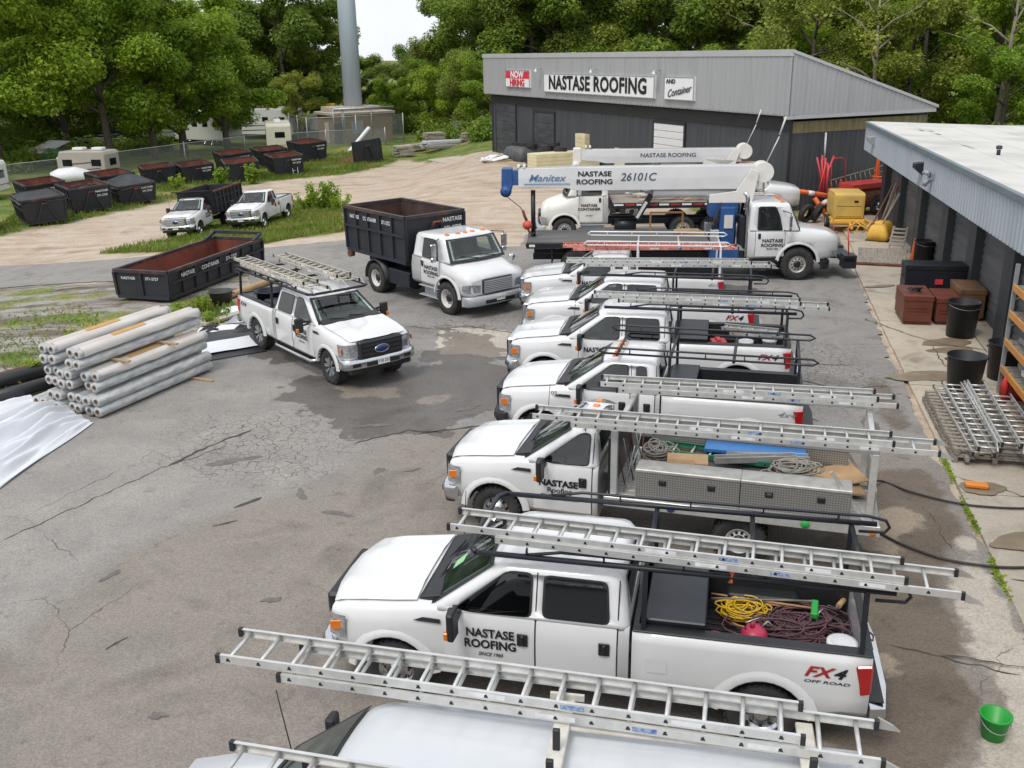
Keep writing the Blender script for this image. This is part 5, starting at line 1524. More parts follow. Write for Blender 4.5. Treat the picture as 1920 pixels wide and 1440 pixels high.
def bucket(name, label, c, r0, r1, h_, m, lid=None, rim=True, rot=None, group=None, handles=False):
    T_ = thing(name, label, 'bucket', c, 0, group, rot=rot)
    w = MB(); w.lathe([(0, .0), (r0, 0), (r0 + .004, .01), (r1, h_), (r1 + .012, h_), (r1 + .012, h_ - .03), (r1 - .012, h_ - .03)] if False else [(.001, 0), (r0, 0), (r1, h_ - .02), (r1 + .014, h_ - .02), (r1 + .014, h_), (r1 - .008, h_), (r0 - .008, .015), (.001, .015)], 26)
    w.part('shell', m, T_, fix=False)
    if lid:
        w = MB(); w.lathe([(r1 + .02, h_ - .03), (r1 + .02, h_ + .012), (r1 - .02, h_ + .018), (r1 - .03, h_ + .008), (.001, h_ + .010)], 26); w.part('lid', lid, T_, fix=False)
    if handles:
        for sg in (-1, 1):
            w = MB(); w.tube([(sg * r1, -.07, h_ - .08), (sg * (r1 + .06), -.05, h_ - .09), (sg * (r1 + .06), .05, h_ - .09), (sg * r1, .07, h_ - .08)], .014, 6); w.part('handle', m, T_)
    else:
        w = MB(); w.tube([(r1 * math.cos(a) * 1.02, -r1 * 1.02 * math.sin(a) * .98, h_ - .06 - .10 * math.sin(a)) for a in [PI * k / 10 for k in range(11)]], .005, 5); w.part('handle', GREYST, T_)
    return T_

# --- nearest pickup
A_ = pickup('nearest white crew-cab pickup, cables and buckets in its open black-lined bed', (-1.29, 10.96), -.228, 'crew', 2.6, 4.38, 'white pickups in the row', dark=True)
cab_lettering(A_, STD, 1.23, 1.13)
DRED = mat('decal_red', (0.38, 0.02, 0.025), .5)
def fx4(T_, sg=-1, m1=DRED, off=.50):
    y = sg * .974; f_ = '-y' if sg < 0 else 'y'
    xx = T_['xe'] - off
    lettering('FX', T_, (xx - .07, y, 1.12), .18, f_, m1, .03, .35, 1.3)
    lettering('4', T_, (xx + .155, y, 1.12), .18, f_, TEXTB, .03, .35, 1.3)
    lettering('OFF ROAD', T_, (xx + .04, y, 1.0), .05, f_, TEXTB, .02, .2, 2.0)
fx4(A_)
rack(A_, 'long', 1.05, A_['xe'] + .32, 2.10, .80, True)
bed_box(A_, A_['xs'] + .14, A_['xs'] + .80, .78, .90, 1.46)
lettering('weather guard', A_, (A_['xs'] + .62, -.80, 1.30), .05, '-y', TEXTW, .01)
w = MB(); w.add([(.72, -.42, 1.62), (.72, -.20, 1.62), (.86, -.20, 1.74), (.86, -.42, 1.74)], [(0, 1, 2, 3)])
w.v = [(x - .085, y, z) for x, y, z in w.v]
w.part('green_permit', mat('permit_green', (0.30, 0.62, 0.30), .6), A_, fix=False)
ladder('long two-section aluminium ladder on the nearest pickup, tied with an orange strap', wp(A_, .72, -.52, 2.28), -.279, 5.55, 2, .50, .55)
w = MB(); w.tube([(0, 0, .22), (.03, -.03, .1), (0, 0, -.10), (-.02, .02, -.12)], .012, 6); w.box(-.012, .012, -.03, .03, -.1, .2)
tag(w.part('strap', ORANGE, None, loc=wp(A_, 3.95, -.80, 2.14)), 'orange strap tying the ladder to the nearest pickup rack', 'strap')
YEL = mat('yellow_cable', (0.72, 0.46, 0.02), .5, var=.15); HOSE = mat('maroon_hose', (0.085, 0.040, 0.045), .6, col2=(0.15, 0.07, 0.085), scale=6)
tangle('cable_coil', 'bright yellow extension cord coil in the nearest pickup bed', 'cord', wp(A_, 4.17, .36, .88), .34, .24, .16, 22, .010, YEL, -.2, 2, 3)
tangle('air_hose', 'tangled maroon air hose filling the nearest pickup bed', 'hose', wp(A_, 4.80, .18, .88), .50, .40, .13, 34, .012, HOSE, -.2, 5, 4, .8)
o = thing('fuel_can', 'round pink-red safety fuel can with spout in the nearest pickup bed', 'can', wp(A_, 4.27, -.22, .88), .3)
PINK = mat('pink_can', (0.62, 0.045, 0.11), .4, var=.2)
w = MB(); w.lathe([(.001, 0), (.15, 0), (.155, .02), (.155, .17), (.12, .23), (.04, .26), (.001, .26)], 22); w.part('tank', PINK, o, fix=False)
w = MB(); w.tube([(-.03, 0, .25), (-.03, 0, .33)], .03, 10); w.part('cap', PINK, o)
w = MB(); w.tube([(-.11, .02, .22), (-.12, 0, .34), (.06, 0, .36), (.10, 0, .24)], .012, 6); w.part('handle', CHROME, o)
w = MB(); w.tube([(.08, 0, .22), (.16, -.02, .30), (.24, -.05, .22)], .014, 6); w.part('spout', GREYST, o)
w = MB(); w.box(-.17, .17, -.12, .12, 0, .03); w.box(-.17, -.15, -.12, .12, .03, .10); w.box(.15, .17, -.12, .12, .03, .10); w.box(-.15, .15, .10, .12, .03, .10)
tag(w.part('dust_pan', mat('red_plastic', (0.60, 0.05, 0.06), .4), None, loc=wp(A_, 3.92, -.30, .88), rot=(0, .2, -.2), bevel=.01), 'flat red dust pan beside the black tool box', 'pan')
bucket('lidded_pail', 'white lidded plastic pail in the rear corner of the nearest pickup bed', wp(A_, 5.22, -.52, .87), .135, .15, .37, mat('white_plastic', (0.70, 0.71, 0.71), .45), mat('white_lid', (0.72, 0.73, 0.74), .45))
GREEN = mat('broom_green', (0.03, 0.38, 0.07), .5); WOODH = mat('broom_handle', (0.50, 0.27, 0.14), .6)
for i, (y0, y1, m_) in enumerate(((.52, .50, WOODH), (.60, .44, WOODH), (.44, .60, GREYWOOD))):
    o = thing('push_broom', ['broom with orange wooden handle nearest the tool box', 'second broom with bright green head in the pickup bed', 'broom with grey handle across the pickup bed'][i], 'broom', wp(A_, 3.75, y0, 1.0 + .03 * i), A_.rotation_euler[2] + (y1 - y0) * .7, 'brooms in the bed')
    w = MB(); w.tube([(0, 0, 0), (1.25, 0, .02)], .014, 6); w.part('handle', m_, o)
    if i < 2:
        w = MB(); w.box(1.22, 1.30, -.17, .17, -.03, .05); w.part('head', GREEN, o, bevel=.01)
        w = MB(); w.box(1.24, 1.29, -.16, .16, -.11, -.03); w.part('bristles', BLACKP, o)
o = thing('paint_roller', 'tan paint roller with bent wire handle near the tailgate', 'roller', wp(A_, 5.30, .62, 1.02), .9)
w = MB(); w.tube([(0, 0, 0), (.24, 0, 0)], .035, 10); w.part('sleeve', CARD, o); w = MB(); w.tube([(0, 0, 0), (-.06, 0, 0), (-.08, .1, .02), (-.2, .12, .03), (-.35, .12, .03)], .008, 5); w.part('wire_handle', CHROME, o)

# --- flatbed with long aluminium boxes
F_ = pickup('white single-cab flatbed truck with long diamond-plate side boxes', (-.03, 15.3), -.300, 'single', 0, 3.9, 'white pickups in the row', flat=True, lights=True, name='flatbed_truck')
lettering('NASTASE', F_, (1.08, -.985, 1.04), .15, '-y', TEXTB, .045, 0, 1.05, 1.0); lettering('Roofing', F_, (1.10, -.985, .92), .12, '-y', TEXTB, .012, 0, 1.1); lettering('Sheet Metal', F_, (1.10, -.985, .80), .12, '-y', TEXTB, .012, 0, 1.1)
fl = sub('flatbed', F_)
DIA = bpy.data.materials.new('diamond_plate'); DIA.use_nodes = True
N = DIA.node_tree.nodes; K = DIA.node_tree.links; b = N['Principled BSDF']
tc = N.new('ShaderNodeTexCoord').outputs['Object']
mp = N.new('ShaderNodeMapping'); mp.inputs['Rotation'].default_value = (0, R(45), 0); K.new(tc, mp.inputs['Vector'])
ck = N.new('ShaderNodeTexChecker'); ck.inputs['Scale'].default_value = 36; ck.inputs['Color1'].default_value = (.40, .39, .37, 1); ck.inputs['Color2'].default_value = (.24, .235, .225, 1); K.new(mp.outputs['Vector'], ck.inputs['Vector'])
K.new(ck.outputs['Color'], b.inputs['Base Color']); b.inputs['Metallic'].default_value = .6; b.inputs['Roughness'].default_value = .42
bp = N.new('ShaderNodeBump'); bp.inputs['Strength'].default_value = .5; bp.inputs['Distance'].default_value = .01; K.new(ck.outputs['Fac'], bp.inputs['Height']); K.new(bp.outputs['Normal'], b.inputs['Normal'])
w = MB(); w.box(1.84, 5.95, -1.0, 1.0, .84, .92); w.part('deck', ALU2, fl, bevel=.006)
for k in range(13):
    y = -.96 + k * .16
    w = MB(); w.box(1.86, 5.93, y - .07, y + .07, .92, .935); w.part('deck_plank', ALU2, fl, bevel=.004)
for sg in (-1, 1):
    w = MB(); w.box(1.84, 5.95, sg * 1.0 - .035 + sg * .035, sg * 1.0 + .035 + sg * .035, .80, .96); w.part('side_rub_rail', ALU, fl, bevel=.006)
    for i, (x0, x1) in enumerate(((2.33, 3.915), (3.93, 5.52))):
        bx_ = sub('side_box', F_)
        ya, yb = sorted((sg * .62, sg * 1.0))
        w = MB(); w.box(x0, x1, ya, yb, .965, 1.40); w.part('box_body', DIA, bx_)
        w = MB(); w.box(x0 - .008, x1 + .008, ya - .012, yb + .012, 1.402, 1.46); w.part('box_lid', ALU2, bx_, bevel=.012)
        for xx in (x0 + .42, x1 - .42):
            w = MB(); w.obox((xx, sg * 1.005, 1.26), .12, .018, .10); w.part('latch', BLACKP, bx_, bevel=.02)
            w = MB(); w.obox((xx, sg * 1.018, 1.275), .07, .012, .03); w.part('latch_paddle', CHROME, bx_)
# rack of square aluminium posts
rk = sub('ladder_rack', F_)
for sg in (-1, 1):
    for x in (1.98, 5.78):
        w = MB(); w.box(x - .05, x + .05, sg * .95 - .05, sg * .95 + .05,   .93, 2.06); w.part('post', ALU, rk, bevel=.006)
    w = MB(); w.box(1.5, 6.1, sg * .95 - .05, sg * .95 + .05, 2.16, 2.24) if False else w.box(1.93, 5.83, sg * .95 - .04, sg * .95 + .04, 2.061, 2.12); w.part('side_beam', ALU, rk, bevel=.006)
    w = MB(); w.bar((5.74, sg * .92, .97), (5.2, sg * .92, 1.7), .05, .05); w.part('brace', ALU, rk)
for x in (1.98, 5.78):
    w = MB(); w.box(x - .04, x + .04, -.905, .905, 1.97, 2.04); w.part('cross_beam', ALU, rk, bevel=.006)
w = MB(); w.box(1.88, 1.93, -.95, .95, .95, 1.9); w.part('headboard', BLACKM, rk)
w = MB(); w.box(5.83, 5.86, -.9, .9, .95, 1.45); w.part('tail_rack', ALU2, rk)
for sg in (-1, 1):
    for dx in (.0,):
        wheel(F_, 3.95, sg * .99, .41, .24, .21, 'hubw', sg > 0); wheel(F_, 3.95, sg * .72, .41, .24, .21, 'hubw', sg > 0)
    w = MB(); w.prism([(3.42, .80), (3.5, .85), (4.4, .85), (4.48, .80), (4.48, .5), (4.45, .5)], sg * .60, sg * 1.0, 'y')
    w = MB(); w.box(4.5, 4.52, sg * .85 - .14, sg * .85 + .14, .2, .8); w.part('mud_flap', BLACKP, F_)
for x in (2.9, 4.9):
    w = MB(); w.lathe([(.001, -.02), (.06, -.02), (.07, 0)], 14, 'y', (x, -1.075, .88)); w.part('side_marker', BLUE if x < 4 else GREEN, fl, fix=False)
w = MB(); w.lathe([(.001, -.02), (.045, -.02), (.05, 0)], 12, 'y', (5.85, -1.075, .86)); w.part('side_marker', AMBER, fl, fix=False)
ladder('long aluminium ladder on the near side of the flatbed rack', wp(F_, .70, -1.00, 2.17), -.262, 5.9, 2, .46, .61)
ladder('aluminium ladder on the far side of the flatbed rack', wp(F_, 1.42, .66, 2.20), -.225, 4.75, 2, .46, .305)
# load on the flatbed
GRL = mat('green_fibreglass', (0.02, 0.17, 0.10), .4)
ladder('green fibreglass stepladder lying on the flatbed load', wp(F_, 2.35, .42, 1.28), -.42, 2.3, 1, .42, 0, GRL, ALU, group=None, name='step_ladder', feet=None, tilt=-.02)
o = thing('cardboard_box', 'open cardboard box behind the near side box', 'box', wp(F_, 3.05, -.36, .94), -.2)
w = MB(); w.box(-.32, .32, -.2, .2, 0, .50); w.part('carton', CARD, o); w = MB(); w.obox((-.1, -.27, .52), .42, .18, .006, (.5, 0, 0)); w.part('flap', CARD, o)
tangle('rope_coil', 'grey rope heap on the flatbed load', 'rope', wp(F_, 4.66, -.12, 1.28), .42, .3, .14, 22, .014, mat('grey_rope', (0.30, 0.28, 0.24), .8), 0, 8, 2, .5)
tangle('cable_heap', 'dull grey cable loops behind the cab of the flatbed', 'cable', wp(F_, 2.5, .1, 1.2), .28, .3, .2, 16, .014, mat('grey_cable', (0.22, 0.21, 0.19), .7), 0, 9, 3, .6)
w = MB(); w.obox((0, 0, 0), 1.6, .5, .05); tag(w.part('blue_sheet', mat('blue_panel', (0.03, 0.16, 0.42), .4), None, loc=wp(F_, 4.05, .50, 1.36), rot=(0, 0, -.3)), 'flat blue panel lying among the flatbed load', 'panel')
w = MB(); w.obox((0, 0, 0), 1.5, .32, .18); tag(w.part('long_carton', CARD, None, loc=wp(F_, 2.95, .46, 1.05), rot=(0, 0, -.3)), 'long brown carton under the green stepladder', 'carton')
w = MB(); w.prism([(0, 0), (.14, 0), (.14, .10), (.12, .10), (.12, .02), (.02, .02), (.02, .10), (0, .10)], -.65, .65, 'y'); tag(w.part('metal_channel', ALU2, None, loc=wp(F_, 4.05, .12, 1.34), rot=(0, .05, -1.55)), 'silver metal channel beside the rope heap', 'channel')
w = MB(); w.prism([(0, 0), (.14, 0), (.14, .10), (.12, .10), (.12, .02), (.02, .02), (.02, .10), (0, .10)], -.65, .65, 'y'); tag(w.part('metal_channel', ALU2, None, loc=wp(F_, 4.25, .30, 1.30), rot=(0, .02, -1.68)), 'second silver channel behind the first on the flatbed', 'channel')
w = MB(); w.obox((0, 0, .06), 1.0, .9, .03, (0, .08, .2)); w.obox((.15, .1, .12), .8, .6, .02, (.1, -.06, .5)); tag(w.part('plywood_scraps', CARD, None, loc=wp(F_, 5.2, .2, 1.0), rot=(0, 0, -.3)), 'brown board scraps at the rear of the flatbed', 'boards')
w = MB(); w.box(-.9, .9, -.55, .55, 0, .28); tag(w.part('tarped_load', mat('dark_tarp', (0.05, 0.05, 0.055), .7, col2=(0.12, 0.11, 0.1)), None, loc=wp(F_, 3.9, .05, .945), rot=(0, 0, -.30), bevel=.08), 'dark tarp-covered bundle under the flatbed load', 'tarp')
for i in range(9):
    rd = random.Random(i); w = MB(); w.tube([(0, 0, 0), (rd.uniform(-.25, .25), rd.uniform(-.2, .2), rd.uniform(.5, 1.1))], .012, 6)
    tag(w.part('metal_rod', RUST if i % 2 else GREYST, None, loc=wp(F_, 2.06 + rd.uniform(0, .2), -.8 + i * .16, .94)), 'thin steel rod leaning behind the flatbed headboard', 'rod', 'rods behind the headboard')

# --- truck 05
T5 = pickup('white extended-cab pickup numbered 05 with amber roof lamps and empty bed', (.785, 18.78), -.262, 'ext', 2.6, 4.02, 'white pickups in the row', lights=True, chrome_bumper=False)
lettering('05', T5, (.30, -.968, 1.26), .12, '-y', TEXTB, -.005, 0, 1.1)
lettering('4x4', T5, (T5['xe'] - .3, -.972, 1.15), .16, '-y', GREYST, 0, .5, 1.4)
rack(T5, 'loop', 1.15, 5.2, 2.10, .82)
k = T5.children[-1]
w = MB(); w.tube([(1.5, -.82, 2.08), (1.5, .82, 2.08)], .028, 8); w.part('cross_bar', BLACKM, k)
bed_box(T5, T5['xs'] + .08, T5['xs'] + .58, .78, .9, 1.46)
# --- third pickup
T3 = pickup('white crew-cab pickup with black tool box and cluttered bed between 05 and the ladder truck', (.98, 22.25), -.215, 'crew', 2.6, 4.38, 'white pickups in the row', grille='chrome')
cab_lettering(T3, STD[:1], 1.2, 1.12); fx4(T3)
rack(T3, 'long', 1.35, T3['xe'] + .22, 2.10, .80, False)
bed_box(T3, T3['xs'] + .14, T3['xs'] + .78, .80, .9, 1.46)
ladder('aluminium ladder lying on the rack of the crew cab before 05', wp(T3, 1.05, -.35, 2.20), -.232, 5.2, 2, .44, .61)
ladder('folded short aluminium ladder in the cluttered bed', wp(T3, 4.0, .42, 1.32), -.42, 1.5, 2, .38, .2, gap=.09, group=None, feet=None, name='folding_ladder')
bucket('lidded_pail', 'white pail by the tailgate of the cluttered bed', wp(T3, 5.08, .1, .87), .135, .15, .37, MATS['white_plastic'], MATS['white_lid'])
bucket('lidded_pail', 'white pail in the middle of the cluttered bed', wp(T3, 4.55, -.12, .87), .135, .15, .37, MATS['white_plastic'], MATS['white_lid'])
w = MB(); w.box(-.18, .18, -.16, .16, 0, .40); w.box(-.06, .06, -.16, .16, .4, .45); tag(w.part('gas_can', MATS['red_plastic'], None, loc=wp(T3, 3.92, -.2, .87), bevel=.03), 'red plastic gas can beside the black tool box', 'can')
w = MB(); w.box(-.25, .25, -.2, .2, 0, .3); tag(w.part('carton', CARD, None, loc=wp(T3, 4.25, -.3, .87), rot=(0, 0, .2)), 'small cardboard carton in the cluttered bed', 'carton')
# --- second and 01
T2 = pickup('white crew-cab pickup with black rack carrying a ladder next to 01', (1.42, 25.55), -.225, 'crew', 2.18, 3.967, 'white pickups in the row', grille='chrome', liner=True)
fx4(T2); rack(T2, 'long', 1.2, T2['xe'] + .3, 2.10, .80, False); cab_lettering(T2, STD[:1], 1.2, 1.12)
ladder('aluminium ladder with orange strap on the pickup next to 01', wp(T2, .15, -.35, 2.28), -.118, 5.3, 2, .44, .5)
T1 = pickup('white extended-cab pickup numbered 01 with white rack and red ladder', (1.35, 28.76), -.150, 'ext', 2.6, 4.02, 'white pickups in the row', grille='chrome')
lettering('01', T1, (.30, -.968, 1.26), .12, '-y', TEXTB, -.005, 0, 1.1); lettering('4x4', T1, (T1['xe'] - .3, -.972, 1.15), .16, '-y', GREYST, 0, .5, 1.4)
cab_lettering(T1, STD[:2], 1.2, 1.15)
rack(T1, 'loop', .95, 5.15, 2.25, .80, m=WHITE)
REDFG = mat('red_fibreglass', (0.60, 0.14, 0.10), .5, col2=(0.70, 0.35, 0.28), scale=8, stretch=(2, 1, 1))
ladder('red fibreglass extension ladder on the white rack of 01', wp(T1, .30, -.62, 2.12), -.06, 5.1, 2, .44, .3, REDFG, ALU)
# --- truck facing the camera
B_ = pickup('white crew-cab pickup facing the camera, black grille and black wheels', (-3.72, 22.82), 2.245, 'crew', 2.18, 3.967, None, style='spoke', Rw=.44, side_step=True)
cab_lettering(B_, STD, 1.25, 1.10, 1)
lettering('FX4', B_, (B_['xe'] - .4, .974, 1.15), .16, 'y', TEXTB, .02, .3, 1.3)
rack(B_, 'long', 1.0, B_['xe'] + .25, 2.05, .84, True)
ladder('two-section ladder on the passenger side of the truck facing the camera', wp(B_, 5.40, .60, 2.20), 2.245 + PI, 4.6, 2, .46, .45, mat('weathered_aluminium', (0.56, 0.53, 0.46), .6, metal=.3, var=.2))
ladder('ladder on the driver side of the truck facing the camera', wp(B_, 5.0, -.42, 2.20), 2.245 + PI, 4.0, 2, .46, .40, MATS['weathered_aluminium'])
bucket('tub', 'large dark blue tub in the bed of the truck facing the camera', wp(B_, 4.35, .30, .87), .30, .38, .62, mat('navy_plastic', (0.018, 0.022, 0.045), .4), handles=True)
bucket('lidded_pail', 'white pail with red band behind the rear window', wp(B_, 3.35, .05, 1.0), .15, .165, .42, MATS['red_plastic'], MATS['white_lid'])
w = MB(); w.box(-.35, .35, -.22, .22, 0, .32); tag(w.part('black_case', BLACKP, None, loc=wp(B_, 3.55, .48, 1.06), rot=(0, 0, 2.245), bevel=.03), 'black tool case on the bed rail side of the facing truck', 'case')

# --- cargo van at the bottom edge
V_ = thing('cargo_van', 'white cargo van with ladders on its roof at the bottom edge', 'van', (-2.62, 6.80, 0), -.195)
VANW = mat('van_white', (0.56, 0.585, 0.61), .28, col2=(0.50, 0.52, 0.54), scale=.9, lo=.4, hi=.8, coat=.5)
st = [(-.78, 1.02, .80, .70, .5), (-.70, 1.12, .90, .78, .45), (-.3, 1.20, .95, .83, .42), (.25, 1.30, .97, .86, .40), (.6, 1.32, .975, .90, .40), (3, 1.34, .98, .92, .40), (5.55, 1.34, .97, .91, .42), (5.62, 1.3, .93, .88, .46)]
w = MB(); w.loft([body_ring(*s_) for s_ in st], 0, True, True); w.part('body', VANW, V_)
make_cab(V_, 5.58, 1.33, 2.09, .38, 1.22, .955, .80, bow=.14, rake_rear=.05, paint=VANW)
for y in (-.55, -.3, .0, .3, .55):
    w = MB(); w.prism([(y - .03, 2.088), (y, 2.10), (y + .03, 2.088)], 1.6, 5.2, 'x'); 
for sg in (-1, 1):
    w = MB(); w.tube([(1.5, sg * .80, 2.035), (5.4, sg * .80, 2.035)], .018, 6); w.part('drip_rail', VANW, V_)
    fyv = lambda x, z, s=sg: s * (.945 - .155 * (z - 1.36) / .64)
    w = MB(); poly_panel(w, round_poly([(.78, 1.40), (1.75, 1.40), (1.75, 1.85), (1.28, 1.85)], .06), fyv, .012); w.part('side_window', GLASS, V_, fix=False)
    wheel(V_, 0, sg * .95, .37, .24, .2, 'steel', sg > 0); wheel(V_, 3.51, sg * .95, .37, .24, .2, 'steel', sg > 0)
    w = MB(); w.loft([[(.62 + dx, sg * (1.10 + dy), z) for dx, dy in ((-.06, -.08), (-.04, .08), (.04, .09), (.05, -.09))] for z in (1.30, 1.34, 1.52, 1.56)], 0, True, False); w.part('mirror', BLACKP, V_, bevel=.02)
w = MB(); w.box(2.95, 2.97, -.72, .72, 2.09, 2.10); w.part('roof_seam', WHITE2, V_)
w = MB(); w.tube([(.36, .72, 1.33), (.24, .76, 2.05)], .006, 5); w.part('aerial', BLACKM, V_)
VRM = mat('rack_white', (0.62, 0.61, 0.57), .5, col2=(0.5, 0.46, 0.38), scale=8)
vr = sub('roof_rack', V_)
for x in (2.95, 4.95):
    w = MB(); w.box(x - .07, x + .07, -.86, .86, 2.20, 2.24); w.part('rack_channel', VRM, vr, bevel=.008)
    for sg in (-1, 1):
        w = MB(); w.box(x - .05, x + .05, sg * .83 - .03, sg * .83 + .03, 2.03, 2.20); w.part('rack_leg', VRM, vr)
        w = MB(); w.box(x - .03, x + .03, sg * .18 - .02, sg * .18 + .02, 2.24, 2.44); w.part('ladder_clamp', BLACKP, vr, bevel=.006)
w = MB(); w.tube([(2.9, .50, 2.20), (5.3, .50, 2.20)], .022, 8); w.part('rack_shaft', VRM, vr)
w = MB(); w.obox((2.95, .84, 2.26), .30, .03, .06); w.part('lock_plate', VRM, vr)
ladder('large two-section aluminium ladder on the far side of the van roof', (-2.68, 7.72, 2.30), -.243, 5.75, 2, .50, .61, gap=.10, feet='hi')
ladder('aluminium ladder on the near side of the van roof, cut by the frame', (-2.33, 6.12, 2.30), -.24, 5.4, 2, .50, .61, gap=.10, feet='hi')
# ================================================================ heavy trucks
def heavy(label, loc, rz, roof=2.35, belt=1.62, cabx=(-.12, 1.85), xr=.28, hood=None, w_=1.15, Rw=.5, wb=4.0, tail_x=6.0, tandem=False, rear_style='dish', front_style='dish', group=None, bumper=SILVER, lines=None,
          text_sg=1, lights=True, paint=WHITE, name='heavy_truck', round_grille=False, step_m=SILVER, mirror_m=CHROME, scale=None, grille_m=SILVER):
    T_ = thing(name, label, 'truck', (loc[0], loc[1], gz(*loc)), rz, group, scale=scale)
    st = hood or [(-1.04, 1.17, .98, .62, .74), (-.98, 1.27, 1.08, .68, .68), (-.75, 1.38, 1.13, .74, .64), (-.45, 1.47, w_, .80, .62), (-.1, 1.56, w_ + .01, .88, .62), (.12, 1.61, w_, .98, .62)]
    st = st + [(cabx[0] + .42, belt, w_ - .01, w_ - .07, .74), (cabx[1], belt, w_ - .01, w_ - .07, .74)]
    b = MB(); b.loft([body_ring(*q) for q in st], 0, True, True); body = b.part('body', [paint, BLACKP], T_)
    c = MB(); cyl(c, 0, Rw + .04, Rw + .09, -1.5, -.62); cyl(c, 0, Rw + .04, Rw + .09, .62, 1.5)
    boolean_cut(body, c.part('cutter', BLACKP, T_))
    for y in (-w_, w_):
        f_ = MB(); arc_flare(f_, 0, Rw + .04, y - .01 * (1 if y > 0 else -1), Rw + .09, Rw + .20, .12, PI - .05, .03); f_.part('wheel_arch_flare', paint, body, fix=False)
    if lights:
        for y in (-.7, -.28, 0, .28, .7):
            w = MB(); w.prism([(xr + .12, roof - .02), (xr + .16, roof + .045), (xr + .26, roof + .045), (xr + .29, roof + .0)], y - .05, y + .05, 'y'); w.part('marker_lamp', AMBER, T_, bevel=.008)
    ringref = body_ring(0, belt, w_ - .01, w_ - .07, .74)[2:7]
    x0, x1 = cabx[0] + .50, cabx[0] + 1.48
    base = [(x0 + .10, belt + .0), (x0 + .3, belt + .02), (x1 - .08, belt + .03), (x1 - .10, roof - .14), (x0 + .34, roof - .14), (x0 + .20, belt + .45)]
    wsf, fyf = make_cab(T_, cabx[1], belt, roof, cabx[0], xr, w_ - .05, w_ - .17, lights=False, bow=.16, paint=paint, rake_rear=.04, windows=[round_poly(base, .08)])
    for sg in (-1, 1):
        prof = [(y + .008, z) for (_, y, z) in ringref]
        d = MB(); d.loft([[(x, sg * (y - (.005 if x in (x0, x1) else 0)), z) for y, z in prof] for x in (x0, x0 + .02, x1 - .02, x1)], 0, False, True, closed=False); dp = d.part('door', paint, T_, fix=False)
        for xg in (x0 - .014, x1):
            w = MB(); w.add([(xx, sg * (y - .004), z) for xx in (xg, xg + .014) for y, z in prof], [(k, k + 1, k + 1 + len(prof), k + len(prof)) for k in range(len(prof) - 1)]); w.part('door_gap', DARKGAP, dp, fix=False)
        fy = fyf(sg)
        cx_ = sum(p[0] for p in base) / len(base); cz_ = sum(p[1] for p in base) / len(base)
        seal_ring(round_poly([(cx_ + (p[0] - cx_) * 1.09, cz_ + (p[1] - cz_) * 1.1) for p in base], .08), round_poly([(cx_ + (p[0] - cx_) * .97, cz_ + (p[1] - cz_) * .97) for p in base], .08), fy, .006).part('window_seal', BLACKP, dp, fix=False)
        wn_ = MB(); poly_panel(wn_, round_poly(base, .08), fy, .010); wn_.part('window', CLEAR, dp, fix=False)
        w = MB(); w.obox((x1 - .12, sg * (w_ + .01), belt - .18), .09, .03, .18); w.part('door_handle', BLACKP, dp, bevel=.01)
        mm = sub('mirror', T_)
        w = MB(); mx = x0 + .05
        w.tube([(mx, sg * (w_ - .06), belt + .02), (mx - .15, sg * (w_ + .22), belt + .02), (mx - .15, sg * (w_ + .24), belt + .62), (mx + .05, sg * (w_ - .14), belt + .66)], .016, 6); w.part('mirror_arm', BLACKM, mm)
        w = MB(); w.obox((mx - .15, sg * (w_ + .24), belt + .36), .08, .20, .40); w.part('mirror_head', mirror_m, mm, bevel=.02)
        w = MB(); w.obox((mx - .15, sg * (w_ + .24), belt + .08), .08, .18, .14); w.part('mirror_head', mirror_m, mm, bevel=.02)
        if lines:
            for i, (s_, sz, zz) in enumerate(lines):
                lettering(s_, T_, ((x0 + x1) / 2 - .08, sg * (w_ + .012), zz), sz, '-y' if sg < 0 else 'y', TEXTB, .03, 0, 1.1)
        w = MB(); hx = -.98
        w.add([(-1.03, sg * .66, .80), (-1.05, sg * .66, 1.02), (-.97, sg * 1.05, 1.06), (-.74, sg * 1.14, 1.02), (-.76, sg * 1.15, .86), (-.95, sg * 1.06, .80)], [(0, 1, 2, 5), (2, 3, 4, 5)])
        w.v = [(x - .055 + (hood[0][0] + 1.04 if hood else 0) * .9, y * (w_ / 1.15) * 1.015, z) for x, y, z in w.v]; w.part('headlight', LENS, T_)
        for k, zz in enumerate((.42, .72)):
            w = MB(); w.box(x0 - .05, x1 + .1, min(sg * (w_ - .22), sg * (w_ + .02)), max(sg * (w_ - .22), sg * (w_ + .02)), zz - .03, zz); w.part('step', step_m, T_, bevel=.008)
        w = MB(); w.box(x0 - .03, x1 + .08, min(sg * (w_ - .24), sg * (w_ - .20)), max(sg * (w_ - .24), sg * (w_ - .20)), .40, .74); w.part('step_panel', step_m, T_)
    g = sub('grille', T_)
    w = MB(); w.box(-1.09, -.95, -.58, .58, .73, 1.17); w.part('grille_surround', BLACKP, g, bevel=.03)
    for k in range(7):
        w = MB(); w.box(-1.12, -1.09, -.54, .54, .76 + k * .055, .795 + k * .055); w.part('grille_bar', grille_m, g)
    fb = sub('front_bumper', T_)
    w = MB(); rings = []
    for y, dx in ((-1.16, .30), (-1.12, .14), (-.9, .03), (0, -.03), (.9, .03), (1.12, .14), (1.16, .30)):
        rings.append([(-1.12 + dx, y * w_ / 1.15, .38), (-1.17 + dx, y * w_ / 1.15, .42), (-1.17 + dx, y * w_ / 1.15, .64), (-1.12 + dx, y * w_ / 1.15, .68), (-.95 + dx * .6, y * w_ / 1.15, .68), (-.95 + dx * .6, y * w_ / 1.15, .38)])
    w.loft(rings, 0, True, True); w.part('bumper_bar', bumper, fb)
    w = MB(); w.box(-1.215, -1.18, -.55, .55, .45, .55); w.part('air_slot', BLACKP, fb)
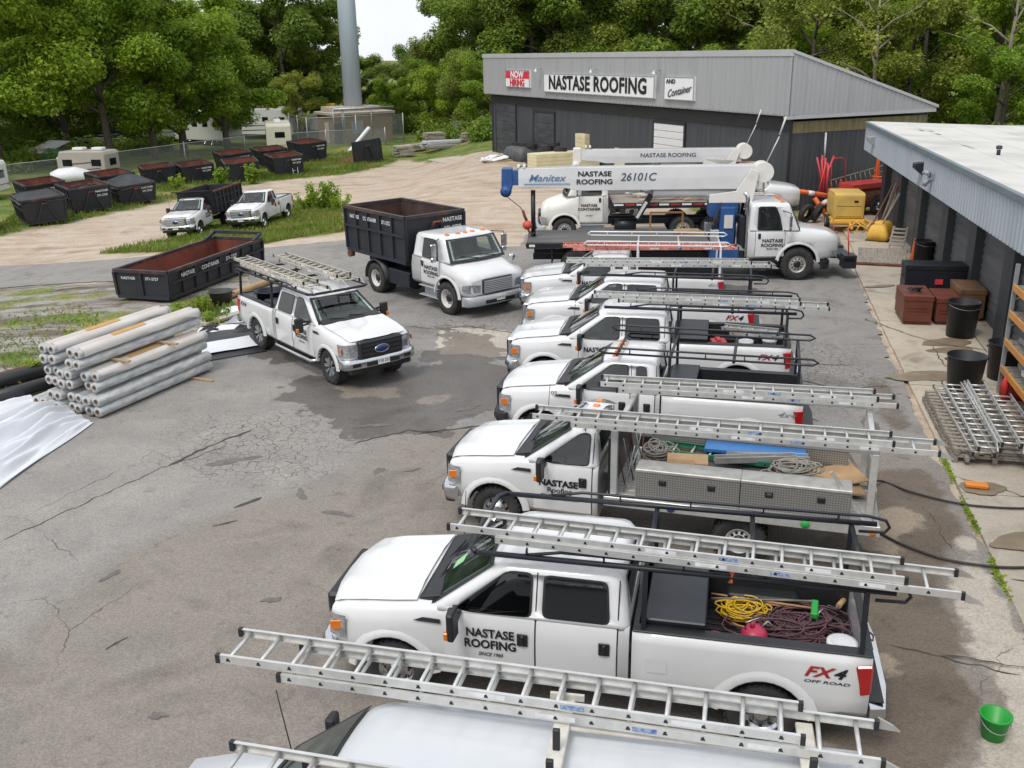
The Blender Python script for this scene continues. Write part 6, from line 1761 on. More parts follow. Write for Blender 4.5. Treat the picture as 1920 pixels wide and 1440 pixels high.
    w = MB(); w.box(-1.235, -1.22, -.16, .16, .50, .65); w.part('number_plate', SIGNW, fb); lettering('819 531', fb, (-1.238, 0, .575), .10, '-x', TEXTB, .01)
    ch = MB()
    for sg in (-1, 1): ch.box(-.9, tail_x, sg * .40 - .04, sg * .40 + .04, .62, .84)
    ch.part('chassis_rails', BLACKM, T_)
    w = MB(); w.tube([(0, -.9, Rw), (0, .9, Rw)], .06, 8); w.part('front_axle', BLACKM, T_)
    for sg in (-1, 1):
        wheel(T_, 0, sg * (w_ + .02), Rw, .28, .29, front_style, sg > 0)
        for ax in ([wb] if not tandem else [wb - .65, wb + .65]):
            wheel(T_, ax, sg * (w_ + .02), Rw, .26, .29, rear_style, sg > 0); wheel(T_, ax, sg * (w_ - .28), Rw, .26, .29, rear_style, sg > 0)
        w = MB(); w.tube([(cabx[1] + .3, sg * .75, .62), (cabx[1] + 1.2, sg * .75, .62)], .27, 16); w.part('fuel_tank', BLACKM, T_)
    w = MB(); w.tube([(wb, -.9, Rw), (wb, .9, Rw)], .10, 8); w.part('rear_axle', BLACKM, T_)
    return T_

def fender(T_, x, y0, y1, Rw, m=BLACKP):
    w = MB(); rings = []
    for k in range(13):
        a = -.1 + (PI + .2) * k / 12
        rings.append([(x + (Rw + .10) * math.cos(a), y0, Rw + (Rw + .10) * math.sin(a)), (x + (Rw + .10) * math.cos(a), y1, Rw + (Rw + .10) * math.sin(a)), (x + (Rw + .13) * math.cos(a), y1, Rw + (Rw + .13) * math.sin(a)), (x + (Rw + .13) * math.cos(a), y0, Rw + (Rw + .13) * math.sin(a))])
    w.loft(rings, 0, True, True); w.part('rear_fender', m, T_)

RIMD = mat('worn_rim', (0.030, 0.026, 0.028), 0.6, col2=(0.13, 0.055, 0.035), scale=2.2, lo=.48, hi=.75)
INRUST = mat('rusty_steel_inside', (0.085, 0.042, 0.030), 0.85, col2=(0.030, 0.022, 0.020), scale=1.6, bump=.2, bscale=5)
INRED = mat('rusty_red_inside', (0.20, 0.052, 0.030), 0.85, col2=(0.075, 0.026, 0.020), scale=1.4, lo=.4, hi=.75, bump=.2, bscale=5)
def container_box(T_, x0, x1, hw0, hw1, z0, z1, ribs, slope_f=0.0, slope_r=0.0, inner=INRUST, mid=True, m=DUMPST, rim=None, end_ribs=2):
    rim = rim or RIMD
    """open-topped steel skip: floor, four leaning walls, top rim, ribs (each one a part). slope: walls lean outwards to the top"""
    t = .05
    B4 = [(x0, -hw0), (x1, -hw0), (x1, hw0), (x0, hw0)]
    T4 = [(x0 - slope_f, -hw1), (x1 + slope_r, -hw1), (x1 + slope_r, hw1), (x0 - slope_f, hw1)]
    names = ['side_wall', 'end_wall', 'side_wall', 'end_wall']
    def inset(P_, d):
        cx = sum(p[0] for p in P_) / 4; cy = sum(p[1] for p in P_) / 4
        return [(p[0] - d * (1 if p[0] > cx else -1), p[1] - d * (1 if p[1] > cy else -1)) for p in P_]
    Bi, Ti = inset(B4, t), inset(T4, t)
    for i in range(4):
        j = (i + 1) % 4
        w = MB()
        vs = [(*B4[i], z0), (*B4[j], z0), (*T4[j], z1), (*T4[i], z1), (*Bi[i], z0 + .05), (*Bi[j], z0 + .05), (*Ti[j], z1), (*Ti[i], z1)]
        w.add(vs, [(0, 1, 2, 3)], 0); w.add(vs, [(4, 7, 6, 5)], 1); w.add(vs, [(2, 6, 7, 3)[::-1]], 0)
        w.part(names[i], [m, inner], T_, fix=False)
        r_ = MB(); r_.bar((*T4[i], z1 + .0), (*T4[j], z1 + .0), .12, .10); r_.part('top_rim', rim, T_)
        b_ = MB(); b_.bar((*B4[i], z0 + .06), (*B4[j], z0 + .06), .10, .12); b_.part('bottom_rail', m, T_)
        n = ribs if i in (0, 2) else end_ribs
        for k in range(n + 1):
            u = k / n
            p0 = Vector((B4[i][0] + (B4[j][0] - B4[i][0]) * u, B4[i][1] + (B4[j][1] - B4[i][1]) * u, z0 + .1)); p1 = Vector((T4[i][0] + (T4[j][0] - T4[i][0]) * u, T4[i][1] + (T4[j][1] - T4[i][1]) * u, z1 - .04))
            o_ = Vector(((B4[j][1] - B4[i][1]), -(B4[j][0] - B4[i][0]), 0)).normalized() * .03
            w = MB(); w.bar(p0 + o_, p1 + o_, .08, .07, up=o_); w.part('rib', m, T_)
        if mid and i in (0, 2):
            u = .60
            P0 = Vector((*B4[i], z0)).lerp(Vector((*T4[i], z1)), u); P1 = Vector((*B4[j], z0)).lerp(Vector((*T4[j], z1)), u)
            o_ = Vector(((B4[j][1] - B4[i][1]), -(B4[j][0] - B4[i][0]), 0)).normalized() * .045
            w = MB(); w.bar(P0 + o_, P1 + o_, .07, .07); w.part('waist_rail', m, T_)
    w = MB(); w.add([(*Bi[0], z0 + .05), (*Bi[1], z0 + .05), (*Bi[2], z0 + .05), (*Bi[3], z0 + .05), (*B4[0], z0), (*B4[1], z0), (*B4[2], z0), (*B4[3], z0)], [(0, 1, 2, 3), (7, 6, 5, 4)]); w.part('floor', inner, T_, fix=False)

def hook_frame(T_, x, z0, z1, hwid=.55, dirx=-1, m=DUMPST):
    """A-shaped lifting frame on an end wall"""
    for sg in (-1, 1):
        w = MB(); w.bar((x, sg * hwid, z0), (x + dirx * .10, sg * .16, z1 - .12), .08, .08, up=(1, 0, 0)); w.part('hook_leg', m, T_)
    w = MB(); w.tube([(x + dirx * .10, -.16, z1 - .14), (x + dirx * .16, -.14, z1), (x + dirx * .16, .14, z1), (x + dirx * .10, .16, z1 - .14)], .04, 8); w.part('hook_bar', RUST, T_)

# ---- roll-off truck with black skip
H1 = heavy('white roll-off truck with chrome grille carrying a black steel skip', (-1.067, 29.432), 2.265, roof=2.32, belt=1.60, wb=4.0, tail_x=5.2, lines=[('NASTASE', .155, 1.33), ('ROOFING', .155, 1.17), ('SINCE 1960', .07, 1.06)])
for sg in (-1, 1): fender(H1, 4.0, min(sg * .62, sg * 1.19), max(sg * .62, sg * 1.19), .5)
w = MB(); w.box(2.1, 3.3, .75, 1.1, .45, .95); w.part('tool_locker', BLACKM, H1, bevel=.02)
w = MB()
for sg in (-1, 1): w.box(1.95, 5.3, sg * .5 - .06, sg * .5 + .06, .86, 1.10)
w.part('tilt_rails', BLACKM, H1)
w = MB(); w.tube([(-.55, -.95, 1.2), (-.58, -.98, 1.5)], .012, 6); w.lathe([(.001, 0), (.11, .01), (.12, .05), (.001, .08)], 14, 'x', (-.62, -.98, 1.58)); w.part('hood_mirror', CHROME, H1, fix=False)
S1 = thing('skip', 'black steel skip with white lettering riding on the roll-off truck', 'container', wp(H1, 0, 0, 0), 2.265)
container_box(S1, 2.10, 5.70, 1.14, 1.16, 1.22, 2.72, 5, .02, .02, end_ribs=1)
hook_frame(S1, 2.08, 1.3, 2.5, .5, -1)
for s_, x in (('NASTASE', 5.05), ('CONTAINER', 4.1), ('571-2727', 3.1)): lettering(s_, S1, (x, 1.215, 2.45), .17, 'y', TEXTW, .02, 0, .85)
lettering('NASTASE', S1, (2.02, -.66, 2.50), .19, '-x', TEXTW, .02, 0, 1.0); lettering('571-2727', S1, (2.02, -.66, 2.22), .19, '-x', TEXTW, .03, 0, .95)
w = MB(); w.tube([(5.55, 1.05, 1.12), (5.55, 1.22, 1.12)], .12, 12); w.part('roller_wheel', RUST, S1)

# ---- crane trucks
HOODC = [(-1.40, 1.40, .84, .68, .82), (-1.34, 1.52, .92, .74, .76), (-1.0, 1.60, 1.05, .80, .72), (-.6, 1.66, 1.15, .84, .66), (-.15, 1.71, 1.16, .92, .66), (.05, 1.73, 1.15, 1.0, .66)]
CREAM = mat('cream_white', (0.70, 0.685, 0.64), .45, col2=(0.58, 0.54, 0.47), scale=1.5, lo=.5, hi=.8)
DECKM = mat('deck_boards', (0.075, 0.075, 0.075), .8, col2=(0.14, 0.13, 0.12), scale=2, stretch=(.4, 3, 1))
def crane(label, loc, rz, deck=(3.0, 9.3), boomz=3.42, main=True, belt=1.72, roof=2.62, bx=(1.0, 10.1), bh=.80):
    T_ = heavy(label, loc, rz, roof=roof, belt=belt, cabx=(-.02, 1.72), xr=.34, hood=HOODC, Rw=.56, wb=6.9, tail_x=9.1, tandem=True, front_style='hub', rear_style='hub', name='crane_truck', bumper=BLACKM, lines=[('NASTASE', .155, 1.38), ('ROOFING', .155, 1.22), ('SINCE 1960', .07, 1.1)] if main else None, step_m=BLACKM, mirror_m=CHROME)
    # deck
    dk = sub('deck', T_)
    w = MB(); w.box(deck[0], deck[1], -1.24, 1.24, 1.16, 1.34); w.part('deck_frame', BLACKM, dk, bevel=.01)
    n = 9
    for k in range(n):
        y = -1.2 + 2.4 * (k + .5) / n
        w = MB(); w.box(deck[0] + .02, deck[1] - .02, y - 1.2 / n + .006, y + 1.2 / n - .006, 1.341, 1.375); w.part('deck_board', DECKM, dk, bevel=.004)
    for sg in (-1, 1):
        w = MB(); w.box(deck[1], deck[1] + .03, sg * 1.0 - .1, sg * 1.0 + .1, 1.20, 1.30); w.part('tail_lamp', REDL, dk)
        w = MB(); w.box(deck[1] - .9, deck[1] - .86, sg * .9 - .3, sg * .9 + .3, .35, 1.16); w.part('mud_flap', BLACKP, dk)
    w = MB(); w.box(deck[1] - .3, deck[1] - .1, 1.241, 1.25, 1.22, 1.30); w.part('reflector', SIGNW, dk)
    # column and turret
    col_m = BLUE if main else CREAM
    for sg in (-1, 1):
        w = MB(); w.box(2.12, 2.62, sg * .6 - .14, sg * .6 + .14, .7, 2.45); w.part('column', col_m, T_, bevel=.02)
        for k in range(4):
            w = MB(); w.tube([(2.66 + .05 * k, sg * .62, 1.2), (2.72 + .06 * k, sg * (.66 + .03 * k), 1.8), (2.6, sg * .55, 2.6)], .022, 6); w.part('hydraulic_hose', BLACKP, T_)
        w = MB(); w.box(2.66, 2.95, sg * .75 - .12, sg * .75 + .12, 1.15, 1.7); w.part('valve_box', SILVER, T_, bevel=.02)
    w = MB(); w.box(2.0, 3.0, -1.15, 1.15, .78, 1.12); w.part('outrigger_box', col_m, T_, bevel=.02)
    w = MB(); w.box(2.0, 2.95, -.44, .44, 2.1, 2.56); w.part('turret_ring', col_m, T_)
    w = MB(); w.box(1.86, 2.02, .6, 1.18, .6, 2.2); w.part('outrigger', BLACKM, T_, bevel=.01); w = MB(); w.box(1.86, 2.02, -1.18, -.6, .6, 2.2); w.part('outrigger', BLACKM, T_, bevel=.01)
    w = MB(); w.box(2.2, 2.5, .745, .78, 1.75, 2.2); w.part('control_panel', WHITE2, T_)
    z = boomz
    for sg in (-1, 1):
        w = MB(); w.prism([(3.0, 2.57), (1.55, 2.57), (1.5, 2.75), (1.35, z + .20), (1.62, z + .30), (2.1, z - .45), (3.0, 2.85)], sg * .42 - .03, sg * .42 + .03, 'y'); w.part('turret_plate', CREAM, T_, bevel=.01)
    w = MB(); w.box(1.6, 2.95, -.40, .40, 2.57, 2.68); w.part('turret_base', CREAM, T_)
    # boom
    bm_ = sub('boom', T_)
    w = MB(); w.loft([[(x, y * hw, z + zz * hh + dz) for y, zz in ((-1, -.5), (1, -.5), (1.05, 0), (1, .5), (-1, .5), (-1.05, 0))] for x, hw, hh, dz in ((bx[0] + .3, .26, bh, 0), (bx[0] + 6.5, .26, bh, -.02), (bx[0] + 7.0, .255, bh * .86, .03), (bx[1] - .5, .25, bh * .80, .03))], 0, True, False)
    w.part('boom_section', WHITE, bm_, bevel=.012)
    w = MB(); w.loft([[(x, y * .22, z + .03 + zz * bh * .62) for y, zz in ((-1, -.5), (1, -.5), (1, .5), (-1, .5))] for x in (bx[1] - .5, bx[1] - .28)], 0, True, False); w.part('inner_section', BLUE if main else WHITE, bm_)
    w = MB(); w.prism([(bx[1] - .28, z + .36), (bx[1] + .08, z + .36), (bx[1] + .10, z - .25), (bx[1] + .02, z - .55), (bx[1] - .22, z - .50), (bx[1] - .30, z - .2)], -.26, .26, 'y'); w.part('boom_head', BLUE if main else CREAM, bm_, bevel=.02)
    for k, zz in enumerate((.36, .30)):
        w = MB(); w.tube([(bx[1] - .5 - k * .2, -.28, z + .42), (bx[1] - .5 - k * .2, .28, z + .42)], .05, 8); w.part('roller', CREAM, bm_)
    w = MB(); w.lathe([(.03, -.05), (.20, -.05), (.16, 0), (.20, .05), (.03, .05)], 16, 'y', (bx[1] - .06, .27, z - .42)); w.part('sheave', BLUE if main else CREAM, bm_, fix=False)
    # lift cylinder
    w = MB(); w.tube([(2.3, .0, 2.85), (4.9, 0, z - bh / 2 - .12)], .16, 14); w.part('lift_cylinder', WHITE, T_)
    w = MB(); w.tube([(4.85, 0, z - bh / 2 - .11), (5.35, 0, z - bh / 2 - .02)], .09, 12); w.part('cylinder_rod', CHROME, T_)
    # winch at the root
    w = MB(); w.lathe([(.001, -.34), (.34, -.34), (.345, -.30), (.22, -.28), (.22, .28), (.345, .30), (.34, .34), (.001, .34)], 26, 'y', (bx[0] + .18, 0, z + .16), smooth=False); w.part('winch_drum', CREAM, T_, fix=False)
    w = MB(); w.tube([(bx[0] + .1, .3, z + .5), (bx[0] - .25, .35, z + 1.35)], .02, 6); w.tube([(bx[0] - .25, .35, z + 1.4), (bx[0] - .42, .38, z + 2.0)], .03, 6); w.part('aerial', WHITE2, T_)
    return T_, bm_
CR, BM = crane('white crane truck with long boom lettered 26101C and blue column', (9.94, 33.6), 3.075)
zc = 3.42
lettering('NASTASE', BM, (6.95, .285, zc + .15), .235, 'y', TEXTB, .03, 0, 1.2); lettering('ROOFING', BM, (6.95, .285, zc - .12), .235, 'y', TEXTB, .03, 0, 1.2)
lettering('26101C', BM, (5.45, .285, zc + .03), .38, 'y', mat('blue_grey_print', (0.06, 0.08, 0.12), .5), .01, .2, 1.0)
lettering('Manitex', BM, (8.62, .285, zc + .02), .34, 'y', mat('blue_print', (0.10, 0.20, 0.36), .5), .01, .35, 1.15)
w = MB(); w.box(7.8, 9.4, .284, .288, zc - .19, zc - .16); w.part('blue_stripe', MATS['blue_print'], BM)
# boom rest, ball and cable
w = MB(); w.tube([(9.1, .0, 1.3), (9.1, .0, zc - .42)], .085, 10); w.part('boom_rest', BLACKM, CR)
w = MB(); w.tube([(10.05, .1, zc - .6), (9.55, .25, 2.45), (9.45, .25, 2.3)], .014, 6); w.part('hoist_cable', BLACKM, CR)
hb = sub('hook_block', CR)
w = MB(); w.lathe([(.001, -.17), (.08, -.15), (.15, -.08), (.17, 0), (.15, .08), (.08, .15), (.001, .17)], 16, 'z', (9.30, .3, 1.82)); w.part('headache_ball', mat('ball_orange', (0.62, 0.09, 0.04), .5, var=.3), hb, fix=False)
w = MB(); w.tube([(9.45, .27, 2.34), (9.40, .28, 2.15), (9.32, .3, 1.98)], .05, 8); w.tube([(9.28, .3, 1.66), (9.2, .3, 1.52), (9.12, .3, 1.48), (9.06, .3, 1.56)], .03, 8); w.part('hook', RUST, hb)
# front frame, marker rods, timber on the deck
w = MB(); w.box(-1.95, -1.5, -1.15, 1.15, .62, .80); w.box(-2.0, -1.55, .62, 1.15, .40, .86); w.box(-2.0, -1.55, -1.15, -.62, .40, .86); w.part('front_frame', BLACKM, CR, bevel=.02)
for y in (-1.0, 1.0):
    w = MB(); w.tube([(-1.75, y, .8), (-1.65, y, 1.75)], .022, 6); w.part('marker_rod', MATS['red_plastic'] if 'red_plastic' in MATS else REDP, CR)
w = MB(); w.tube([(1.78, 1.0, .8), (1.78, 1.0, 2.75), (1.80, .98, 2.9), (1.9, .95, 3.0)], .075, 12); w.part('exhaust_stack', CHROME, CR)
for i in range(6):
    rd = random.Random(40 + i); w = MB(); w.obox((0, 0, .05), rd.uniform(.7, 1.2), .12, .08); tag(w.part('timber', WOOD, None, loc=wp(CR, 3.45 + .05 * i, -.3 + (i % 3) * .16, 1.376 + .09 * (i // 3)), rot=(0, 0, 3.0 + rd.uniform(-.1, .1))), 'short yellow timber stacked on the crane deck behind the blue column', 'timber', 'timber on the crane deck')
w = MB(); w.box(-.03, .03, -.6, .6, 0, .05); w.box(-.03, .03, -.6, -.54, .05, .7); w.box(-.03, .03, .54, .6, .05, .7); w.box(-.03, .03, -.6, .6, .7, .76)
tag(w.part('wood_frame', mat('orange_timber', (0.42, 0.20, 0.07), .7), None, loc=wp(CR, 4.35, -.5, 1.376), rot=(0, 0, 1.5)), 'orange-brown timber frame standing on the crane deck', 'frame')
CR2, BM2 = crane('second white crane truck behind the first, only boom and bonnet showing', (12.0, 45.2), 3.06, boomz=2.98, main=False, belt=1.42, roof=2.45, bx=(.95, 8.9), bh=.62)
lettering('NASTASE ROOFING', BM2, (4.6, .285, 3.0), .25, 'y', MATS['blue_grey_print'], .015, 0, 1.15)
w = MB(); w.box(.5, 1.4, -.5, .5, 2.46, 2.62); w.part('light_bar', mat('beacon_orange', (0.60, 0.22, 0.05), .35, col2=(.7, .6, .5)), CR2, bevel=.05)

# ---- container truck facing left behind the crane deck
H2 = heavy('white container truck facing left, bed stacked with scrap timber', (2.35, 41.4), -.03, roof=2.78, belt=1.92, cabx=(.12, 1.82), xr=.50, w_=1.15, Rw=.5, wb=5.6, tail_x=8.0, tandem=True, rear_style='hub', front_style='hub', paint=CREAM,
           hood=[(-.98, 1.15, .85, .6, .74), (-.92, 1.40, 1.0, .68, .70), (-.7, 1.56, 1.1, .74, .66), (-.3, 1.68, 1.15, .82, .64), (.05, 1.78, 1.15, .92, .64), (.25, 1.86, 1.15, 1.0, .64)], lines=[('NASTASE', .15, 1.52), ('CONTAINER', .15, 1.36), ('571-2727', .07, 1.1)], name='flatbed_lorry')
dk = sub('deck', H2)
w = MB(); w.box(2.0, 8.2, -1.22, 1.22, 1.38, 1.60); w.part('deck_frame', BLACKM, dk)
for k in range(13):
    w = MB(); x = 2.05 + k * .47; w.box(x, x + .40, -1.235, -1.222, 1.50, 1.57); w.part('reflective_tape', REDP if k % 2 else SIGNW, dk)
for y in (-1.0, -.6, -.2, .2, .6, 1.0):
    w = MB(); w.box(2.02, 8.18, y - .19, y + .19, 1.601, 1.63); w.part('deck_board', GREYWOOD, dk)
w = MB(); w.bar((3.0, -1.3, .95), (3.9, -1.3, 2.55), .22, .20, up=(0, 1, 0)); w.part('hook_arm', BLACKM, H2)
w = MB(); w.bar((3.0, -1.31, 1.02), (3.38, -1.31, 1.68), .12, .205, up=(0, 1, 0)); w.part('hook_arm_plate', WHITE2, H2)
rd = random.Random(77)
for i in range(26):
    w = MB(); w.obox((0, 0, 0), rd.uniform(.8, 2.2), rd.uniform(.08, .16), .045)
    tag(w.part('scrap_board', [WOOD, GREYWOOD, WOOD, WHITE2][i % 4], None, loc=wp(H2, rd.uniform(3.2, 7.6), rd.uniform(-.85, .85), 1.66 + .045 * (i // 4) + .02), rot=(rd.uniform(-.03, .03), rd.uniform(-.06, .06), rd.uniform(-.6, .6))), 'loose scrap board on the container truck bed', 'board', 'scrap boards on the container truck')
w = MB(); w.loft([[(x, y, 1.66) for x, y in ((-.9, -.5), (.9, -.5), (.9, .5), (-.9, .5))], [(x, y, 2.1) for x, y in ((-.6, -.4), (.8, -.3), (.7, .4), (-.7, .35))]], 0, True, False)
tag(w.part('red_tarp', REDP, None, loc=wp(H2, 5.4, .75, 0), bevel=.05), 'red tarp bundle on the far side of the scrap bed', 'tarp')
def cone(label, loc, h_=.7, rot=None, group='traffic cones'):
    o = thing('traffic_cone', label, 'cone', loc, 0, group, rot=rot)
    w = MB(); w.lathe([(.001, h_), (.03, h_), (.045, h_ * .95), (.13, .04), (.12, .03)], 16); w.part('cone_body', ORANGE, o, fix=False)
    w = MB(); w.box(-.19, .19, -.19, .19, 0, .04); w.part('base', ORANGE, o, bevel=.01)
    return o
cone('orange cone standing on the scrap timber bed', wp(H2, 6.95, -.6, 1.66))

# ---- old dump truck and old pickup on the grass
D_ = pickup('old white single-cab truck with tall black dump body on the grass', (-16.75, 49.6), 1.44, 'single', 0, 4.0, None, flat=True, grille='chrome', vent=False, scale=.93, name='dump_truck')
for sg in (-1, 1): wheel(D_, 4.0, sg * .98, .41, .24, .21, 'hubw', sg > 0)
cab_lettering(D_, STD[:2], 1.1, 1.12)
for sg in (-1, 1): wheel(D_, 4.0, sg * .72, .41, .24, .21, 'hubw', sg > 0)
DB = sub('dump_body', D_)
for (a, c_, nm) in (((1.95, -1.05), (6.0, -1.05), 'dump_side'), ((1.95, 1.05), (6.0, 1.05), 'dump_side'), ((1.95, -1.05), (1.95, 1.05), 'dump_front'), ((6.0, -1.05), (6.0, 1.05), 'tailgate')):
    w = MB(); w.bar((*a, 1.55), (*c_, 1.55), .06, 1.25); w.part(nm, DUMPST, DB)
w = MB(); w.box(1.98, 5.97, -1.02, 1.02, .9, 1.0); w.part('dump_floor', INRUST, DB)
w = MB(); w.prism([(1.95, 2.18), (1.75, 2.25), (1.3, 2.3), (1.3, 2.36), (1.98, 2.28)], -1.1, 1.1, 'y'); w.part('cab_shield', DUMPST, DB)
for sg in (-1, 1):
    for k in range(8):
        x = 2.1 + k * .54; w = MB(); w.box(x - .04, x + .04, sg * 1.12 - .035, sg * 1.12 + .035, .95, 2.2); w.part('rib', DUMPST, DB)
    for zz in (1.38, 1.8):
        w = MB(); w.box(1.95, 6.0, sg * 1.115 - .03, sg * 1.115 + .03, zz - .03, zz + .03); w.part('waist_rail', DUMPST, DB)
w = MB(); w.bar((1.9, -1.1, 2.2), (6.05, -1.1, 2.2), .10, .10); w.bar((1.9, 1.1, 2.2), (6.05, 1.1, 2.2), .10, .10); w.part('top_rim', RUST, DB)
C_ = pickup('old white extended-cab pickup with chrome grille parked in weeds beside dump truck', (-13.57, 50.3), 1.40, 'ext', 1.95, 3.45, None, grille='chrome', liner=False, vent=False, scale=.93)
for o in (C_, D_): o.rotation_euler.x = R(-3.0)
# ================================================================ dumpsters, trailers and the far lot
TARPB = mat('black_tarp', (0.020, 0.022, 0.027), 0.5, col2=(0.040, 0.043, 0.05), scale=3, bump=.5, bscale=5)
def dumpster(label, fl, yawd, W0=2.1, W1=2.4, L_=4.2, H_=1.4, cover=False, inner=None, text=None, sf=.18, sr=.05, ribs=5, group='roll-off dumpsters', frame=True, fill=None):
    H_ *= 1.14; L_ *= .84
    y = R(yawd); d = (math.cos(y), math.sin(y))
    c = (fl[0] + d[0] * W0 / 2, fl[1] + d[1] * W0 / 2)
    z = gz(*c)
    T_ = thing('dumpster', label, 'dumpster', (c[0], c[1], z + .04), y + PI / 2, group)
    T_.rotation_euler.x = R(-3.5)                 # the lot falls away to the left
    container_box(T_, 0, L_, W0 / 2, W1 / 2, .12, H_, ribs, sf, sr, inner or INRED, end_ribs=1)
    if frame: hook_frame(T_, -.06 - sf * .5, .15, H_ * .82, .62, -1)
    for xx in (.3, L_ - .3):
        for sg in (-1, 1):
            w = MB(); w.tube([(xx, sg * .7 - .08, .10), (xx, sg * .7 + .08, .10)], .10, 10); w.part('ground_roller', BLACKM, T_)
    if text:
        lettering(text[0], T_, (-.06 - sf * .8, -W1 * .27, H_ * .80), .17, '-x', TEXTW, .02, 0, 1.1); lettering(text[1], T_, (-.06 - sf * .65, -W1 * .27, H_ * .63), .17, '-x', TEXTW, .02, 0, 1.0)
    if cover:
        w = MB(); rd = random.Random(int(fl[0] * 10)); nx, ny = 10, 8; vs = []
        for i in range(nx + 1):
            for j in range(ny + 1):
                u, v = i / nx, j / ny
                edge = min(u, 1 - u, v, 1 - v)
                zz = H_ + .06 + cover * math.sin(PI * u) * math.sin(PI * v) + rd.uniform(-.03, .03) - (.22 + rd.uniform(-.08, .08) if edge == 0 else 0)
                ex = .10 if edge == 0 else .05
                vs.append((-sf - ex + (L_ + sf + sr + 2 * ex) * u, (-W1 / 2 - ex) + (W1 + 2 * ex) * v, zz))
        w.add(vs, [(i * (ny + 1) + j, (i + 1) * (ny + 1) + j, (i + 1) * (ny + 1) + j + 1, i * (ny + 1) + j + 1) for i in range(nx) for j in range(ny)], 0, True)
        w.part('tarp_cover', TARPB, T_, fix=False)
    return T_
NT = ('NASTASE', '571-2727')
dumpster('black dumpster cut by the left edge of the frame', (-30.6, 52.6), 37, H_=1.35, text=NT)
dumpster('tarp-covered black dumpster second from the left, with sagging cover', (-28.1, 56.3), 34, H_=1.36, cover=.04, L_=4.4)
tb = dumpster('black dumpster full of tyres between two covered ones', (-27.19, 60.8), 37, H_=1.40, text=NT)
dumpster('tarp-covered dumpster with humped cover beside the gravel drive', (-25.53, 64.05), 34, H_=1.15, cover=.45, text=NT, L_=4.4)
dumpster('dumpster half hidden behind the one full of tyres', (-31.2, 63.4), 37, H_=1.35, text=NT)
dumpster('empty rusty dumpster behind the humped covered one', (-28.2, 67.8), 37, H_=1.35, text=NT)
dumpster('small rusty red-lined dumpster at the left of the second group', (-27.6, 74.6), 26, W0=2.0, W1=2.3, L_=3.6, H_=1.12)
dumpster('dumpster with two-line lettering left of the slate-grey one', (-25.0, 75.6), 28, H_=1.15, text=NT)
dumpster('slate-grey dumpster with tall weeds in front', (-21.7, 75.8), 20, H_=1.25, W0=2.3, W1=2.5, L_=4.6)
dumpster('dumpster standing behind the slate-grey one', (-23.6, 82.0), 28, H_=1.35, text=NT)
dumpster('nearest dumpster of the right group with a step ladder against it', (-18.75, 79.25), 24, H_=1.32, text=NT)
dumpster('low dumpster behind the one with the step ladder', (-21.4, 85.6), 26, H_=1.30, text=NT)
dumpster('dumpster with an orange patch inside at the end of the row', (-18.7, 90.0), 30, H_=1.45, text=NT, L_=4.6)
# flat container with one end wall
T_ = thing('flat_container', 'flat roll-off container with one upright black end wall and red floor', 'container', (-12.6, 88.6, gz(-12.9, 89.4)), R(130))
T_.rotation_euler.x = R(-4)
w = MB(); w.box(0, .10, -1.5, 1.5, 0, 2.0); w.part('end_wall', DUMPST, T_)
w = MB(); w.box(.1, 3.2, -1.5, 1.5, .1, .25); w.part('floor', mat('red_floor', (0.20, 0.035, 0.03), .8, col2=(.1, .03, .03)), T_)
hook_frame(T_, -.02, .1, 1.55, .6, -1)
for y in (-1.5, 1.5):
    w = MB(); w.box(-.04, .0, y - .05, y + .05, 0, 1.8); w.part('corner_post', DUMPST, T_)
# tyres in the dumpster
def tyre(label, loc, rot, r_=.42, group=None):
    t, m = wheel_meshes(.42, .24, .24, 'steel')
    o = link('tyre', t, None, loc, rot); return tag(o, label, 'tyre', group)
rd = random.Random(3)
for i in range(7):
    tyre('black tyre heaped in the dumpster between the covered ones', wp(tb, .6 + .55 * (i // 2) + rd.uniform(-.1, .1), -.55 + .95 * (i % 2) + rd.uniform(-.1, .1), 1.25 + .1 * (i % 3)), (PI / 2 + rd.uniform(-.4, .4), rd.uniform(-.3, .3), rd.uniform(0, 3)), group='tyres in the dumpster')
# little ladder against the dumpster
ladder('short silver step ladder leaning on the nearest dumpster of the right group', (-17.3, 79.6, gz(-17.3, 79.6) + .03), 1.9, 1.25, 1, .42, 0, ALU, group=None, name='step_ladder', feet=None, tilt=-1.15)

# open container on the grey gravel
OC = thing('open_container', 'low open black container with rusty red inside on the gravel', 'container', (-12.1, 31.0, 0), R(74))
container_box(OC, 0, 6.0, .98, 1.02, .10, 1.02, 8, .02, .02, INRED, end_ribs=2)
for sg in (-1, 1):
    w = MB(); w.bar((5.4, sg * 1.0, 1.05), (6.02, sg * 1.0, 1.25), .10, .10); w.part('raised_corner', DUMPST, OC)
w = MB(); w.bar((6.02, -1.0, 1.25), (6.02, 1.0, 1.25), .10, .12); w.part('raised_end', DUMPST, OC)
for s_, x in (('NASTASE', 1.0), ('CONTAINER', 2.35), ('571-2727', 3.7)): lettering(s_, OC, (x, -1.09, .80), .19, '-y', TEXTW, .02, 0, 1.0)
lettering('NASTASE', OC, (-.10, .45, .80), .13, '-x', TEXTW, .01); lettering('571-2727', OC, (-.10, -.45, .80), .13, '-x', TEXTW, .01)

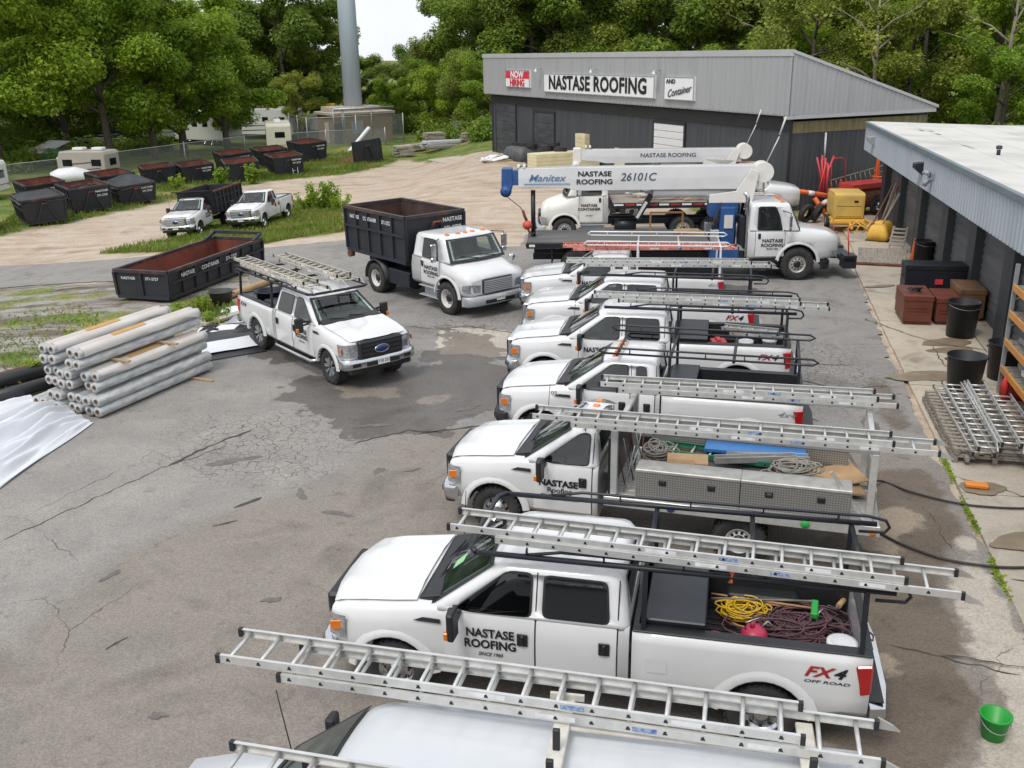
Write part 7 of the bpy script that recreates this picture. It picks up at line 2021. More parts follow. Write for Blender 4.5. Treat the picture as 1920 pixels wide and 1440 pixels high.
# ---- trailers and motorhomes
RVW = mat('rv_white', (0.66, 0.66, 0.63), .4, var=.06); RVC = mat('rv_cream', (0.58, 0.55, 0.44), .45, var=.06); RVT = mat('rv_taupe', (0.36, 0.33, 0.28), .5, var=.06)
STRIPE = mat('rv_stripe', (0.06, 0.06, 0.065), .5)
def camper(label, loc, rz, L_, W_, H_, m, nose=.4, stripe=True, windows=3, end_window=True, z=None, name='camper_trailer', ac=True):
    T_ = thing(name, label, 'camper', (loc[0], loc[1], gz(*loc) if z is None else z), rz, 'campers behind the fence')
    prof = [(0, .55), (L_, .55), (L_, H_ - .25), (L_ - .12, H_), (nose * .7, H_), (nose * .25, H_ - .4), (0, H_ * .55)]
    w = MB(); w.prism(prof, -W_ / 2, W_ / 2, 'y'); w.part('shell', m, T_, bevel=.06)
    for sg in (-1, 1):
        for k in range(windows):
            x = L_ * (.22 + .6 * k / max(1, windows - 1)); w = MB(); w.obox((x, sg * (W_ / 2 + .01), H_ * .66), .8, .03, .5); w.part('window', GLASS, T_, bevel=.02)
        if stripe:
            for k, zz in enumerate((.95, 1.45)):
                w = MB(); w.add([(nose + .2, sg * (W_ / 2 + .012), zz), (L_ * .9, sg * (W_ / 2 + .012), zz + .25), (L_ * .9, sg * (W_ / 2 + .012), zz + .32), (nose + .2, sg * (W_ / 2 + .012), zz + .10)], [(0, 1, 2, 3)]); w.part('stripe', STRIPE, T_, fix=False)
        for xx in (L_ * .58, L_ * .72):
            wheel(T_, xx, sg * (W_ / 2 - .02), .34, .2, .19, 'steel', sg > 0)
    if end_window:
        w = MB(); w.obox((L_ + .01, 0.1, H_ * .66), .03, .95, .55); w.part('end_window', GLASS, T_, bevel=.02)
        w = MB(); w.obox((L_ + .005, 0, 1.0), .02, W_ * .92, .04); w.part('end_stripe', STRIPE, T_)
    for sg in (-1, 1):
        w = MB(); w.obox((L_ + .01, sg * W_ * .4, .95), .03, .14, .14); w.part('tail_lamp', REDL, T_)
    T_.rotation_euler.x = R(-2.5) * math.cos(rz) * 0
    if ac:
        for x in (L_ * .35, L_ * .75):
            w = MB(); w.obox((x, 0, H_ + .12), .9, .7, .24); w.part('air_conditioner', RVW, T_, bevel=.06)
    return T_
camper('cream motorhome seen from its rear with dark window', (-24.0, 103.3), R(-76), 7.0, 2.4, 3.0, RVC, name='motorhome', stripe=False)
camper('taupe camper trailer behind the tarp-covered dumpsters', (-35.0, 77.6), R(-8), 4.0, 2.2, 2.5, RVT, windows=2)
camper('white camper with dark stripes at the left edge', (-47.4, 77.6), R(4), 6.6, 2.4, 2.9, RVW)
camper('white camper corner low at the left edge', (-40.5, 68.6), R(2), 4.8, 2.3, 2.6, RVW, windows=2)
camper('long white trailer under the trees, left one', (-42.6, 117.8), R(-18), 9.0, 2.5, 3.6, RVW, windows=4)
camper('long white trailer behind the dark tree trunk', (-37.0, 113.0), R(-30), 8.0, 2.5, 3.4, RVW, windows=4, stripe=False)
camper('white trailer roof beyond the leafy tree by the motorhome', (-31.5, 118.6), R(-20), 7.5, 2.5, 3.5, RVW)
# white covered boat
T_ = thing('covered_boat', 'white shrink-wrapped boat behind the tarp-covered dumpster', 'boat', (-35.2, 75.2, -1.6), R(20))
T_.scale = (.75, .75, .75)
w = MB(); w.loft([[(x, y * hw, .5 + z * hh) for y, z in ((-1, 0), (-1, .55), (-.4, 1), (.4, 1), (1, .55), (1, 0))] for x, hw, hh in ((0, .6, .9), (.8, 1.05, 1.25), (2.4, 1.1, 1.35), (3.6, .8, 1.0), (4.2, .2, .6))], 0, True, True); w.part('cover', mat('shrink_wrap', (0.70, 0.71, 0.73), .4), T_)
w = MB(); w.box(.6, 3.2, -.7, .7, .2, .45); w.part('trailer_frame', GREYST, T_)
# grey shed roof, teal cover, dark suv, cart
T_ = thing('shed', 'low shed with pale grey metal roof among the trees', 'shed', (-46.4, 95.6, -1.6), R(-30))
T_.scale = (.66, .66, .66)
w = MB(); w.box(0, 4.2, 0, 3.4, 0, 1.8); w.part('wall', GREYWOOD, T_)
w = MB(); w.add([(-.3, -.5, 1.3), (4.6, -.5, 1.3), (4.6, 3.8, 2.7), (-.3, 3.8, 2.7), (-.3, -.5, 1.22), (4.6, -.5, 1.22), (4.6, 3.8, 2.62), (-.3, 3.8, 2.62)], [(0, 1, 2, 3), (7, 6, 5, 4), (0, 4, 5, 1), (1, 5, 6, 2), (2, 6, 7, 3), (3, 7, 4, 0)]); w.part('roof', mat('pale_tin', (0.45, 0.48, 0.50), .5, metal=.2), T_)
T_ = thing('covered_stack', 'stack under a bright teal tarpaulin by the shed', 'tarp', (-42.8, 94.6, -1.6), R(-20))
w = MB(); w.box(-1.6, 1.6, -.9, .9, 0, 1.0); w.part('tarpaulin', mat('teal_tarp', (0.02, 0.36, 0.27), .5), T_, bevel=.12)
T_ = thing('parked_car', 'dark blue car parked under the trees', 'car', (-45.5, 105, -1.6), R(-60))
w = MB(); w.loft([[(x, y * hw, z) for y, z in ((-1, .35), (-1, z1), (1, z1), (1, .35))] for x, hw, z1 in ((0, .8, .8), (.2, .9, 1.0), (2.2, .95, 1.05), (4.4, .92, 1.0), (4.6, .85, .9))], 0, True, False); w.part('body', mat('navy_paint', (0.012, 0.018, 0.05), .25, coat=.5), T_, bevel=.06)
w = MB(); w.loft([rrect(1.0, 4.3, .85, .15, 1.0), rrect(1.6, 4.0, .70, .15, 1.6)], 0, True, True); w.part('cabin', GLASS, T_)
for sg in (-1, 1):
    for xx in (.9, 3.6): wheel(T_, xx, sg * .93, .33, .2, .2, 'steel', sg > 0)
T_ = thing('parked_car', 'small white vehicle on the grass beyond the dark blue car', 'car', (-46.2, 111.5, -1.6), R(-30))
w = MB(); w.loft([[(x, y * hw, z) for y, z in ((-1, .35), (-1, z1), (1, z1), (1, .35))] for x, hw, z1 in ((0, .8, .8), (.2, .9, 1.0), (2.0, .95, 1.05), (3.8, .9, .95))], 0, True, False); w.part('body', WHITE, T_, bevel=.06)
w = MB(); w.loft([rrect(.9, 3.3, .85, .15, 1.0), rrect(1.3, 3.0, .70, .15, 1.55)], 0, True, True); w.part('cabin', GLASS, T_)
for sg in (-1, 1):
    for xx in (.8, 3.0): wheel(T_, xx, sg * .92, .33, .2, .2, 'steel', sg > 0)
# tow truck with yellow boom
T_ = thing('boom_truck', 'truck with long yellow lettered boom beyond the motorhome', 'truck', (-22.0, 119.5, -1.6), R(178))
w = MB(); w.box(-.6, 1.6, -1.1, 1.1, .7, 2.7); w.part('cab', RVW, T_, bevel=.15)
w = MB(); w.box(-.62, .2, -.95, .95, 1.7, 2.4); w.part('windscreen', GLASS, T_)
w = MB(); w.box(1.6, 6.5, -1.1, 1.1, .8, 1.2); w.part('bed', BLACKM, T_)
w = MB(); w.box(-1.4, 8.0, -.25, .25, 3.3, 3.8); w.part('boom', mat('boom_yellow', (0.75, 0.50, 0.03), .5), T_, bevel=.03)
lettering('24 HR 573-7400', T_, (2.5, .262, 3.55), .42, 'y', TEXTB, .02)
for sg in (-1, 1):
    for xx in (0, 4.5): wheel(T_, xx, sg * 1.1, .5, .28, .29, 'hubw', sg > 0)
# lumber stacks by the hut
def pile(label, loc, rz, n, layers, L_, m, group='lumber stacks', t=.09, wd=.22, seed=0, mess=.06):
    rd = random.Random(seed)
    T_ = thing('lumber_stack', label, 'lumber', (loc[0], loc[1], gz(*loc)), rz, group)
    for k in range(layers):
        for j in range(n):
            w = MB(); w.obox((rd.uniform(-mess, mess) * 3, (j - (n - 1) / 2) * (wd + .02) + rd.uniform(-mess, mess), .1 + (k + .5) * (t + .015)), L_ * rd.uniform(.85, 1.05), wd, t, (0, 0, rd.uniform(-mess, mess))); w.part('plank', m, T_)
    return T_
PALE = mat('pale_timber', (0.42, 0.38, 0.31), .8, col2=(0.30, 0.27, 0.22), scale=2)
pile('neat stack of pallet boards nearest the flat container', (-9.9, 93.4), .5, 6, 9, 1.7, PALE, seed=1)
pile('small pale lumber stack behind the board stack', (-9.2, 98.5), .6, 5, 6, 2.0, PALE, seed=2)
pile('tall lumber stack at the foot of the bushes', (-7.6, 103.0), .4, 6, 12, 2.0, PALE, seed=3)
pile('long flat stack of white panels on the grass', (-6.1, 96.5), .35, 6, 6, 4.6, mat('white_panel', (0.55, 0.56, 0.57), .6, var=.2), seed=4)
pile('dark beams under the white panels', (-6.0, 94.6), .35, 4, 3, 4.0, GREYWOOD, seed=5)
T_ = thing('crate', 'grey slatted crate behind the white panels', 'crate', (-4.4, 103.2, gz(-4.4, 103.2)), .3)
for k in range(7):
    w = MB(); w.box(-1.1, 1.1, -.8, .8, .1 + k * .23, .30 + k * .23); w.part('slat', GREYST, T_)
pile('single small pallet stack near the shop corner', (-4.0, 96.0), .3, 4, 7, .9, PALE, seed=6)
w = MB(); w.obox((0, 0, 0), 3.6, .5, .16, (0, -.75, 0)); tag(w.part('white_slide', SIGNW, None, loc=(-15.0, 99.0, gz(-15, 99) + 1.1), rot=(0, 0, .6)), 'white plank leaning by the hut fence', 'plank')
w = MB(); w.lathe([(.001, 0), (.3, 0), (.32, .45), (.3, .9), (.001, .9)], 16); tag(w.part('blue_drum', BLUE, None, loc=(-14.2, 98.6, gz(-14.2, 98.6)), fix=False), 'blue drum beside the leaning white plank', 'drum')
# in front of the shop
FOAM = mat('foam_board', (0.68, 0.62, 0.40), .7, col2=(0.60, 0.53, 0.33), scale=2)
def foam(label, loc, rz, sx, sy, sz, n=6, z0=0):
    T_ = thing('insulation_stack', label, 'insulation', (loc[0], loc[1], gz(*loc) + z0), rz, 'insulation stacks')
    for k in range(n):
        w = MB(); w.box(-sx / 2, sx / 2, -sy / 2, sy / 2, .1 + sz * k / n, .1 + sz * (k + 1) / n - .012); w.part('foam_board', FOAM, T_)
    return T_
foam('tall cream stack of foam boards topped by tyres near the shop wall', (6.0, 66.5), R(-65), 1.3, 2.6, 2.3, 8)
foam('low cream stack of foam boards with tyres, nearest the crane boom', (3.6, 63.4), R(-65), 1.3, 4.6, 1.4, 6)
foam('flat cream foam boards behind the upper boom', (8.2, 62.4), R(-65), 1.2, 2.6, 1.7, 5)
for i, (x, y, z) in enumerate(((5.7, 66.2, 2.55), (6.4, 65.6, 2.5), (5.9, 66.8, 2.75))): tyre('black tyre weighing down the tall foam stack', (x, y, z), (PI / 2, .1, i), group='tyres on the tall foam stack')
for i, (x, y, z) in enumerate(((2.6, 64.6, 1.62), (3.4, 63.8, 1.62), (3.0, 64.6, 1.85))): tyre('black tyre weighing down the low foam stack', (x, y, z), (PI / 2, .1, i), group='tyres on the low foam stack')
T_ = thing('tarped_pallet', 'dark tarp-covered pallet in front of the shop doors', 'tarp', (1.1, 73.0, 0), R(-62))
w = MB(); w.loft([rrect(-1.5, 1.5, 1.0, .2, 0), rrect(-1.45, 1.4, .95, .25, .6), rrect(-1.2, 1.2, .8, .3, .95), rrect(-.8, .9, .5, .2, 1.05)], 0, True, True); w.part('tarpaulin', mat('grey_tarp', (0.06, 0.065, 0.07), .6, col2=(0.11, 0.11, 0.115), bump=.5, bscale=4), T_)
for i in range(3): tyre('black tyre on the dark tarp-covered pallet', (.7 + i * .5, 73.6 - i * .7, 1.12), (PI / 2, .1, i), group='tyres on the tarped pallet')
T_ = thing('plastic_heap', 'crumpled white plastic on boards by the tarped pallet', 'plastic', (-.6, 72.6, 0), .4)
rd = random.Random(8); w = MB()
for k in range(10): w.obox((rd.uniform(-1, 1), rd.uniform(-.6, .6), rd.uniform(.05, .35)), rd.uniform(.6, 1.3), rd.uniform(.4, .8), .04, (rd.uniform(-.4, .4), rd.uniform(-.4, .4), rd.uniform(0, 3)))
w.part('sheet', SIGNW, T_); w = MB(); w.box(-1.2, 1.2, -.7, .7, 0, .12); w.part('board', WOOD, T_)
T_ = thing('scrap_heap', 'heap of broken dark shingles and planks left of the foam boards', 'scrap', (2.2, 66.2, 0), .2); tag(T_, kind='stuff')
w = MB(); rd = random.Random(12)
for k in range(60):
    r_ = rd.uniform(0, 1.5); a = rd.uniform(0, 6.28); w.obox((r_ * math.cos(a), r_ * math.sin(a) * 1.6, max(.05, .9 - r_ * .55) * rd.random() + .05), rd.uniform(.4, 1.6), rd.uniform(.08, .3), .04, (rd.uniform(-.5, .5), rd.uniform(-.5, .5), rd.uniform(0, 6)), mi=k % 3)
w.part('scrap_pieces', [GREYWOOD, TARPB, PALE], T_)
# ================================================================ clutter near the workshop
# yellow towable compressor
T_ = thing('compressor', 'yellow towable compressor on wheels by the shop side wall', 'compressor', (14.85, 42.5, 0), R(-98))
T_.scale = (.88, .88, .88)
GY = mat('faded_yellow', (0.62, 0.42, 0.10), .55, col2=(0.50, 0.33, 0.10), scale=1.6)
w = MB(); w.prism([(-.95, .62), (.95, .62), (.95, 1.75), (.8, 1.85), (-.8, 1.85), (-.95, 1.7)], -.72, .72, 'y'); w.part('housing', GY, T_, bevel=.03)
for k, (x0, x1) in enumerate(((-.9, -.30), (-.27, .90))):
    w = MB(); w.box(x0, x1, -.745, -.722, .75, 1.66); w.part('side_panel', GY, T_, bevel=.01)
w = MB(); w.box(.955, .985, -.62, .62, .72, 1.18); w.box(.955, .985, -.62, .62, 1.22, 1.68); w.part('end_panel', GY, T_, bevel=.01)
w = MB(); w.box(.99, 1.0, .2, .4, 1.4, 1.5); w.part('latch', BLACKM, T_)
w = MB(); w.box(-.9, 1.0, -.80, .80, .50, .60); w.box(.95, 1.25, -.9, .9, .44, .54); w.part('chassis', YELLOW, T_)
w = MB(); w.bar((1.2, 0, .46), (2.0, 0, .30), .10, .10); w.bar((1.2, -.7, .30), (1.2, .7, .30), .06, .06); w.part('tow_bar', YELLOW, T_)
for sg in (-1, 1):
    wheel(T_, -.1, sg * .92, .33, .2, .19, 'steel', sg > 0)
# yellow mixers
for i, (x, y, lb) in enumerate(((15.2, 39.3, 'yellow plate compactor with bent handle near the compressor'), (15.7, 40.2, 'second yellow machine behind the plate compactor'))):
    T_ = thing('compactor', lb, 'machine', (x, y, 0), 2.6 + i)
    w = MB(); w.loft([rrect(-.4, .4, .3, .1, .05), rrect(-.42, .42, .32, .12, .3), rrect(-.3, .3, .25, .12, .62), rrect(-.2, .2, .15, .1, .68)], 0, True, True); w.part('engine_cover', YELLOW, T_)
    w = MB(); w.tube([(.3, -.2, .4), (.9, -.2, .75), (1.3, -.2, .35), (1.3, .2, .35), (.9, .2, .75), (.3, .2, .4)], .035, 8); w.part('handle', YELLOW, T_)
    w = MB(); w.box(-.45, .45, -.32, .32, 0, .05); w.part('base_plate', BLACKM, T_)
# orange scaffold legs, red machinery heap
T_ = thing('scaffold_legs', 'crossed bright orange barrier legs behind the crane bonnet', 'barrier', (14.3, 45.3, 0), .3)
for a, c in (((-1.3, .3, 1.35), (1.0, -.2, .95)), ((-.2, .1, .15), (1.3, -.3, 1.25)), ((-.1, -.2, .95), (.45, -.5, .1))):
    w = MB(); w.tube([a, c], .11, 10); w.part('leg', ORANGE, T_)
    w = MB(); w.tube([tuple(Vector(a).lerp(Vector(c), .44)), tuple(Vector(a).lerp(Vector(c), .56))], .115, 10); w.part('reflective_band', SIGNW, T_)
T_ = thing('marker_stakes', 'sheaf of red stakes standing against the dark side wall', 'stakes', (15.2, 47.0, 0), 0)
rd = random.Random(2)
for k in range(9):
    w = MB(); w.tube([(rd.uniform(-.25, .25), rd.uniform(-.1, .1), .6), (rd.uniform(-.5, .7), rd.uniform(-.2, .2), rd.uniform(2.2, 2.7))], .045, 6); w.part('stake', MATS['red_plastic'], T_)
w = MB(); w.box(-.35, .35, -.25, .25, 0, .8); w.part('bin', BLACKP, T_)
tyre('big black tyre leaning behind the crane truck bumper', (13.6, 44.0, .42), (.25, 0, .6))
tyre('tyre lying against the first leaning one', (14.2, 44.3, .40), (.4, 0, 1.0))
T_ = thing('machine_heap', 'rusty red machine with round body among red scrap frames', 'machine', (17.4, 46.6, 0), .45)
w = MB(); w.tube([(-1.2, 0, .8), (1.1, 0, .8)], .55, 16); w.part('drum', RUST, T_)
w = MB(); w.box(-1.6, .9, -.5, .5, 1.2, 1.5); w.part('red_cover', REDP, T_, bevel=.04)
w = MB(); w.box(-2.3, -1.2, -.5, .5, .5, 1.25); w.part('pink_cover', mat('faded_red', (0.36, 0.06, 0.09), .6), T_, bevel=.05)
for sg in (-1, 1): wheel(T_, 0, sg * .62, .4, .2, .2, 'steel', sg > 0)
for i, (x, y, rz_, lb) in enumerate(((18.4, 47.4, .4, 'red tubular hand cart frame leaning on the dark wall'), (18.8, 46.3, 1.2, 'second red cart frame right of the leaning ladder'), (16.4, 48.1, .3, 'bent red tube frame above the red machine'))):
    T_ = thing('cart_frame', lb, 'cart', (x, y, 0), rz_, 'red cart frames')
    h_ = 1.6 + .3 * i % 2
    w = MB(); w.tube([(-.4, 0, .1), (-.4, .25, h_), (-.25, .3, h_ + .2), (.25, .3, h_ + .2), (.4, .25, h_), (.4, 0, .1)], .035, 7); w.part('frame_tube', REDP, T_)
    for k in range(3):
        w = MB(); w.tube([(-.4, .05 + k * .08, .4 + k * .45), (.4, .05 + k * .08, .4 + k * .45)], .03, 6); w.part('cross_tube', REDP, T_)
    w = MB(); w.box(-.38, .38, -.3, .02, .05, .10); w.part('toe_plate', REDP, T_)
ladder('long grey ladder leaning sideways against the dark side wall', (15.9, 48.0, 1.1), .41, 4.6, 1, .55, 0, GREYWOOD, tilt=-.16, roll_=1.35, group=None, name='wooden_ladder', feet=None)
cone('dirty orange cone on top of the red scrap', (18.0, 47.6, 1.55), 1.25)
cone('orange cone beside the black bin and ramp', (14.75, 34.6, 0.02), .95)
T_ = thing('stool', 'white step stool lying on the grass by the workshop end', 'stool', (17.6, 44.6, .1), .5, rot=(.3, .2, .5))
for a in ((-.3, -.2), (.3, -.2), (-.3, .2), (.3, .2)):
    w = MB(); w.box(a[0] - .03, a[0] + .03, a[1] - .03, a[1] + .03, 0, .5); w.part('leg', SIGNW, T_)
w = MB(); w.box(-.35, .35, -.25, .25, .5, .55); w.part('seat', SIGNW, T_)
for i, (x, y, rz_, m_, lb) in enumerate(((16.6, 46.2, 1.0, REDP, 'small red wheeled frame left of the red machine'), (19.2, 45.6, 2.2, REDP, 'red frame nearest the workshop corner'), (15.9, 45.4, .2, ORANGE, 'orange tube frame behind the yellow compressor'))):
    T_ = thing('cart_frame', lb, 'cart', (x, y, 0), rz_, 'red cart frames')
    for k in range(4):
        w = MB(); w.tube([(-.5 + .3 * k, -.3, .05), (-.4 + .25 * k, .3, 1.1 + .2 * (k % 2))], .05, 7); w.part('upright_tube', m_, T_)
    w = MB(); w.tube([(-.6, .1, .75), (.6, .2, .95)], .05, 7); w.part('cross_tube', m_, T_)
    w = MB(); w.box(-.5, .5, -.4, .2, .08, .4); w.part('tray', m_, T_, bevel=.03)
# timbers leaning on the workshop
rd = random.Random(14)
for i in range(6):
    x = 16.35 - .09 * i + rd.uniform(-.1, .1); y = 41.4 - .32 * i + rd.uniform(-.1, .1)
    w = MB(); hh = rd.uniform(1.7, 2.3); w.bar((-rd.uniform(.4, .8), -rd.uniform(.1, .5), 0), (.25, .1, hh), .07, .04)
    tag(w.part('leaning_timber', GREYWOOD if i % 3 else mat('red_brown_timber', (0.20, 0.10, 0.06), .9), None, loc=(x, y, .02)), ['weathered plank leaning on the first workshop pillar', 'red-brown plank leaning on the first workshop pillar'][0 if i % 3 else 1], 'plank', 'planks leaning on the workshop')
# wooden ramp
T_ = thing('ramp', 'grey plywood ramp on a rusty steel edge by the black bin', 'ramp', (13.6, 34.6, 0), R(70), rot=(0, -.20, R(70)))
w = MB(); w.box(-.1, 1.5, -.85, .85, .0, .06); w.part('ramp_board', GREYWOOD, T_)
w = MB(); w.box(-.25, -.1, -1.0, .9, -.06, .14); w.part('steel_edge', RUST, T_)
T_ = thing('slatted_frame', 'old slatted timber frame leaning on the pillar behind the cone', 'frame', (14.6, 36.0, 0), R(64), rot=(0, -.62, R(62)))
T_.scale = (.62, .62, .62)
for sg in (-1, 1):
    w = MB(); w.box(0, 2.6, sg * .4 - .06, sg * .4 + .06, 0, .08); w.part('side_beam', GREYWOOD, T_)
for k in range(7):
    w = MB(); w.box(.2 + k * .34, .36 + k * .34, -.40, .40, .082, .12); w.part('slat', GREYWOOD, T_)
BIN = mat('black_bin', (0.016, 0.018, 0.023), .45, var=.3)
def bin_(label, loc, r0, r1, h_, handles=True): 
    return bucket('bin', label, loc, r0, r1, h_, BIN, handles=handles, group='black plastic bins')
bin_('black barrel bin between the orange cone and the pillar', (14.95, 34.2, .02), .34, .36, .95, False)
bin_('black bin at the end of the brown chests', (12.35, 25.35, .02), .36, .42, .98, False)
bin_('round black bin with handles standing on the pallet', (10.35, 20.75, .02), .33, .42, .92)
bin_('black bin under the orange shelving', (11.75, 21.75, .02), .33, .40, .9)
# job-site chests
BRN = mat('brown_chest', (0.15, 0.040, 0.024), .5, col2=(0.10, 0.028, 0.018), scale=2)
def chest(label, loc, rz, L_, W_, H_, m, legs=True):
    T_ = thing('tool_chest', label, 'chest', loc, rz, 'tool chests')
    w = MB(); w.box(-L_ / 2, L_ / 2, -W_ / 2, W_ / 2, .10, H_ - .16); w.part('body', m, T_, bevel=.012)
    w = MB(); w.box(-L_ / 2 - .015, L_ / 2 + .015, -W_ / 2 - .015, W_ / 2 + .015, H_ - .16, H_); w.part('lid', m, T_, bevel=.012)
    for sx in (-1, 1):
        w = MB(); w.box(sx * (L_ / 2 - .12) - .06, sx * (L_ / 2 - .12) + .06, -W_ / 2 + .05, W_ / 2 - .05, 0, .10); w.part('skid', m, T_)
    for k in (0, 1):
        w = MB(); w.box(-L_ / 2 - .02, -L_ / 2 + .0, -W_ * .36, W_ * .36, H_ - .36 - k * .09, H_ - .33 - k * .09); w.part('rib', m, T_)
    return T_
c1 = chest('red-brown steel tool chest with black gloves on its lid', (11.75, 27.15, .02), R(78), 1.35, .78, .86, BRN)
chest('second red-brown chest pushed behind the first', (12.55, 27.0, .02), R(78), 1.2, .62, .80, BRN)
chest('rusty-topped brown chest against the workshop door', (13.4, 27.4, .02), R(78), 1.3, .7, .95, mat('rusty_chest', (0.13, 0.060, 0.035), .8, col2=(0.22, 0.12, 0.05), scale=2.5))
T_ = chest('long black tool chest with red badge raised on a red base', (13.0, 28.9, .32), R(-12), 1.75, .75, .98, BLACKM)
w = MB(); w.obox((.1, -.395, .48), .22, .02, .16); w.part('badge', MATS['red_plastic'], T_)
T_ = thing('chest_base', 'low red steel base under the black chest', 'base', (13.0, 28.9, .02), R(-12))
w = MB(); w.box(-.95, .95, -.45, .45, 0, .295); w.part('box', REDP, T_, bevel=.02)
w = MB()
rd = random.Random(6)
for k in range(8): w.obox((rd.uniform(-.18, .18), rd.uniform(-.12, .12), .04 + rd.uniform(0, .08)), rd.uniform(.1, .22), .09, .05, (rd.uniform(-.4, .4), rd.uniform(-.4, .4), rd.uniform(0, 3)))
tag(w.part('work_gloves', BLACKP, None, loc=(11.7, 27.0, .885), bevel=.01), 'crumpled black work gloves on the nearest brown chest', 'gloves')
# pallets with ladders
def pallet(label, loc, rz, L_=1.4, W_=1.2, n=7, m=GREYWOOD, z=0.0, group='pallets'):
    T_ = thing('pallet', label, 'pallet', (loc[0], loc[1], z), rz, group)
    rd = random.Random(int(loc[0] * 100))
    for y in (-W_ / 2 + .05, 0, W_ / 2 - .05):
        w = MB(); w.box(-L_ / 2, L_ / 2, y - .045, y + .045, .022, .11); w.part('stringer', m, T_)
    for k in range(n):
        x = -L_ / 2 + .06 + (L_ - .12) * k / (n - 1); dz = rd.uniform(-.004, .006)
        w = MB(); w.box(x - .05, x + .05, -W_ / 2, W_ / 2, .112, .135 + dz); w.part('deck_board', m, T_)
        if k % 3 == 0:
            w = MB(); w.box(x - .05, x + .05, -W_ / 2, W_ / 2, .0, .020); w.part('bottom_board', m, T_)
    return T_
PAD = math.atan2(-ad.y, -ad.x)
for i, (x, y, z, lb) in enumerate(((9.35, 17.55, .02, 'weathered pallet at the near end under the ladders'), (9.75, 19.25, .02, 'weathered pallet at the far end under the ladders'), (10.55, 18.2, .02, 'weathered pallet at the right, beside the orange shelf'), (9.37, 17.57, .165, 'upper pallet stacked at the near end'), (9.77, 19.2, .165, 'upper pallet stacked at the far end'))):
    pallet(lb, (x, y), PAD, 1.75, 1.5, 9, z=z)
for i, (x, y, z, lb) in enumerate(((9.0, 17.6, .34, 'silver straight ladder lowest in the stack at the left of the pallets'), (9.1, 17.6, .44, 'pale blue scaffold plank ladder beside the left stack'), (9.42, 17.45, .50, 'top two-section ladder on the pallets'))):
    ladder(lb, (x - .2, y - 1.1, z), PAD + .01 - .02 * i, 3.9, 2 if i == 2 else 1, .40, .2, ALU if i else ALU2, feet='lo' if i == 2 else None, group='ladders on the pallets')
ladder('ladder at the right of the pallets under the shelf', (9.75, 16.3, .34), PAD - .02, 3.6, 1, .50, 0, ALU, feet=None, group='ladders on the pallets')
for i in range(2):
    T_ = thing('walk_plank', ['long slotted steel plank at the left edge of the pallets', 'second slotted plank beside the first'][i], 'plank', (8.62 + .16 * i, 16.7, .10 + .10 * i), PAD + .02)
    w = MB(); w.box(0, 3.6, -.035, .035, 0, .09); w.part('web', GREYWOOD, T_)
    for k in range(12):
        w = MB(); w.box(.1 + k * .3, .2 + k * .3, -.16, -.036, .02, .06); w.part('tooth', GREYWOOD, T_)
# orange pallet racking with shelves
ORR = mat('orange_beam', (0.62, 0.27, 0.05), .5, col2=(0.50, 0.22, 0.06), scale=2)
T_ = thing('pallet_rack', 'tall pallet racking with orange beams at the right edge', 'shelving', (11.18, 20.75, .02), PAD + PI)
for x in (0, 3.4):
    for y in (0, 1.0):
        w = MB(); w.box(x - .04, x + .04, y - .04, y + .04, 0, 3.0); w.part('upright', GREYST, T_)
for k, z in enumerate((.62, 1.25, 1.9, 2.5)):
    for y in (0, 1.0):
        w = MB(); w.box(.04, 3.36, y - .05, y - .01, z - .09, z + .07); w.part('beam', ORR, T_, bevel=.008)
    for j in range(8):
        w = MB(); w.box(.1 + j * .41, .46 + j * .41, .0, .95, z + .02, z + .05); w.part('shelf_board', GREYWOOD, T_)
for k in range(4):
    w = MB(); w.bar((0, .04, .4 + k * .6), (0, .96, .8 + k * .6), .03, .03); w.part('brace', GREYST, T_)
for i, (x, z) in enumerate(((.8, .69), (1.3, .69), (.9, 1.32), (1.7, 1.32))):
    w = MB(); w.obox((0, 0, .06), 1.1, .4, .12, (0, 0, .1 * i)); tag(w.part('boxed_goods', SIGNW if i % 2 else GREYST, None, loc=wp(T_, x, .45, z), rot=(0, 0, PAD)), ['long white carton on the lowest rack shelf', 'grey metal trim on the lowest rack shelf', 'white carton on the second rack shelf', 'grey bundle on the second rack shelf'][i], 'carton')
w = MB(); w.lathe([(.001, 0), (.09, 0), (.09, .45), (.05, .55), (.03, .6), (.001, .6)], 14); tag(w.part('fire_extinguisher', REDP, None, loc=(10.95, 20.1, .02), fix=False), 'red cylinder standing beside the rack upright', 'cylinder')
for i in range(3):
    w = MB(); w.loft([rrect(-.2, .2, .14, .04, 0), rrect(-.2, .2, .14, .04, .36), rrect(-.1, .1, .1, .03, .42)], 0, True, True); tag(w.part('fuel_can', MATS['red_plastic'], None, loc=(11.3 + .28 * i, 20.3 - .3 * i, .02), rot=(0, 0, i)), ['red fuel can under the lowest rack shelf, left one', 'red fuel can under the lowest rack shelf, middle one', 'red fuel can under the lowest rack shelf, right one'][i], 'can')
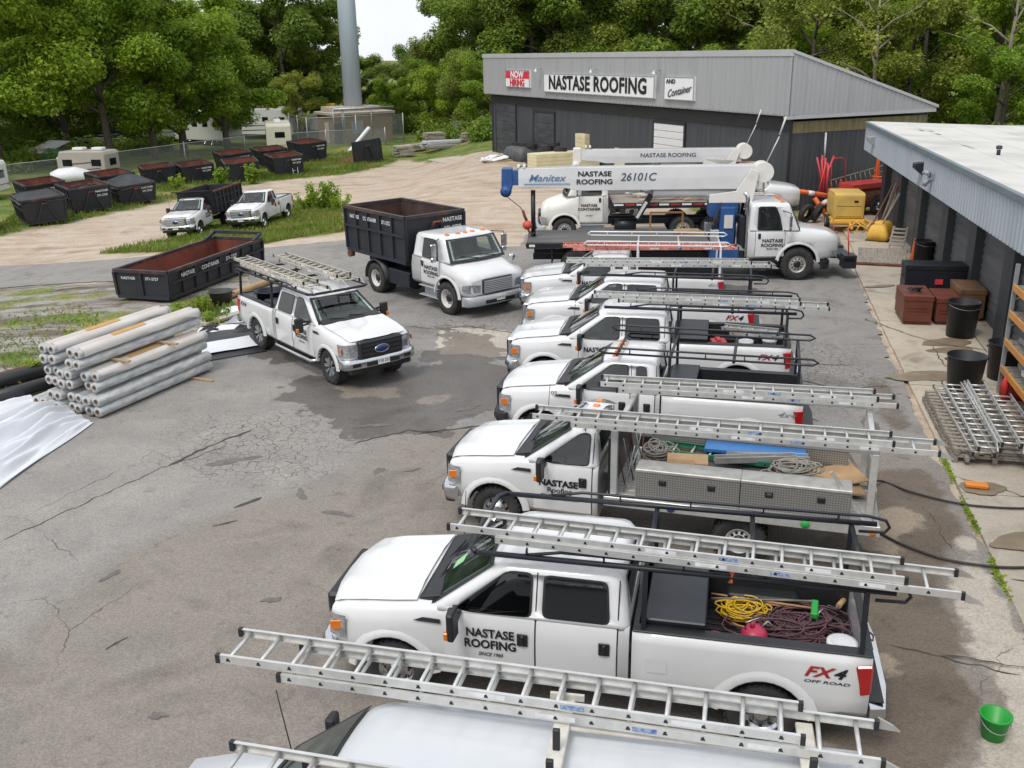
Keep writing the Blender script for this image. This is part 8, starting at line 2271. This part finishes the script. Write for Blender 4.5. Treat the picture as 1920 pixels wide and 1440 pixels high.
# hoses on the ground
def hose(label, pts, r_, m, name='hose'):
    P_ = []
    n = len(pts)
    for i in range(n - 1):
        p0, p1, p2, p3 = pts[max(0, i - 1)], pts[i], pts[i + 1], pts[min(n - 1, i + 2)]
        for k in range(10):
            t = k / 10
            P_.append(tuple(.5 * (2 * p1[j] + (p2[j] - p0[j]) * t + (2 * p0[j] - 5 * p1[j] + 4 * p2[j] - p3[j]) * t * t + (-p0[j] + 3 * p1[j] - 3 * p2[j] + p3[j]) * t ** 3) for j in range(3)))
    P_.append(pts[-1])
    w = MB(); w.tube(P_, r_, 7); return tag(w.part(name, m, None), label, 'hose')
BH = mat('black_hose', (0.035, 0.030, 0.027), .6)
hose('thin black hose running from the flatbed tail to the workshop, upper one', [(5.5, 13.8, .95), (6.0, 14.9, .5), (6.75, 16.05, .05), (7.1, 15.6, .045), (7.65, 15.15, .045), (8.1, 14.95, .05), (8.8, 14.85, .05), (10, 14.9, .05)], .02, BH)
hose('black hose crossing the concrete below the upper one', [(4.9, 13.6, .6), (5.3, 14.1, .2), (5.9, 14.2, .04), (6.2, 13.7, .04), (6.65, 13.2, .045), (7.2, 12.95, .05), (7.8, 12.88, .05), (9, 13.0, .05)], .022, BH)
bucket('bucket', 'bright green plastic bucket on the concrete at lower right', (5.50, 9.16, .02), .125, .165, .30, mat('green_plastic', (0.015, 0.33, 0.035), .4))
w = MB(); w.obox((0, 0, .05), .40, .17, .10, (0, .05, -.25)); tag(w.part('orange_block', mat('orange_block_m', (0.72, 0.24, 0.03), .5, var=.2), None, loc=(8.35, 15.72, .036), bevel=.03), 'small orange block lying on a damp spot of concrete', 'block')

# ================================================================ roofing rolls at the left
WRAP = mat('plastic_wrapped_roll', (0.33, 0.35, 0.36), .28, col2=(0.58, 0.58, 0.56), scale=4, stretch=(.8, 3, 3), coat=.4, bump=.35, bscale=9)
CORE = mat('roll_core', (0.22, 0.15, 0.10), .8, var=.3)
RD = Vector((math.cos(R(66)), math.sin(R(66)))); RN = Vector((RD.y, -RD.x))
ROW0 = Vector((-11.15, 21.05))
def roll_part(T_, y, z, L_, r_, m, seed):
    rd = random.Random(seed); x0 = rd.uniform(-.06, .06)
    o = sub('roll', T_, (x0, y, z))
    w = MB(); w.lathe([(r_ * .45, .0), (r_ * .97, .0), (r_, .02), (r_ * rd.uniform(.97, 1.0), L_ * .5), (r_, L_ - .02), (r_ * .97, L_), (r_ * .45, L_)], 18, 'x'); w.part('membrane', m, o, fix=False)
    w = MB(); w.lathe([(r_ * .46, -.01), (r_ * .36, -.01), (r_ * .36, .5), (.001, .5)], 14, 'x'); w.part('core_tube', CORE, o, fix=False)
def bundle(label, s_, z, L_=3.3, r_=.115, nx=2, nz=2, tan=False, dx=0.0, seed=0):
    p = ROW0 + RN * s_ + RD * dx
    T_ = thing('roll_bundle', label, 'rolls', (p.x, p.y, z), R(66), 'wrapped roofing rolls')
    for j in range(nz):
        for i in range(nx):
            roll_part(T_, -(i + .5) * 2 * r_ * 1.02, r_ + j * 2 * r_ * .98, L_, r_, WRAP, seed * 10 + j * 3 + i)
    # plastic film over the bundle
    hw = nx * 2 * r_ * 1.02; h_ = nz * 2 * r_
    w = MB(); rings = []
    rd = random.Random(seed + 50)
    for k in range(9):
        x = .10 + (L_ - .2) * k / 8
        rings.append([(x, .010, h_ - r_ * (1.15 + rd.uniform(-.25, .35))), (x, .012, h_ - r_ * .6), (x, -.06, h_ - .02), (x, -hw * .25, h_ + .006), (x, -hw * .42, h_ - .03), (x, -hw * .5, h_ - .055 + rd.uniform(-.012, .012)), (x, -hw * .58, h_ - .03), (x, -hw * .75, h_ + .006), (x, -hw + .06, h_ - .02), (x, -hw - .010, h_ - r_ * .6), (x, -hw - .010, h_ - r_ * (1.2 + rd.uniform(-.3, .5)))])
    if tan: w.loft(rings, 0, False, True, closed=False)
    if tan: w.part('plastic_film', mat('film_tan', (0.50, 0.44, 0.38), .35, col2=(0.58, 0.57, 0.55), scale=1.5, stretch=(.5, 2, 2), coat=.3) if tan else WRAP, T_, fix=False)
    if tan:
        w = MB(); w.add([(x, y, z) for x in (1.25, 2.3) for y, z in ((-.055, h_ - .012), (-hw * .25, h_ + .013), (-hw * .46, h_ - .03))], [(0, 1, 4, 3), (1, 2, 5, 4)], 0, True); w.part('paper_label', mat('kraft_paper', (0.50, 0.29, 0.10), .7), T_, fix=False)
    return T_
g_ = .235
bundle('pair of loose rolls at the left foot of the stack', -.02, 0.03, 2.6, .115, 2, 1, seed=1)
bundle('bundle of four rolls at lower left of the stack', .55, .03, 2.9, .12, 2, 2, seed=2, dx=-.1)
bundle('bundle of four rolls at the middle of the bottom layer', 1.12, .03, 3.2, .115, 2, 2, seed=3)
bundle('heavily wrapped bundle at the right end of the bottom layer', 1.72, .03, 3.7, .125, 2, 2, seed=4, dx=-.08)
bundle('left bundle of the middle layer', .40, .56, 3.2, .115, 2, 2, seed=5, dx=.1)
bundle('centre bundle of the middle layer', .92, .56, 3.3, .115, 2, 2, seed=6)
bundle('right bundle of the middle layer', 1.62, .56, 3.6, .12, 2, 2, seed=7, dx=.05, tan=True)
bundle('left top bundle with tan paper wrap', .42, 1.08, 3.7, .12, 2, 2, seed=8, tan=True, dx=.05)
bundle('right top bundle with kraft paper label', 1.30, 1.08, 3.9, .12, 2, 2, seed=9, tan=True, dx=-.02)
for i, (s_, x, z, lb) in enumerate(((1.0, .5, .515, 'timber spacer between the bottom and middle rolls'), (1.4, 2.4, 1.05, 'timber spacer under the top rolls at the far end'), (1.35, .9, 1.05, 'timber spacer under the top rolls at the near end'), (1.9, 2.9, .005, 'timber block under the bottom rolls'))):
    p = ROW0 + RN * s_ + RD * x; w = MB(); w.box(-.9, .9, -.045, .045, 0, .04); tag(w.part('timber_spacer', WOOD, None, loc=(p.x, p.y, z), rot=(0, 0, R(66) - PI / 2)), lb, 'timber')
for i, (a, c, r_, lb) in enumerate((((-13.4, 21.4), (-11.1, 24.2), .17, 'long black membrane roll behind the white sheets'), ((-12.3, 20.9), (-10.9, 22.9), .15, 'black membrane roll next to the wrapped rolls'))):
    w = MB(); w.tube([(a[0], a[1], r_ + .01), (c[0], c[1], r_ + .01)], r_, 16); tag(w.part('membrane_roll', mat('black_membrane', (0.016, 0.017, 0.020), .5), None), lb, 'roll')
w = MB(); w.tube([(-13.6, 22.2, .09), (-11.9, 24.4, .09)], .09, 10); tag(w.part('log', RUST, None), 'rusty pipe lying along the gravel behind the black rolls', 'pipe')
# white sheets
def sheet(label, corners, nx, ny, hf, m, seed, name='white_sheet', cat='sheet', folds=5):
    rd = random.Random(seed); a, b_, c, d = [Vector(p) for p in corners]
    ph = [rd.uniform(0, 6.28) for _ in range(8)]
    vs = []
    for i in range(nx + 1):
        for j in range(ny + 1):
            u, v = i / nx, j / ny
            p = (a * (1 - u) + b_ * u) * (1 - v) + (d * (1 - u) + c * u) * v
            e = min(1, 6 * min(v, 1 - v)) * min(1, 5 * min(u, 1 - u) + .35)
            f = (1 - abs(math.sin(folds * PI * v + 1.6 * math.sin(2.2 * u + ph[0]) + ph[1]))) * .6 + .25 * (1 - abs(math.sin(5.1 * folds * v + 4 * u + ph[2]))) + .15 * abs(math.sin(9 * folds * v - 6 * u + ph[4]))
            wob = .05 * math.sin(7 * u + ph[3]) * (1 if j in (0, ny) else 0)
            vs.append((p.x + wob, p.y + wob, (.09 if name == 'white_board' else .03) + hf * e * f))
    w = MB(); w.add(vs, [(i * (ny + 1) + j, (i + 1) * (ny + 1) + j, (i + 1) * (ny + 1) + j + 1, i * (ny + 1) + j + 1) for i in range(nx) for j in range(ny)], 0, True)
    return tag(w.part(name, m, None, fix=False), label, cat)
SHW = mat('white_membrane', (0.70, 0.72, 0.75), .5, var=.08, scale=1.2, bump=1.0, bscale=2.6, stretch=(1.0, .35, 1))
sheet('white membrane sheet nearest the camera at the left edge', [(-9.75, 15.2), (-9.3, 19.8), (-10.0, 20.35), (-11.6, 15.2)], 60, 60, .42, SHW, 1, folds=3)
sheet('white membrane sheet behind it with long folds', [(-11.1, 15.2), (-10.0, 20.6), (-10.9, 21.1), (-13.4, 15.8)], 60, 60, .48, SHW, 2, folds=4)
sheet('white sheet strip lying between the black rolls', [(-12.8, 16.0), (-11.0, 21.2), (-11.7, 21.7), (-14.6, 17.0)], 36, 20, .3, SHW, 3, folds=2)
# scrap between the rolls and the facing truck
BLK = MATS['black_membrane']
sheet('black membrane sheet on the ground by the facing truck', [(-9.3, 23.6), (-6.7, 25.0), (-7.4, 27.6), (-9.3, 27.2)], 16, 16, .03, BLK, 4, 'black_sheet')
sheet('white board on the black membrane', [(-8.3, 24.6), (-7.0, 25.4), (-7.5, 26.4), (-8.6, 25.7)], 8, 8, .02, SHW, 5, 'white_board')
rd = random.Random(31)
for i in range(14):
    x, y = rd.uniform(-9.2, -7.6), rd.uniform(26.4, 31.0)
    sheet('torn scrap of roofing membrane left of the facing truck', [(x, y), (x + rd.uniform(.4, 1.0), y + rd.uniform(-.2, .3)), (x + rd.uniform(.4, 1.0), y + rd.uniform(.4, .9)), (x + rd.uniform(-.1, .2), y + rd.uniform(.4, .8))], 6, 6, rd.uniform(.06, .2), [SHW, BLK, GREYST][i % 3], 60 + i, 'membrane_scrap', 'scrap')['group'] = 'membrane scraps'
w = MB(); w.tube([(-9.6, 30.6, .12), (-8.0, 34.4, .12)], .11, 12); tag(w.part('cardboard_tube', CARD, None), 'long cardboard tube beside the open container', 'tube')
w = MB(); w.obox((0, 0, .06), 3.4, .28, .07, (0, 0, 0)); tag(w.part('white_plank', PALE, None, loc=(-8.35, 29.2, 0.02), rot=(0, 0, 1.05)), 'pale plank lying behind the facing truck', 'plank')
bucket('tub', 'black tub heaped with white scraps by the container', (-9.35, 30.3, 0), .30, .38, .5, mat('grey_tub', (0.05, 0.052, 0.05), .6), handles=True)
for i, (x, y, r_) in enumerate(((-11.2, 26.4, .2),)):
    w = MB(); w.obox((0, 0, .08), .7, .4, .12, (.1, .1, .4)); tag(w.part('rusty_plate', RUST, None, loc=(x, y, 0)), 'rusty metal plate in the gravel behind the rolls', 'plate')

OIL = mat('oil_stain', (0.105, 0.096, 0.086), .7, col2=(0.155, 0.142, 0.126), scale=9)
rd = random.Random(90)
for i, (x, y, rx) in enumerate(((-5.6, 17.6, .5), (-3.9, 16.0, .22), (-2.6, 17.0, .18), (-3.1, 15.2, .25), (-1.0, 20.4, .3), (-3.0, 19.4, .35), (0.6, 27.6, .25), (-1.9, 27.0, .3), (-6.3, 13.2, .16), (-3.6, 12.4, .14), (-2.0, 13.6, .12), (2.2, 12.9, .5), (4.0, 17.4, .4), (4.6, 21.6, .5), (6.6, 25.4, .4), (5.0, 29.6, .6), (-4.4, 9.8, .12), (7.6, 19.0, .35))):
    blob(x, y, rx, rx * rd.uniform(.2, .5), rd.uniform(0, 3), 'oil_stain', OIL, asph, .0085 + .0004 * i, 200 + i, 36, .5)

for pts, w_ in (([(5.6, 10.75), (6.3, 10.5), (6.75, 10.35)], .02), ([(7.0, 10.3), (7.8, 10.1), (8.8, 9.7)], .022), ([(8.2, 16.2), (9.2, 15.2), (9.6, 14.2)], .018), ([(10.4, 27.3), (11.0, 25.6), (11.5, 24.6), (12.4, 24.0)], .022), ([(11.2, 24.4), (10.8, 22.8), (11.0, 21.6)], .02),
                ([(7.4, 12.6), (8.4, 12.2), (9.2, 12.4)], .018), ([(11.6, 30.6), (12.6, 30.0), (13.2, 30.4)], .018)):
    crack(pts, w_, apron, .036)
